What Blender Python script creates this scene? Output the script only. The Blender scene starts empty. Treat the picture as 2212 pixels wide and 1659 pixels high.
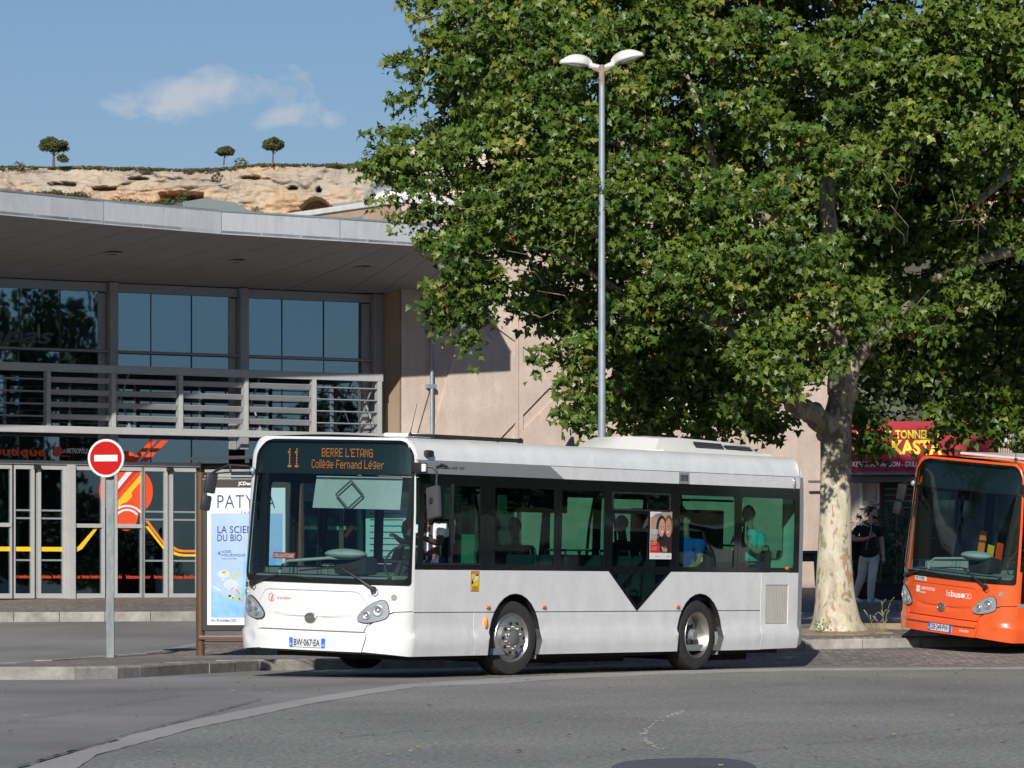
import bpy, bmesh, math, random
import numpy as np
from mathutils import Vector, Matrix, noise as mnoise
from mathutils.geometry import delaunay_2d_cdt
random.seed(7); rng = np.random.default_rng(11)
R = math.radians
SC = bpy.context.scene
COL = SC.collection

# ------------------------------------------------------------------ camera, sky, sun, exposure
FOC = 9415.0; HOR = 1283.0; EYE = 1.02            # focal length and horizon measured on a 2212 px wide copy of the photograph
cam = bpy.data.cameras.new('camera'); cam.lens = 36.0*FOC/2212; cam.sensor_width = 36
cam.shift_y = (HOR-829.5)/2212; cam.clip_start = 1; cam.clip_end = 9000
camo = bpy.data.objects.new('camera', cam); COL.objects.link(camo)
camo.location = (0, 0, EYE); camo.rotation_euler = (R(90), 0, 0); SC.camera = camo
SC.view_settings.view_transform = 'Standard'; SC.view_settings.look = 'None'
SC.view_settings.exposure = 0.0; SC.view_settings.gamma = 1; SC.view_settings.use_curve_mapping = False
SUND = Vector((0.12, 1.0, -0.515)).normalized()
W = bpy.data.worlds.new('World'); SC.world = W; W.use_nodes = True
nt = W.node_tree; N = nt.nodes; L = nt.links
for n in list(N): N.remove(n)
def wn(t, **k):
    n = N.new(t)
    for a, b in k.items(): setattr(n, a, b)
    return n
sky = wn('ShaderNodeTexSky', sky_type='NISHITA', sun_disc=False, altitude=200, air_density=1.0, dust_density=0.6, ozone_density=2.0)
sky.sun_elevation = math.asin(-SUND.z); sky.sun_rotation = math.atan2(-SUND.x, -SUND.y)
bg = wn('ShaderNodeBackground'); bg.inputs[1].default_value = 0.075
out = wn('ShaderNodeOutputWorld')
tint = wn('ShaderNodeMix', data_type='RGBA', blend_type='MULTIPLY'); tint.inputs[0].default_value = 1.0
tint.inputs[7].default_value = (0.67, 0.77, 0.95, 1)
L.new(sky.outputs[0], tint.inputs[6])
# thin fair-weather cloud, fixed to a direction of the sky
tc = wn('ShaderNodeTexCoord'); sx = wn('ShaderNodeSeparateXYZ'); L.new(tc.outputs['Generated'], sx.inputs[0])
def wm(op, a, b=None, c=None, clamp=False):
    n = wn('ShaderNodeMath', operation=op, use_clamp=clamp)
    for i, v in enumerate((a, b, c)):
        if v is None: continue
        if isinstance(v, (int, float)): n.inputs[i].default_value = v
        else: L.new(v, n.inputs[i])
    return n.outputs[0]
ysafe = wm('MAXIMUM', sx.outputs[1], 0.05)
ca = wm('DIVIDE', sx.outputs[0], ysafe); cb = wm('DIVIDE', sx.outputs[2], ysafe)
cxyz = wn('ShaderNodeCombineXYZ'); L.new(ca, cxyz.inputs[0]); L.new(wm('MULTIPLY', cb, 1.5), cxyz.inputs[1])
nz = wn('ShaderNodeTexNoise'); nz.inputs['Scale'].default_value = 75; nz.inputs['Detail'].default_value = 10; nz.inputs['Roughness'].default_value = 0.58; nz.inputs['Distortion'].default_value = 0.5
L.new(cxyz.outputs[0], nz.inputs['Vector'])
nz2 = wn('ShaderNodeTexNoise'); nz2.inputs['Scale'].default_value = 9; nz2.inputs['Detail'].default_value = 5
L.new(cxyz.outputs[0], nz2.inputs['Vector'])
def blob(px, py, rx, ry):
    dx = wm('DIVIDE', wm('SUBTRACT', ca, (px-1106)/FOC), rx/FOC)
    dy = wm('DIVIDE', wm('SUBTRACT', cb, (HOR-py)/FOC), ry/FOC)
    return wm('SUBTRACT', 1.0, wm('ADD', wm('POWER', wm('ABSOLUTE', dx), 2.0), wm('POWER', wm('ABSOLUTE', dy), 2.0)))
m1 = wm('MAXIMUM', wm('MAXIMUM', blob(370, 215, 125, 50), blob(500, 200, 150, 52)), wm('MAXIMUM', blob(585, 190, 70, 48), blob(645, 250, 110, 30)))
m1 = wm('MAXIMUM', m1, -1.0)
dens = wm('ADD', wm('MULTIPLY', m1, 0.62), wm('MULTIPLY', wm('SUBTRACT', nz.outputs[0], 0.5), 3.4))
dens = wm('MULTIPLY', wm('ADD', dens, 0.02, clamp=True), 0.85, clamp=True)
wisp = wm('MULTIPLY', wm('SUBTRACT', nz2.outputs[0], 0.56, clamp=True), 1.4, clamp=True)
dens = wm('MAXIMUM', dens, wm('MULTIPLY', wisp, wm('ADD', 0.3, nz.outputs[0])))
dens = wm('MULTIPLY', wm('MULTIPLY', dens, 0.85), wm('GREATER_THAN', sx.outputs[1], 0.06))
cm = wn('ShaderNodeMix', data_type='RGBA'); L.new(dens, cm.inputs[0]); L.new(tint.outputs[2], cm.inputs[6]); cm.inputs[7].default_value = (7.6, 7.9, 8.4, 1)
L.new(cm.outputs[2], bg.inputs[0]); L.new(bg.outputs[0], out.inputs[0])
sun = bpy.data.lights.new('sun', 'SUN'); sun.energy = 4.8; sun.angle = R(0.53); sun.color = (1.0, 0.95, 0.87)
suno = bpy.data.objects.new('sun', sun); COL.objects.link(suno); suno.rotation_euler = SUND.to_track_quat('-Z', 'Y').to_euler()
suno.location = (-20, -40, 60)
SC.cycles.max_bounces = 10; SC.cycles.transparent_max_bounces = 16; SC.cycles.caustics_reflective = False; SC.cycles.caustics_refractive = False

# ------------------------------------------------------------------ materials
def mat(name, col, rough=0.6, metal=0.0, var=0.08, scale=6.0, bump=0.0, bscale=60.0, coat=0.0, col2=None, fac2=0.5, spec=0.5, detail=6, obj_rand=0.0):
    m = bpy.data.materials.new(name); m.use_nodes = True
    t = m.node_tree; b = t.nodes['Principled BSDF']
    b.inputs['Roughness'].default_value = rough; b.inputs['Metallic'].default_value = metal
    b.inputs['Coat Weight'].default_value = coat; b.inputs['Coat Roughness'].default_value = 0.06
    b.inputs['Specular IOR Level'].default_value = spec
    co = t.nodes.new('ShaderNodeTexCoord')
    n = t.nodes.new('ShaderNodeTexNoise'); n.inputs['Scale'].default_value = scale; n.inputs['Detail'].default_value = detail; n.inputs['Roughness'].default_value = 0.65
    t.links.new(co.outputs['Object'], n.inputs['Vector'])
    r = t.nodes.new('ShaderNodeValToRGB'); c = col
    if col2 is None:
        a1 = tuple(max(0, x*(1-var)) for x in c); a2 = tuple(min(1, x*(1+var)) for x in c)
        r.color_ramp.elements[0].position = 0.3; r.color_ramp.elements[1].position = 0.7
    else:
        a1, a2 = c, col2
        r.color_ramp.elements[0].position = max(0, fac2-0.12); r.color_ramp.elements[1].position = min(1, fac2+0.12)
    r.color_ramp.elements[0].color = (*a1, 1); r.color_ramp.elements[1].color = (*a2, 1)
    t.links.new(n.outputs[0], r.inputs[0]); src = r.outputs[0]
    if obj_rand:
        oi = t.nodes.new('ShaderNodeObjectInfo'); h = t.nodes.new('ShaderNodeHueSaturation')
        mr = t.nodes.new('ShaderNodeMapRange'); mr.inputs[3].default_value = 1-obj_rand; mr.inputs[4].default_value = 1+obj_rand
        t.links.new(oi.outputs['Random'], mr.inputs[0]); t.links.new(mr.outputs[0], h.inputs['Value']); t.links.new(src, h.inputs['Color']); src = h.outputs[0]
    t.links.new(src, b.inputs['Base Color'])
    if bump:
        n2 = t.nodes.new('ShaderNodeTexNoise'); n2.inputs['Scale'].default_value = bscale; n2.inputs['Detail'].default_value = 5
        t.links.new(co.outputs['Object'], n2.inputs['Vector'])
        bp = t.nodes.new('ShaderNodeBump'); bp.inputs['Strength'].default_value = bump; bp.inputs['Distance'].default_value = 0.02
        t.links.new(n2.outputs[0], bp.inputs['Height']); t.links.new(bp.outputs[0], b.inputs['Normal'])
    return m
def emit(name, col, s):
    m = bpy.data.materials.new(name); m.use_nodes = True; b = m.node_tree.nodes['Principled BSDF']
    b.inputs['Base Color'].default_value = (*[x*0.3 for x in col], 1); b.inputs['Emission Color'].default_value = (*col, 1); b.inputs['Emission Strength'].default_value = s
    return m
def glass(name, tintc, refl=1.0, ior=1.5, wav=0.0, wscale=1.2, gcol=(0.92, 0.97, 0.98)):
    m = bpy.data.materials.new(name); m.use_nodes = True; t = m.node_tree
    for n in list(t.nodes): t.nodes.remove(n)
    o = t.nodes.new('ShaderNodeOutputMaterial'); tr = t.nodes.new('ShaderNodeBsdfTransparent'); gl = t.nodes.new('ShaderNodeBsdfGlossy')
    tr.inputs[0].default_value = (*tintc, 1); gl.inputs['Roughness'].default_value = 0.015; gl.inputs[0].default_value = (*gcol, 1)
    fr = t.nodes.new('ShaderNodeFresnel'); fr.inputs[0].default_value = ior
    mx = t.nodes.new('ShaderNodeMixShader'); mu = t.nodes.new('ShaderNodeMath'); mu.operation = 'MULTIPLY'; mu.inputs[1].default_value = refl; mu.use_clamp = True
    ge = t.nodes.new('ShaderNodeNewGeometry'); mr_ = t.nodes.new('ShaderNodeMapRange'); mr_.inputs[3].default_value = ior; mr_.inputs[4].default_value = 1/ior   # a thin pane reflects the same from both sides
    t.links.new(ge.outputs['Backfacing'], mr_.inputs[0]); t.links.new(mr_.outputs[0], fr.inputs[0])
    t.links.new(fr.outputs[0], mu.inputs[0]); t.links.new(mu.outputs[0], mx.inputs[0]); t.links.new(tr.outputs[0], mx.inputs[1]); t.links.new(gl.outputs[0], mx.inputs[2]); t.links.new(mx.outputs[0], o.inputs[0])
    if wav:
        co = t.nodes.new('ShaderNodeTexCoord'); n = t.nodes.new('ShaderNodeTexNoise'); n.inputs['Scale'].default_value = wscale; n.inputs['Detail'].default_value = 1
        bp = t.nodes.new('ShaderNodeBump'); bp.inputs['Strength'].default_value = wav; bp.inputs['Distance'].default_value = 0.05
        t.links.new(co.outputs['Object'], n.inputs['Vector']); t.links.new(n.outputs[0], bp.inputs['Height'])
        t.links.new(bp.outputs[0], gl.inputs['Normal']); t.links.new(bp.outputs[0], fr.inputs['Normal'])
    return m
def asphalt(name, dark, light, speck=0.55, scale=70, stain=0.25, cob=0):
    m = mat(name, dark, 0.85, var=0.1, bump=0.35, bscale=scale*1.3)
    t = m.node_tree; b = t.nodes['Principled BSDF']; co = [n for n in t.nodes if n.type == 'TEX_COORD'][0]
    n1 = t.nodes.new('ShaderNodeTexNoise'); n1.inputs['Scale'].default_value = scale; n1.inputs['Detail'].default_value = 3; n1.inputs['Roughness'].default_value = 0.8
    n2 = t.nodes.new('ShaderNodeTexNoise'); n2.inputs['Scale'].default_value = 0.35; n2.inputs['Detail'].default_value = 7; n2.inputs['Roughness'].default_value = 0.6
    mp = t.nodes.new('ShaderNodeMapping'); mp.inputs['Scale'].default_value = (1, 0.45, 1)
    t.links.new(co.outputs['Object'], n1.inputs['Vector']); t.links.new(co.outputs['Object'], mp.inputs[0]); t.links.new(mp.outputs[0], n2.inputs['Vector'])
    r1 = t.nodes.new('ShaderNodeValToRGB'); r1.color_ramp.elements[0].position = speck-0.17; r1.color_ramp.elements[1].position = speck+0.17
    r1.color_ramp.elements[0].color = (*dark, 1); r1.color_ramp.elements[1].color = (*light, 1); t.links.new(n1.outputs[0], r1.inputs[0])
    r2 = t.nodes.new('ShaderNodeMapRange'); r2.inputs[1].default_value = 0.3; r2.inputs[2].default_value = 0.7; r2.inputs[3].default_value = 1-stain; r2.inputs[4].default_value = 1+stain*0.7
    t.links.new(n2.outputs[0], r2.inputs[0])
    h = t.nodes.new('ShaderNodeHueSaturation'); t.links.new(r2.outputs[0], h.inputs['Value']); t.links.new(r1.outputs[0], h.inputs['Color'])
    src = h.outputs[0]
    if cob:
        v = t.nodes.new('ShaderNodeTexVoronoi'); v.feature = 'DISTANCE_TO_EDGE'; v.inputs['Scale'].default_value = cob; v.inputs['Randomness'].default_value = .55
        v2 = t.nodes.new('ShaderNodeTexVoronoi'); v2.inputs['Scale'].default_value = cob; v2.inputs['Randomness'].default_value = .55
        t.links.new(co.outputs['Object'], v.inputs['Vector']); t.links.new(co.outputs['Object'], v2.inputs['Vector'])
        e = t.nodes.new('ShaderNodeMapRange'); e.inputs[1].default_value = 0; e.inputs[2].default_value = .10; e.inputs[3].default_value = .55; e.inputs[4].default_value = 1; t.links.new(v.outputs['Distance'], e.inputs[0])
        sc2 = t.nodes.new('ShaderNodeSeparateColor'); t.links.new(v2.outputs['Color'], sc2.inputs[0]); e2 = t.nodes.new('ShaderNodeMapRange'); e2.inputs[3].default_value = .7; e2.inputs[4].default_value = 1.35; t.links.new(sc2.outputs[0], e2.inputs[0])
        mm = t.nodes.new('ShaderNodeMath'); mm.operation = 'MULTIPLY'; t.links.new(e.outputs[0], mm.inputs[0]); t.links.new(e2.outputs[0], mm.inputs[1])
        h2 = t.nodes.new('ShaderNodeHueSaturation'); t.links.new(src, h2.inputs['Color']); t.links.new(mm.outputs[0], h2.inputs['Value']); src = h2.outputs[0]
        bp = [n for n in t.nodes if n.type == 'BUMP'][0]; t.links.new(e.outputs[0], bp.inputs['Height']); bp.inputs['Strength'].default_value = .8
    t.links.new(src, b.inputs['Base Color'])
    return m
MT = dict(
    faded=mat('faded_window_lettering', (0.07, 0.10, 0.115), 0.5),
    mirrorgrey=mat('mirror_housing', (0.06, 0.062, 0.066), 0.5),
    asphalt=asphalt('worn_asphalt', (0.19, 0.187, 0.178), (0.32, 0.31, 0.293), 0.55, 60, 0.34),
    asphalt2=asphalt('coarse_asphalt', (0.095, 0.094, 0.088), (0.44, 0.43, 0.385), 0.53, 24, 0.26),
    patch=asphalt('dark_patch', (0.07, 0.074, 0.085), (0.15, 0.155, 0.165), 0.55, 40, 0.3),
    band=asphalt('old_concrete_band', (0.31, 0.30, 0.278), (0.42, 0.405, 0.38), 0.5, 40, 0.2),
    cobble=asphalt('cobble_stone', (0.15, 0.13, 0.115), (0.31, 0.265, 0.235), 0.5, 22, 0.3, 8.5),
    redcobble=asphalt('red_cobble_stone', (0.19, 0.175, 0.162), (0.31, 0.285, 0.262), 0.5, 24, 0.3, 8.5),
    kerb=mat('kerb_stone', (0.29, 0.275, 0.25), 0.85, var=0.22, scale=5, bump=0.4, bscale=40, obj_rand=0.1),
    paintw=mat('white_bus_paint', (0.80, 0.80, 0.79), 0.35, var=0.045, scale=2.2, coat=0.5, bump=0.03, bscale=3),
    paintor=mat('orange_bus_paint', (0.86, 0.115, 0.024), 0.3, var=0.03, scale=2.5, coat=0.6),
    greypaint=mat('grey_bus_paint', (0.25, 0.26, 0.27), 0.4, var=0.03, coat=0.3),
    fritt=mat('black_glass_frit', (0.008, 0.010, 0.010), 0.06, var=0.2, spec=0.5),
    black=mat('black_plastic', (0.018, 0.018, 0.019), 0.45, var=0.2),
    rubber=mat('tyre_rubber', (0.028, 0.027, 0.026), 0.75, var=0.3, scale=20, bump=0.3, bscale=50),
    under=mat('dark_underbody', (0.012, 0.011, 0.010), 0.9),
    chrome=mat('polished_steel', (0.55, 0.54, 0.52), 0.34, 0.9, var=0.15, scale=14),
    rim=mat('dull_rim_metal', (0.5, 0.47, 0.43), 0.38, 0.9, var=0.35, scale=9),
    lampgrey=mat('lamp_housing_grey', (0.36, 0.39, 0.43), 0.3, 0.3, var=0.05, coat=0.6),
    lens=mat('lamp_lens', (0.75, 0.75, 0.72), 0.08, 0.85, var=0.1),
    orange=mat('orange_lens', (0.75, 0.13, 0.02), 0.25, coat=0.5),
    orange2=mat('amber_lens', (0.85, 0.28, 0.02), 0.25, coat=0.5),
    led=emit('led_amber', (1.0, 0.26, 0.035), 0.75),
    leds=mat('unlit_led_panel', (0.010, 0.022, 0.022), 0.5),
    gbus=glass('tinted_green_window', (0.25, 0.52, 0.43), 0.95, 1.52, 0.12, 0.9),
    gwind=glass('windscreen_glass', (0.58, 0.74, 0.72), 1.0, 1.5, 0.08, 0.7),
    gfac=glass('coated_facade_glass', (0.28, 0.40, 0.40), 9.5, 1.52, 0.12, 0.5, (0.56, 0.78, 1.0)),
    gdoor=glass('door_glass', (0.36, 0.46, 0.46), 5.0, 1.52, 0.05, 0.8, (0.6, 0.8, 1.0)),
    gclear=glass('clear_glass', (0.66, 0.80, 0.78), 1.0, 1.5, 0.05, 0.8),
    seat=mat('seat_fabric', (0.03, 0.035, 0.05), 0.9),
    greenint=mat('green_interior_panel', (0.12, 0.30, 0.22), 0.6),
    greyint=mat('grey_interior_panel', (0.2, 0.22, 0.23), 0.6),
    lightint=mat('pale_interior_panel', (0.42, 0.44, 0.43), 0.6),
    yellow=mat('yellow_rail', (0.8, 0.5, 0.02), 0.4),
    alu=mat('grey_aluminium', (0.36, 0.37, 0.39), 0.45, 0.25, var=0.06, scale=3),
    alulight=mat('light_grey_frame', (0.45, 0.45, 0.445), 0.5, 0.1, var=0.07, scale=4, bump=0.05),
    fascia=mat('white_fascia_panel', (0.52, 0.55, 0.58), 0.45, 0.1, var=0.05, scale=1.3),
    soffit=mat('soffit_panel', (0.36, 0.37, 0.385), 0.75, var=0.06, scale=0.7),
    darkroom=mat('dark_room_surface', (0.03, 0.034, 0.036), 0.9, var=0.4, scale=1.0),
    teal=mat('teal_interior_column', (0.10, 0.30, 0.28), 0.5),
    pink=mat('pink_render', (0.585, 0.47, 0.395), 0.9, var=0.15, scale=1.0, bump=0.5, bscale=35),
    groove=mat('render_groove', (0.55, 0.45, 0.375), 0.9, var=0.16, scale=3, bump=0.6, bscale=50),
    coping=mat('white_coping', (0.72, 0.71, 0.68), 0.6),
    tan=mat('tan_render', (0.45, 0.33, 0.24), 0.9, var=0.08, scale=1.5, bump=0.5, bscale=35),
    galv=mat('galvanised_steel', (0.30, 0.345, 0.39), 0.5, 0.3, var=0.12, scale=7),
    polegrey=mat('galvanised_sign_post', (0.20, 0.225, 0.235), 0.6, 0.1, var=0.14, scale=9),
    lampwhite=mat('white_lantern_shell', (0.68, 0.68, 0.66), 0.4, var=0.07, scale=10),
    rust=mat('rusty_steel', (0.30, 0.225, 0.175), 0.8, var=0.4, scale=16),
    signred=mat('sign_red', (0.46, 0.005, 0.004), 0.5, var=0.02, spec=0.2),
    signwhite=mat('sign_white', (0.80, 0.80, 0.78), 0.4, var=0.02),
    brown=mat('brown_shelter_paint', (0.105, 0.055, 0.028), 0.38, var=0.12, coat=0.3),
    darkframe=mat('dark_brown_frame', (0.022, 0.016, 0.014), 0.35, coat=0.3),
    adwhite=mat('poster_white', (0.74, 0.77, 0.86), 0.25, var=0.01),
    adblue=mat('poster_blue', (0.33, 0.47, 0.80), 0.25, col2=(0.42, 0.55, 0.84), fac2=0.5, scale=1.2),
    adblue2=mat('poster_deep_blue', (0.18, 0.42, 0.80), 0.25, col2=(0.34, 0.58, 0.86), fac2=0.5, scale=2.5),
    adink=mat('poster_navy_ink', (0.03, 0.035, 0.12), 0.4),
    bubble=mat('poster_bubble', (0.52, 0.63, 0.84), 0.25),
    leafy=mat('poster_yellow_green', (0.45, 0.55, 0.10), 0.4), petal=mat('poster_petal', (0.75, 0.25, 0.16), 0.4),
    emb=mat('orange_red_decal', (0.80, 0.085, 0.025), 0.5, var=0.02), emb2=mat('dark_red_decal', (0.62, 0.04, 0.02), 0.5, var=0.02),
    embw=mat('white_decal', (0.78, 0.77, 0.80), 0.5), emby=mat('yellow_decal', (0.86, 0.55, 0.03), 0.5, var=0.02), embo=mat('orange_decal', (0.9, 0.24, 0.03), 0.5, var=0.02),
    logored=mat('red_logo_print', (0.60, 0.05, 0.06), 0.5), inkblack=mat('black_print', (0.015, 0.015, 0.018), 0.5), inkwhite=mat('white_print', (0.8, 0.8, 0.8), 0.5),
    inkgrey=mat('grey_print', (0.12, 0.125, 0.13), 0.5), plateblue=mat('plate_blue', (0.03, 0.18, 0.62), 0.4), plate=mat('plate_white', (0.66, 0.68, 0.76), 0.4, var=0.02),
    styellow=mat('sticker_yellow', (0.85, 0.62, 0.02), 0.4), stred=mat('sticker_red', (0.62, 0.03, 0.03), 0.4),
    skin=mat('light_skin', (0.60, 0.34, 0.25), 0.55, var=0.06, scale=12), skin2=mat('dark_skin', (0.10, 0.045, 0.025), 0.5), hair=mat('dark_brown_hair', (0.018, 0.011, 0.008), 0.7, var=0.4, scale=60, bump=0.6, bscale=90),
    shirtb=mat('black_cotton', (0.014, 0.014, 0.017), 0.9, var=0.3), shirtw=mat('white_cotton', (0.74, 0.75, 0.80), 0.85), shirtblue=mat('blue_cotton', (0.03, 0.12, 0.55), 0.85), shirtt=mat('turquoise_cotton', (0.12, 0.70, 0.76), 0.85), shirtd=mat('dark_cotton', (0.03, 0.03, 0.035), 0.9),
    trouser=mat('pale_grey_cotton', (0.72, 0.68, 0.62), 0.9, var=0.09, scale=9, bump=0.3, bscale=12), denim=mat('navy_denim', (0.03, 0.04, 0.09), 0.9),
    shoe=mat('white_leather', (0.72, 0.72, 0.72), 0.5), navy=mat('navy_stripe', (0.02, 0.04, 0.2), 0.5),
    banner=mat('crimson_awning_cloth', (0.33, 0.006, 0.022), 0.7, var=0.06, scale=1.5, bump=0.1, bscale=4), byellow=mat('yellow_lettering', (0.88, 0.68, 0.03), 0.6), bwhite=mat('white_lettering', (0.78, 0.78, 0.76), 0.6),
    salmon=mat('salmon_corrugated_sheet', (0.52, 0.20, 0.145), 0.7, var=0.07), wire=mat('rusty_fence_wire', (0.10, 0.08, 0.065), 0.7),
    beige=mat('beige_render', (0.42, 0.35, 0.27), 0.9, var=0.1, bump=0.3), greyroof=mat('grey_roof_sheet', (0.20, 0.23, 0.24), 0.6, var=0.08), maroon=mat('maroon_cladding', (0.14, 0.03, 0.035), 0.7), foil=mat('silver_duct_foil', (0.42, 0.43, 0.45), 0.5, 0.5, var=0.1, bump=1.0, bscale=8),
    ventgrey=mat('grey_green_ventilator', (0.19, 0.23, 0.235), 0.5, 0.1, var=0.06), cream=mat('cream_plastic', (0.74, 0.73, 0.68), 0.45, var=0.03, coat=0.2),
    planter=mat('black_planter', (0.014, 0.014, 0.015), 0.6), bamboo=mat('bamboo_leaf', (0.03, 0.12, 0.075), 0.55, var=0.4, scale=8), stem=mat('bamboo_stem', (0.20, 0.22, 0.08), 0.6),
    bench=mat('blue_grey_bench', (0.08, 0.10, 0.125), 0.6), shelfd=mat('dark_shopfront', (0.012, 0.011, 0.011), 0.5), shelf=mat('grey_shelf', (0.16, 0.155, 0.15), 0.6), awnbar=mat('grey_awning_bar', (0.16, 0.16, 0.165), 0.5),
    pineleaf=mat('pine_needles', (0.07, 0.085, 0.028), 0.9, var=0.4, scale=0.6), pinebark=mat('pine_bark', (0.14, 0.10, 0.08), 0.95), scrub=mat('garrigue_scrub', (0.075, 0.08, 0.03), 0.95, col2=(0.19, 0.15, 0.08), fac2=0.55, scale=0.12),
    soil=mat('dry_soil', (0.30, 0.235, 0.16), 0.95, var=0.25, scale=9, bump=0.8, bscale=20), drygrass=mat('dry_grass', (0.35, 0.28, 0.14), 0.9), weed=mat('green_weed', (0.10, 0.2, 0.04), 0.8), olive=mat('olive_foliage', (0.10, 0.115, 0.07), 0.9, var=0.5, scale=5), fruit=mat('seed_ball', (0.26, 0.20, 0.06), 0.9),
    twig=mat('twig_bark', (0.20, 0.17, 0.11), 0.9), plastic=mat('torn_clear_film', (0.24, 0.25, 0.22), 0.3),
)

def streaks(m, lo=0.86, hi=1.05, sc=(1.6, 1.6, 0.16)):
    # rain streaks and stains that run down a wall
    t = m.node_tree; b = t.nodes['Principled BSDF']; src = b.inputs['Base Color'].links[0].from_socket; co = [n for n in t.nodes if n.type == 'TEX_COORD'][0]
    mp = t.nodes.new('ShaderNodeMapping'); mp.inputs['Scale'].default_value = sc; n = t.nodes.new('ShaderNodeTexNoise'); n.inputs['Scale'].default_value = 2.2; n.inputs['Detail'].default_value = 8; n.inputs['Roughness'].default_value = .7
    r = t.nodes.new('ShaderNodeMapRange'); r.inputs[1].default_value = .35; r.inputs[2].default_value = .6; r.inputs[3].default_value = lo; r.inputs[4].default_value = hi; h = t.nodes.new('ShaderNodeHueSaturation')
    t.links.new(co.outputs['Object'], mp.inputs[0]); t.links.new(mp.outputs[0], n.inputs['Vector']); t.links.new(n.outputs[0], r.inputs[0]); t.links.new(r.outputs[0], h.inputs['Value']); t.links.new(src, h.inputs['Color']); t.links.new(h.outputs[0], b.inputs['Base Color'])
for k_ in ('pink', 'tan', 'coping'): streaks(MT[k_], 0.93, 1.04)
streaks(MT['fascia'], 0.90, 1.04, (2.5, 2.5, 0.5)); streaks(MT['paintw'], 0.92, 1.03, (1.5, 1.5, 0.9)); streaks(MT['polegrey'], 0.75, 1.15, (6, 6, 1)); streaks(MT['kerb'], 0.75, 1.12, (1, 1, 1))

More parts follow.
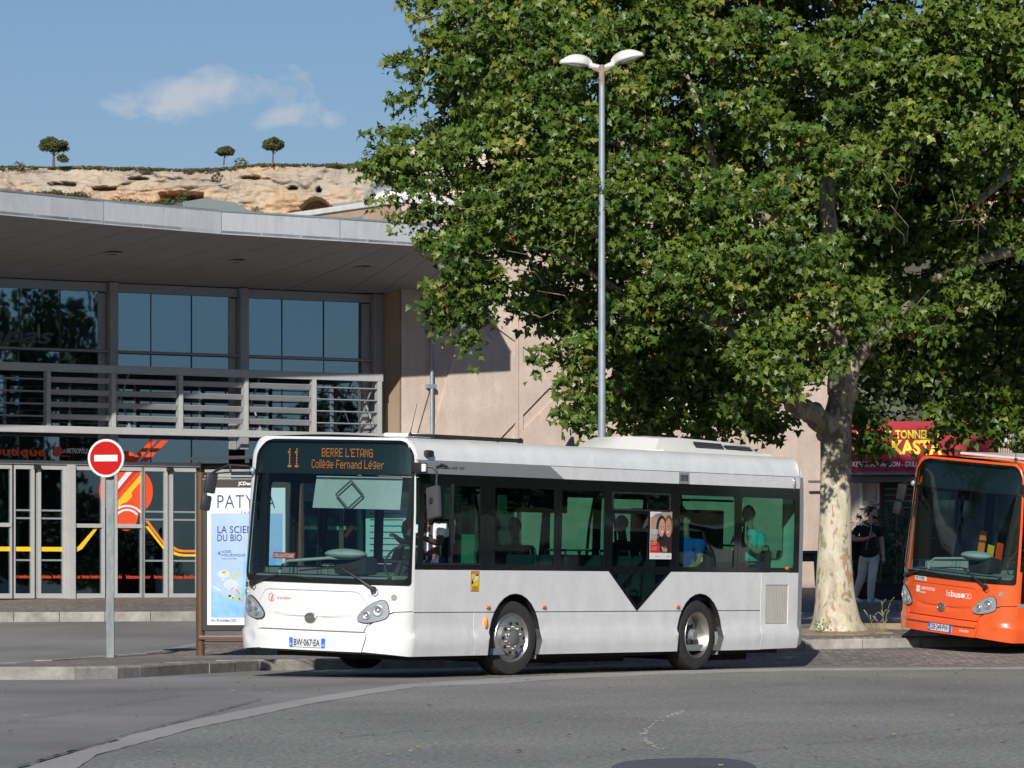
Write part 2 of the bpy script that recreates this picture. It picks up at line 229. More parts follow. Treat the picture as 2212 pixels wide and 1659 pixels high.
# ------------------------------------------------------------------ mesh helpers
class M:
    def __init__(s): s.v = []; s.f = []; s.mi = []
    def add(s, vs, fs, mi=0):
        o = len(s.v); s.v += [tuple(p) for p in vs]; s.f += [tuple(i+o for i in f) for f in fs]; s.mi += [mi]*len(fs); return s
    def box(s, c, d, rz=0, bev=0.0, mi=0, rx=0, ry=0):
        x, y, z = d[0]/2, d[1]/2, d[2]/2
        if bev <= 0:
            vs = [(i*x, j*y, k*z) for i in (-1, 1) for j in (-1, 1) for k in (-1, 1)]
            fs = [(0, 1, 3, 2), (4, 6, 7, 5), (0, 4, 5, 1), (2, 3, 7, 6), (0, 2, 6, 4), (1, 5, 7, 3)]
        else:
            bm = bmesh.new(); bmesh.ops.create_cube(bm, size=1, matrix=Matrix.Diagonal((2*x, 2*y, 2*z, 1)))
            bmesh.ops.bevel(bm, geom=bm.edges[:], offset=bev, segments=2, affect='EDGES', profile=0.6)
            vs = [tuple(v.co) for v in bm.verts]; bm.verts.index_update(); fs = [tuple(v.index for v in f.verts) for f in bm.faces]; bm.free()
        m = Matrix.Translation(c) @ Matrix.Rotation(rz, 4, 'Z') @ Matrix.Rotation(ry, 4, 'Y') @ Matrix.Rotation(rx, 4, 'X')
        return s.add([m @ Vector(v) for v in vs], fs, mi)
    def bb(s, a, b, bev=0, mi=0):
        return s.box([(a[i]+b[i])/2 for i in range(3)], [abs(b[i]-a[i]) for i in range(3)], 0, bev, mi)
    def tube(s, path, rad, n=10, caps=True, mi=0, squash=1.0):
        P = [Vector(p) for p in path]
        if isinstance(rad, (int, float)): rad = [rad]*len(P)
        prev = None; vs = []; fs = []
        for i, p in enumerate(P):
            t = (P[min(i+1, len(P)-1)]-P[max(i-1, 0)]).normalized()
            if prev is None:
                a = t.cross(Vector((0, 0, 1)));
                if a.length < 1e-3: a = t.cross(Vector((0, 1, 0)))
                a.normalize()
            else:
                a = (prev - t*prev.dot(t)).normalized()
            prev = a; b = t.cross(a)
            for k in range(n):
                an = 2*math.pi*k/n; vs.append(p + a*math.cos(an)*rad[i] + b*math.sin(an)*rad[i]*squash)
        for i in range(len(P)-1):
            for k in range(n):
                k2 = (k+1) % n; fs.append((i*n+k, i*n+k2, (i+1)*n+k2, (i+1)*n+k))
        if caps: fs += [tuple(range(n))[::-1], tuple((len(P)-1)*n+k for k in range(n))]
        return s.add(vs, fs, mi)
    def lathe(s, prof, c, axis='Y', n=32, mi=0):
        vs = []; fs = []
        for r, h in prof:
            for k in range(n):
                a = 2*math.pi*k/n; ca_, sa = math.cos(a)*r, math.sin(a)*r
                if axis == 'Y': vs.append((c[0]+ca_, c[1]+h, c[2]+sa))
                elif axis == 'Z': vs.append((c[0]+ca_, c[1]+sa, c[2]+h))
                else: vs.append((c[0]+h, c[1]+ca_, c[2]+sa))
        for i in range(len(prof)-1):
            for k in range(n):
                k2 = (k+1) % n; fs.append((i*n+k, i*n+k2, (i+1)*n+k2, (i+1)*n+k))
        return s.add(vs, fs, mi)
    def poly(s, pts3, thick, mi=0):            # planar polygon extruded along vector thick
        n = len(pts3); t = Vector(thick); a = [Vector(p) for p in pts3]; b = [p+t for p in a]
        return s.add(a+b, [tuple(range(n)), tuple(range(2*n-1, n-1, -1))]+[(i, i+n, (i+1) % n+n, (i+1) % n) for i in range(n)], mi)
    def disc(s, c, r, nrm, n=20, thick=0.004, mi=0, ry=None):
        nv = Vector(nrm).normalized(); a = nv.cross(Vector((0, 0, 1)));
        if a.length < 1e-3: a = Vector((1, 0, 0))
        a.normalize(); b = nv.cross(a); c = Vector(c); ry = ry or r
        return s.poly([c+a*math.cos(2*math.pi*k/n)*r+b*math.sin(2*math.pi*k/n)*ry for k in range(n)], nv*thick, mi)
    def sphere(s, c, r, seg=16, rings=10, mi=0):
        if isinstance(r, (int, float)): r = (r, r, r)
        vs = []; fs = []
        for i in range(rings+1):
            ph = math.pi*i/rings
            for k in range(seg):
                a = 2*math.pi*k/seg; vs.append((c[0]+r[0]*math.sin(ph)*math.cos(a), c[1]+r[1]*math.sin(ph)*math.sin(a), c[2]+r[2]*math.cos(ph)))
        for i in range(rings):
            for k in range(seg):
                k2 = (k+1) % seg; fs.append((i*seg+k, (i+1)*seg+k, (i+1)*seg+k2, i*seg+k2))
        return s.add(vs, fs, mi)
    def build(s, name, mats, parent=None, smooth=False, sharp=None, **props):
        me = bpy.data.meshes.new(name); me.from_pydata(s.v, [], s.f)
        if not isinstance(mats, (list, tuple)): mats = [mats]
        for m in mats: me.materials.append(MT[m] if isinstance(m, str) else m)
        if any(s.mi): me.polygons.foreach_set('material_index', s.mi)
        bm = bmesh.new(); bm.from_mesh(me); bmesh.ops.recalc_face_normals(bm, faces=bm.faces[:]) if not props.pop('norecalc', False) else None
        bm.to_mesh(me); bm.free()
        if smooth:
            me.polygons.foreach_set('use_smooth', [True]*len(me.polygons))
            try: me.set_sharp_from_angle(angle=R(sharp or 35))
            except Exception: pass
        me.update()
        return link(name, me, parent, **props)
def link(name, me, parent=None, **props):
    o = bpy.data.objects.new(name, me); COL.objects.link(o)
    if parent is not None: o.parent = parent
    for k, v in props.items(): o[k] = v
    return o
def thing(name, label, cat, loc=(0, 0, 0), rot=(0, 0, 0), group=None):
    o = bpy.data.objects.new(name, None); COL.objects.link(o); o.location = loc; o.rotation_euler = rot
    o['label'] = label; o['category'] = cat; o.empty_display_size = 0.3
    if group: o['group'] = group
    return o
def tag(o, label, cat, group=None):
    o['label'] = label; o['category'] = cat
    if group: o['group'] = group
    return o
def copy_tree(o, parent=None):
    c = o.copy(); COL.objects.link(c)
    if parent is not None: c.parent = parent
    for ch in [x for x in list(COL.objects) if x.parent == o]: copy_tree(ch, c)
    return c
def inpoly(x, y, P):
    c = False; n = len(P); j = n-1
    for i in range(n):
        xi, yi = P[i]; xj, yj = P[j]
        if (yi > y) != (yj > y) and x < (xj-xi)*(y-yi)/(yj-yi)+xi: c = not c
        j = i
    return c
def densify(P, st):
    o = []
    for i in range(len(P)):
        a = P[i]; b = P[(i+1) % len(P)]; d = math.hypot(b[0]-a[0], b[1]-a[1]); k = max(1, int(math.ceil(d/st)))
        for j in range(k): o.append((a[0]+(b[0]-a[0])*j/k, a[1]+(b[1]-a[1])*j/k))
    return o
def rrect(x0, y0, x1, y1, r, n=6):
    r = r if isinstance(r, (list, tuple)) else (r, r, r, r); o = []
    for (cx, cy, a0, rr) in ((x1-r[0], y0+r[0], -90, r[0]), (x1-r[1], y1-r[1], 0, r[1]), (x0+r[2], y1-r[2], 90, r[2]), (x0+r[3], y0+r[3], 180, r[3])):
        if rr <= 1e-4: o.append((cx, cy)); continue
        for k in range(n+1):
            a = R(a0+90*k/n); o.append((cx+rr*math.cos(a), cy+rr*math.sin(a)))
    return o
def smoothpoly(P, it=2):
    for _ in range(it):
        o = []
        for i in range(len(P)):
            a = P[i]; b = P[(i+1) % len(P)]
            o += [(a[0]*.75+b[0]*.25, a[1]*.75+b[1]*.25), (a[0]*.25+b[0]*.75, a[1]*.25+b[1]*.75)]
        P = o
    return P
def patch(fn, outer, holes=(), st=0.08, top=0.0, bot=-0.012, mesh=None, mi=0, grid=None):
    """fn(a,b,off) -> 3D point.  Curved panel with exact outline, holes and a rim."""
    mesh = mesh or M(); grid = grid or st
    loops = [densify(outer, st)]+[densify(h, st) for h in holes]
    V = []; E = []
    for lp in loops:
        o = len(V); V += lp; E += [(o+i, o+(i+1) % len(lp)) for i in range(len(lp))]
    xs = [p[0] for p in outer]; ys = [p[1] for p in outer]
    nx = int((max(xs)-min(xs))/grid); ny = int((max(ys)-min(ys))/grid)
    for i in range(1, nx+1):
        for j in range(1, ny+1):
            x = min(xs)+(max(xs)-min(xs))*i/(nx+1); y = min(ys)+(max(ys)-min(ys))*j/(ny+1)
            if inpoly(x, y, outer) and not any(inpoly(x, y, h) for h in holes): V.append((x, y))
    r = delaunay_2d_cdt([Vector(p) for p in V], E, [], 1, 1e-5)
    vv = [tuple(p) for p in r[0]]; T = []
    for f in r[2]:
        cx = sum(vv[i][0] for i in f)/len(f); cy = sum(vv[i][1] for i in f)/len(f)
        if inpoly(cx, cy, outer) and not any(inpoly(cx, cy, h) for h in holes): T.append(tuple(f))
    cnt = {}
    for f in T:
        for i in range(len(f)):
            a, b = f[i], f[(i+1) % len(f)]; k = (min(a, b), max(a, b)); cnt[k] = None if k in cnt else (a, b)
    P3 = [fn(x, y, top) for x, y in vv]; n = len(P3)
    be = [e for e in cnt.values() if e]
    bi = {}
    for a, b in be:
        for q in (a, b):
            if q not in bi: bi[q] = n+len(bi)
    P3 += [fn(*vv[q], bot) for q in bi]
    mesh.add(P3, T+[(a, b, bi[b], bi[a]) for a, b in be], mi)
    return mesh
def text(s, fn, x, y, w=None, h=None, bold=0.0, shear=0.0, align='L', name='lettering', mat_='inkblack', parent=None, spacing=1.0, **props):
    """Flat printed lettering laid on a surface fn(a,b,off); x,y is the lower left corner; w width and h capital height."""
    cu = bpy.data.curves.new('t', 'FONT'); cu.body = s; cu.size = 1; cu.offset = bold; cu.shear = shear; cu.space_character = spacing; cu.resolution_u = 3
    ob = bpy.data.objects.new('t', cu); me = bpy.data.meshes.new_from_object(ob); bpy.data.objects.remove(ob)
    vs = [v.co.copy() for v in me.vertices]; fs = [tuple(p.vertices) for p in me.polygons]; bpy.data.meshes.remove(me); bpy.data.curves.remove(cu)
    if not vs: return None
    x0 = min(v.x for v in vs); x1 = max(v.x for v in vs)
    sy = (h or 0.1)/0.69; sxx = (w/(x1-x0)) if w else sy
    tw = (x1-x0)*sxx
    ox = x - (tw/2 if align == 'C' else tw if align == 'R' else 0)
    m = M(); m.add([fn(ox+(v.x-x0)*sxx, y+v.y*sy, 0.0) for v in vs], fs)
    return m.build(name, mat_, parent, norecalc=True, **props)
def at(px, py, D): return Vector(((px-1106)*D/FOC, D, EYE+(HOR-py)*D/FOC))

MT['palepink'] = mat('pale_pink_render', (0.58, 0.49, 0.44), 0.9, bump=0.3)
# ------------------------------------------------------------------ ground
def interp(x, xs, ys): return float(np.interp(x, xs, ys))
def zg(x, y):
    l = interp(y, [64, 80, 88, 100], [0, 0.50, 0.80, 0.93]); r = interp(y, [62, 66, 79, 84, 92], [0, 0.20, 0.70, 0.80, 0.93])
    f = min(1, max(0, (x+3)/6)); f = f*f*(3-2*f)
    return l*(1-f)+r*f
xs = sorted(set([-3000, -800, -250, -120, -80, -50, -35] + [x*1.0 for x in range(-26, 40)] + [45, 60, 80, 120, 250, 800, 3000]))
ys = sorted(set([-400, -120, -40, 0, 10, 20, 30, 40, 45] + [50+y*1.0 for y in range(0, 62)] + [120, 150, 220, 400, 900, 3500]))
g = M(); g.v = [(x, y, zg(x, y)) for y in ys for x in xs]; nx = len(xs)
g.f = [(j*nx+i, j*nx+i+1, (j+1)*nx+i+1, (j+1)*nx+i) for j in range(len(ys)-1) for i in range(nx-1)]
g.build('road', 'asphalt', kind='structure', norecalc=True)
def gfn(h): return lambda x, y, o: (x, y, zg(x, y)+h+o)
def gp(px, py, z=0.0): D = (EYE-z)*FOC/(py-HOR); return ((px-1106)*D/FOC, D)
up = [gp(*p) for p in ((20, 1672), (63, 1659), (303, 1584), (440, 1553), (576, 1525.5), (720, 1501), (869, 1479), (1080, 1466), (1280, 1456.5), (1469, 1449.5), (1735, 1444), (2212, 1441), (2600, 1440))]
lo = [gp(*p) for p in ((130, 1680), (171, 1659), (210, 1633), (425, 1574), (560, 1546), (654, 1525), (790, 1502), (903, 1485), (1080, 1477), (1280, 1464), (1469, 1456.5), (1735, 1448.5), (2212, 1445), (2600, 1443.5))]
band = up + lo[::-1]
bj = [(x+random.uniform(-.012, .012), y+random.uniform(-.1, .1)*(y/60)) for x, y in densify(band, 0.5)]
patch(gfn(0.008), bj, st=0.6, bot=-0.006).build('road_band', 'band', kind='structure')
fore = [(x, y) for x, y in lo] + [(22, 58.5), (22, 5), (-2.6, 5)]
fore[0] = (-2.62, 20)
patch(gfn(0.004), [(x, y) for x, y in fore], st=1.5, bot=-0.004).build('road_surface', 'asphalt2', kind='structure')
redz = [up[i] for i in range(7, 13)] + [(22, 66.6), (10, 66.6), (6, 66.1), (4.4, 65.6), (1.84, 62.8), (-1.0, 59.8)]
patch(gfn(0.004), redz, st=1.0, bot=-0.004).build('cobbled_lane', 'redcobble', kind='structure')
# dark bluish patch and the faint scraped arc in the near road
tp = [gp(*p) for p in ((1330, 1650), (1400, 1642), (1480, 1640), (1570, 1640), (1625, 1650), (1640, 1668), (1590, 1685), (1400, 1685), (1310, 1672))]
patch(gfn(0.009), smoothpoly(tp), st=0.3, bot=-0.004).build('dark_patch', 'patch', kind='structure')
arc = [gp(*p) for p in ((1480, 1535), (1440, 1550), (1405, 1566), (1391, 1588), (1400, 1606), (1425, 1620))]
am = M()
for i in range(len(arc)-1):
    for k in range(20):
        t = k/20; x = arc[i][0]*(1-t)+arc[i+1][0]*t; y = arc[i][1]*(1-t)+arc[i+1][1]*t
        if random.random() < 0.42:
            x += random.gauss(0, 0.012); y += random.gauss(0, 0.10); s_ = random.uniform(0.004, 0.014)
            am.poly([(x-s_, y-s_*5, 0.0045), (x+s_*.8, y-s_*4, 0.0045), (x+s_, y+s_*4, 0.0045), (x-s_*.7, y+s_*5, 0.0045)], (0, 0, 0.004))
am.build('road_scrape', 'band', kind='structure')
# thin cracks that wander over the asphalt
ck = M()
for (p0, p1, w_) in (((40, 1659), (250, 1602), .016), ((240, 1600), (560, 1512), .010), ((700, 1600), (1180, 1560), .006), ((1500, 1640), (2212, 1560), .006), ((1250, 1500), (1900, 1475), .008), ((20, 1560), (420, 1500), .006)):
    a = Vector(gp(*p0)); b_ = Vector(gp(*p1)); K0 = 60; prev = None
    off = 0
    for k in range(K0+1):
        f = k/K0; off += random.gauss(0, .035); off *= .93; p = a.lerp(b_, f); q = Vector((p.x+off*.25, p.y+off*3.0)); ww = w_*random.uniform(.4, 1.4)
        if prev is not None and random.random() > .12: ck.add([(prev[0].x-prev[1], prev[0].y, .0135), (prev[0].x+prev[1], prev[0].y, .0135), (q.x+ww, q.y, .0135), (q.x-ww, q.y, .0135)], [(0, 1, 2, 3)])
        prev = (q, ww)
ck.build('road_crack', 'patch', kind='structure', norecalc=True)
lt = M()
for k in range(170):
    px = random.uniform(0, 2212); py = random.choice([random.uniform(1446, 1500), random.uniform(1446, 1659)]); x, y = gp(px, py); s_ = random.uniform(.012, .03); a = random.uniform(0, 6.28)
    lt.add([(x+s_*math.cos(a+j*1.26), y+s_*math.sin(a+j*1.26)*1.5, .014+random.uniform(0, .012)) for j in range(5)], [(0, 1, 2, 3, 4)])
lt.build('leaf_litter', 'drygrass', kind='stuff', norecalc=True)

def kerb_line(pts, parent, h=0.15, w=0.26, ln=1.0, base=-0.08, inward=1):
    """kerb stones one by one along a polyline"""
    segs = []; 
    for i in range(len(pts)-1):
        a = Vector(pts[i]); b = Vector(pts[i+1]); d = (b-a).length; k = max(1, round(d/ln))
        for j in range(k): segs.append((a+(b-a)*j/k, a+(b-a)*(j+1)/k))
    for a, b in segs:
        d = (b-a); t = d.normalized(); nrm = Vector((-t.y, t.x))*inward; g_ = t*0.006
        a2 = a+g_; b2 = b-g_; jt = random.uniform(-.006, .006)
        za = zg(*a2)+jt; zb = zg(*b2)+jt
        q = [a2+nrm*jt, b2+nrm*jt, b2+nrm*w, a2+nrm*w]; zz = [za, zb, zb, za]; m = M()
        ch = 0.025
        vs = [(p.x, p.y, z+base) for p, z in zip(q, zz)]
        top = [(q[0]+nrm*ch*0, za+h-ch), (q[1]+nrm*ch*0, zb+h-ch), (q[1]+nrm*ch, zb+h), (q[0]+nrm*ch, za+h), (q[2], zb+h), (q[3], za+h)]
        vs += [(p.x, p.y, z) for p, z in top]
        m.add(vs, [(0, 1, 2, 3), (0, 1, 5, 4), (4, 5, 6, 7), (7, 6, 8, 9), (2, 3, 9, 8), (1, 2, 8, 6, 5), (0, 4, 7, 9, 3)])
        m.build('kerb_stone', 'kerb', parent)
near = [(-8.2, 51.9), (-6.6, 51.7), (-5.2, 51.8), (-4.75, 52.4), (-4.15, 55.0), (-3.36, 57.9), (-1.4, 59.7), (1.84, 62.9), (4.4, 65.6), (6.2, 66.2), (9.5, 66.7), (16, 67.2), (24, 67.6)]
far = [(24, 74.5), (16, 73.0), (9.5, 71.8), (5.6, 70.6), (1.0, 69.8), (-2.3, 69.2), (-4.9, 67.4), (-5.75, 62.5), (-6.15, 58.0), (-6.65, 54.2), (-8.2, 53.4)]
isl = near+far
def inset(P, d):
    o = []; n = len(P)
    for i in range(n):
        a = Vector(P[i-1]); b = Vector(P[i]); c = Vector(P[(i+1) % n]); t1 = (b-a).normalized(); t2 = (c-b).normalized()
        nn = (Vector((-t1.y, t1.x))+Vector((-t2.y, t2.x))); nn.normalize(); o.append(tuple(b+nn*d))
    return o
def zisl(x, y, o): return (x, y, zg(x, y)+0.145+0.03*max(0, min(1, (y-64.5)/3.5))*(1 if x > 2 else max(0, (x+1)/3)) + o)
pv = patch(zisl, inset(isl, 0.24), st=0.7, bot=-0.3).build('pavement', 'cobble', kind='structure')
pv['label'] = 'cobbled traffic island carrying the no entry sign, shelter and plane tree'
kerb_line(near, pv); kerb_line(far, pv)
# cobbled pavement in front of the station
def zst(x, y, o):
    return (x, y, interp(y+0.0*x, [80, 88.5, 120], [0.675, 0.95, 0.97]) + o)
kst = [(-22, 79.2), (-14, 79.8), (-10, 80.1), (-7.5, 80.3), (-5.0, 80.6), (-2.0, 81.2), (2.0, 81.0), (5.0, 79.3), (9, 79.0), (16, 79.0), (30, 79.0)]
spv = patch(lambda x, y, o: (x, y, (zg(x, y)*0+max(zst(x, y, 0)[2]*(1-min(1, max(0, (x)/4))) + (0.80+0.02*(y-79))*min(1, max(0, x/4)), 0.6))+o) if True else None,
            [(a, b+0.26) for a, b in kst]+[(30, 110), (-22, 110)], st=1.6, bot=-0.4).build('pavement', 'cobble', kind='structure')
spv['label'] = 'cobbled pavement along the station front and the wall'
kerb_line(kst, spv, h=0.175, base=-0.2)
# light dashes of lime between the cobbles of the far pavement
dm = M()
for i in range(150):
    x = random.uniform(-10, -4.2); y = random.uniform(81.5, 87)
    if random.random() > (x+13)/9: continue
    a = random.uniform(-.3, .3); l_ = random.uniform(.05, .22); z = zst(x, y, 0.004)[2]
    for q in range(4):
        xx = x+q*l_/3; yy = y+0.5*math.sin(q*0.6)*random.uniform(.6, 1)
        dm.poly([(xx, yy, z), (xx+l_/3, yy+.12, z), (xx+l_/3, yy+.2, z), (xx, yy+.08, z)], (0, 0, 0.006))
dm.build('lime_joints', 'band', kind='stuff')

# ------------------------------------------------------------------ far hill, cliff and its pines
def fbm(shape, scale, octv=5, seed=0, gain=0.5, aspect=1.0):
    r = np.random.default_rng(seed); h, w = shape; outp = np.zeros(shape); amp = 1.0; tot = 0
    for o in range(octv):
        cw = max(2, int(w/scale*2**o))+3; chh = max(2, int(h/scale*2**o*aspect))+3
        g_ = r.random((chh, cw)); yy = np.linspace(0, chh-2.001, h); xx = np.linspace(0, cw-2.001, w)
        yi = yy.astype(int); xi = xx.astype(int); fy = (yy-yi); fx = (xx-xi); fy = fy*fy*(3-2*fy); fx = fx*fx*(3-2*fx)
        A = g_[yi][:, xi]; B = g_[yi][:, xi+1]; C_ = g_[yi+1][:, xi]; D_ = g_[yi+1][:, xi+1]
        outp += amp*((A*(1-fx)+B*fx)*(1-fy)[:, None]+(C_*(1-fx)+D_*fx)*fy[:, None]); tot += amp; amp *= gain
    return outp/tot
CD = 1400.0
def ridge(px): return interp(px, [-400, 0, 90, 180, 400, 470, 520, 560, 640, 780, 900, 1200, 1600, 2000, 2700], [352, 352, 354, 352, 357, 355, 349, 345, 345, 346, 343, 345, 350, 346, 352])
W_, H_ = 1150, 115
pxs = np.linspace(-1700, 2900, W_); vv_ = np.linspace(0, 1, H_)
n1 = fbm((H_, W_), 82, 6, 3, 0.55); n2 = fbm((H_, W_), 28, 5, 5, 0.6); n3 = fbm((H_, W_), 200, 4, 8, 0.5); st_ = fbm((H_, W_), 400, 6, 12, 0.75, aspect=26)
cr_ = fbm((H_, W_), 60, 5, 21, 0.6, aspect=0.35); crk = -np.clip(1-np.abs(cr_-0.5)*42, 0, 1)*5; cr2 = fbm((H_, W_), 120, 5, 25, 0.6, aspect=2.2); crk2 = np.clip(1-np.abs(cr2-0.5)*46, 0, 1)*4
disp = (n1-0.5)*8 + (np.abs(n2-0.5)*-2)*3.4 + (n3-.5)*12 + (st_-0.5)*1.2 + (fbm((H_, W_), 9, 4, 31, 0.6)-.5)*4.5 - crk*.45 + crk2*.35
V_ = []; 
PX, VV = np.meshgrid(pxs, vv_)
rid = np.array([ridge(p) for p in pxs]); TOPY = rid[None, :]+5; PY = TOPY + VV*(560-TOPY)
def cave(x0, x1, yt, yb, dep, arch=True):
    global disp
    u = (PX-(x0+x1)/2)/((x1-x0)/2); top = yt + (yb-yt)*0.75*np.clip(u*u, 0, 1.5) if arch else yt+3*np.abs(u)
    ins = np.clip((PY-top)/1.5, 0, 1)*np.clip((1.0-np.abs(u))*9, 0, 1)*np.clip((yb+8-PY)/10, 0, 1)
    disp = disp + ins*dep
cave(340, 436, 408, 436, 18, False); cave(372, 428, 411, 440, 14); cave(646, 716, 423, 456, 13); cave(680, 691, 397, 406, 12); cave(618, 640, 396, 400, 8, False); cave(195, 250, 398, 403, 8, False); cave(270, 318, 375, 378, 8, False); cave(100, 160, 388, 393, 7, False); cave(520, 560, 372, 376, 6, False); cave(1500, 1600, 380, 430, 12)
lean = (1-VV)*9
Yc = CD - disp*-1.0 - lean*-1
X3 = (PX-1106)*CD/FOC; Z3 = EYE+(HOR-PY)*CD/FOC
cm_ = M(); cm_.v = list(zip(X3.ravel().tolist(), Yc.ravel().tolist(), Z3.ravel().tolist()))
o_ = len(cm_.v)
back = [(X3[0, i], CD+200, Z3[0, i]+4) for i in range(W_)]; cm_.v += back
cm_.f = [(j*W_+i, (j+1)*W_+i, (j+1)*W_+i+1, j*W_+i+1) for j in range(H_-1) for i in range(W_-1)] + [(i, i+1, o_+i+1, o_+i) for i in range(W_-1)]
rock = bpy.data.materials.new('limestone_cliff'); rock.use_nodes = True
t = rock.node_tree; b = t.nodes['Principled BSDF']; b.inputs['Roughness'].default_value = 0.95; b.inputs['Specular IOR Level'].default_value = 0.1
co = t.nodes.new('ShaderNodeTexCoord')
def rn(sc, det, map_=(1, 1, 1), rough=0.6, dist=0.0):
    mp = t.nodes.new('ShaderNodeMapping'); mp.inputs['Scale'].default_value = map_; n = t.nodes.new('ShaderNodeTexNoise')
    n.inputs['Scale'].default_value = sc; n.inputs['Detail'].default_value = det; n.inputs['Roughness'].default_value = rough; n.inputs['Distortion'].default_value = dist
    t.links.new(co.outputs['Object'], mp.inputs[0]); t.links.new(mp.outputs[0], n.inputs['Vector']); return n.outputs[0]
def ramp(src, els):
    r = t.nodes.new('ShaderNodeValToRGB'); r.color_ramp.elements[0].position = els[0][0]; r.color_ramp.elements[0].color = (*els[0][1], 1)
    r.color_ramp.elements[1].position = els[-1][0]; r.color_ramp.elements[1].color = (*els[-1][1], 1)
    for p, c in els[1:-1]: e = r.color_ramp.elements.new(p); e.color = (*c, 1)
    t.links.new(src, r.inputs[0]); return r.outputs[0]
c1 = ramp(rn(0.05, 10, (1, 1, 1.0), 0.68, 0.6), [(0.33, (0.60, 0.29, 0.14)), (0.44, (0.63, 0.40, 0.235)), (0.56, (0.66, 0.475, 0.31)), (0.70, (0.62, 0.50, 0.37))])
c2 = ramp(rn(0.02, 9, (1, 1, 3.0), 0.7, 0.3), [(0.36, (0.42, 0.37, 0.315)), (0.6, (0.58, 0.49, 0.39))])
mx = t.nodes.new('ShaderNodeMix'); mx.data_type = 'RGBA'
sp = t.nodes.new('ShaderNodeSeparateXYZ'); t.links.new(co.outputs['Object'], sp.inputs[0])
mr = t.nodes.new('ShaderNodeMapRange'); mr.inputs[1].default_value = 118; mr.inputs[2].default_value = 141; mr.inputs[3].default_value = -0.25; mr.inputs[4].default_value = 0.35; t.links.new(sp.outputs[2], mr.inputs[0])
ad = t.nodes.new('ShaderNodeMath'); ad.operation = 'ADD'; t.links.new(mr.outputs[0], ad.inputs[0])
sub = t.nodes.new('ShaderNodeMapRange'); sub.inputs[1].default_value = 0.42; sub.inputs[2].default_value = 0.6; t.links.new(rn(0.025, 8, (1, 1, 2.2), 0.65), sub.inputs[0]); t.links.new(sub.outputs[0], ad.inputs[1]); ad.use_clamp = True
t.links.new(ad.outputs[0], mx.inputs[0]); t.links.new(c1, mx.inputs[6]); t.links.new(c2, mx.inputs[7])
streak = ramp(rn(0.3, 6, (1, 1, 0.22), 0.7), [(0.34, (0.62, 0.60, 0.58)), (0.5, (1, 1, 1))])
m2 = t.nodes.new('ShaderNodeMix'); m2.data_type = 'RGBA'; m2.blend_type = 'MULTIPLY'; m2.inputs[0].default_value = 0.8
t.links.new(mx.outputs[2], m2.inputs[6]); t.links.new(streak, m2.inputs[7]); t.links.new(m2.outputs[2], b.inputs['Base Color'])
bp = t.nodes.new('ShaderNodeBump'); bp.inputs['Strength'].default_value = 0.8; bp.inputs['Distance'].default_value = 2.0
t.links.new(rn(0.25, 9, (1, 1, 1.6), 0.72), bp.inputs['Height']); t.links.new(bp.outputs[0], b.inputs['Normal'])
cliff = cm_.build('cliff', rock, kind='structure', norecalc=True)
cliff.data.polygons.foreach_set('use_smooth', [True]*len(cliff.data.polygons))
hs = M(); hy = [150, 300, 600, 1000, 1300, 1380, 1402]; hz = [0.3, 12, 42, 84, 108, 116, 119]; hx = list(range(-500, 520, 20))
hs.v = [(x, y, z+4*mnoise.noise(Vector((x*.02, y*.01, 0)))) for y, z in zip(hy, hz) for x in hx]
hs.f = [(j*len(hx)+i, j*len(hx)+i+1, (j+1)*len(hx)+i+1, (j+1)*len(hx)+i) for j in range(len(hy)-1) for i in range(len(hx)-1)]
hs.build('hillside', 'scrub', kind='structure', smooth=True)

def clump_cloud(centers, sizes, n, leaf, flat=1.0, seed=0, shell=0.5, jitter=0.2):
    """many small faces spread through ellipsoids -> M"""
    r = np.random.default_rng(seed); V = []; 
    tot = []
    for (c, s), k in zip(zip(centers, sizes), n):
        d = r.normal(size=(k, 3)); d /= np.linalg.norm(d, axis=1)[:, None]
        rad = 1-shell*r.random(k)**1.6; rad *= 1+jitter*np.sin(d[:, 0]*7+c[0])*np.cos(d[:, 2]*6+c[2])
        tot.append(np.array(c)+d*rad[:, None]*np.array(s))
    P = np.concatenate(tot); k = len(P)
    a = r.normal(size=(k, 3)); a /= np.linalg.norm(a, axis=1)[:, None]; b = np.cross(a, r.normal(size=(k, 3))); b /= np.linalg.norm(b, axis=1)[:, None]
    sz = leaf*(0.6+0.8*r.random(k))[:, None]
    q = np.stack([P-a*sz, P+b*sz*flat*.6, P+a*sz, P-b*sz*flat*.6], 1).reshape(-1, 3)
    m = M(); m.v = [tuple(x) for x in q.tolist()]; m.f = [(4*i, 4*i+1, 4*i+2, 4*i+3) for i in range(k)]; return m
# scrub along the cliff top and at its foot
cs = []; ss = []; ns = []
for i in range(1250):
    px = random.uniform(-60, 1000) if i < 750 else random.uniform(-1650, 2850); big = 1.0
    if 705 < px < 790: big = 1.7
    if random.random() < 0.4*math.sin(px*.03): continue
    ii = int(np.argmin(np.abs(pxs-px))); cs.append((float(X3[0, ii]), float(Yc[0, ii])+random.uniform(-.5, 3), float(Z3[0, ii])+.05)); s_ = random.uniform(.25, .62)*big; ss.append((s_*3.0, s_*1.5, s_)); ns.append(30)
for (a, bb_, y0) in ((76, 180, 429), (245, 380, 447)):
    for i in range(50):
        px = random.uniform(a, bb_); p = at(px, y0+random.uniform(-4, 6)-3*math.sin((px-a)*.06), CD-40); cs.append((p.x, p.y, p.z)); ss.append((3, 2, 2)); ns.append(90)
for (px, py) in ((470, 384), (395, 425), (40, 360), (520, 352)):
    p = at(px, py, CD-22); cs.append((p.x, p.y, p.z)); ss.append((2.2, 1.5, 1.6)); ns.append(110)
cl = clump_cloud(cs, ss, ns, 0.42, seed=4); cl.build('cliff_scrub', 'scrub', kind='stuff', norecalc=True)
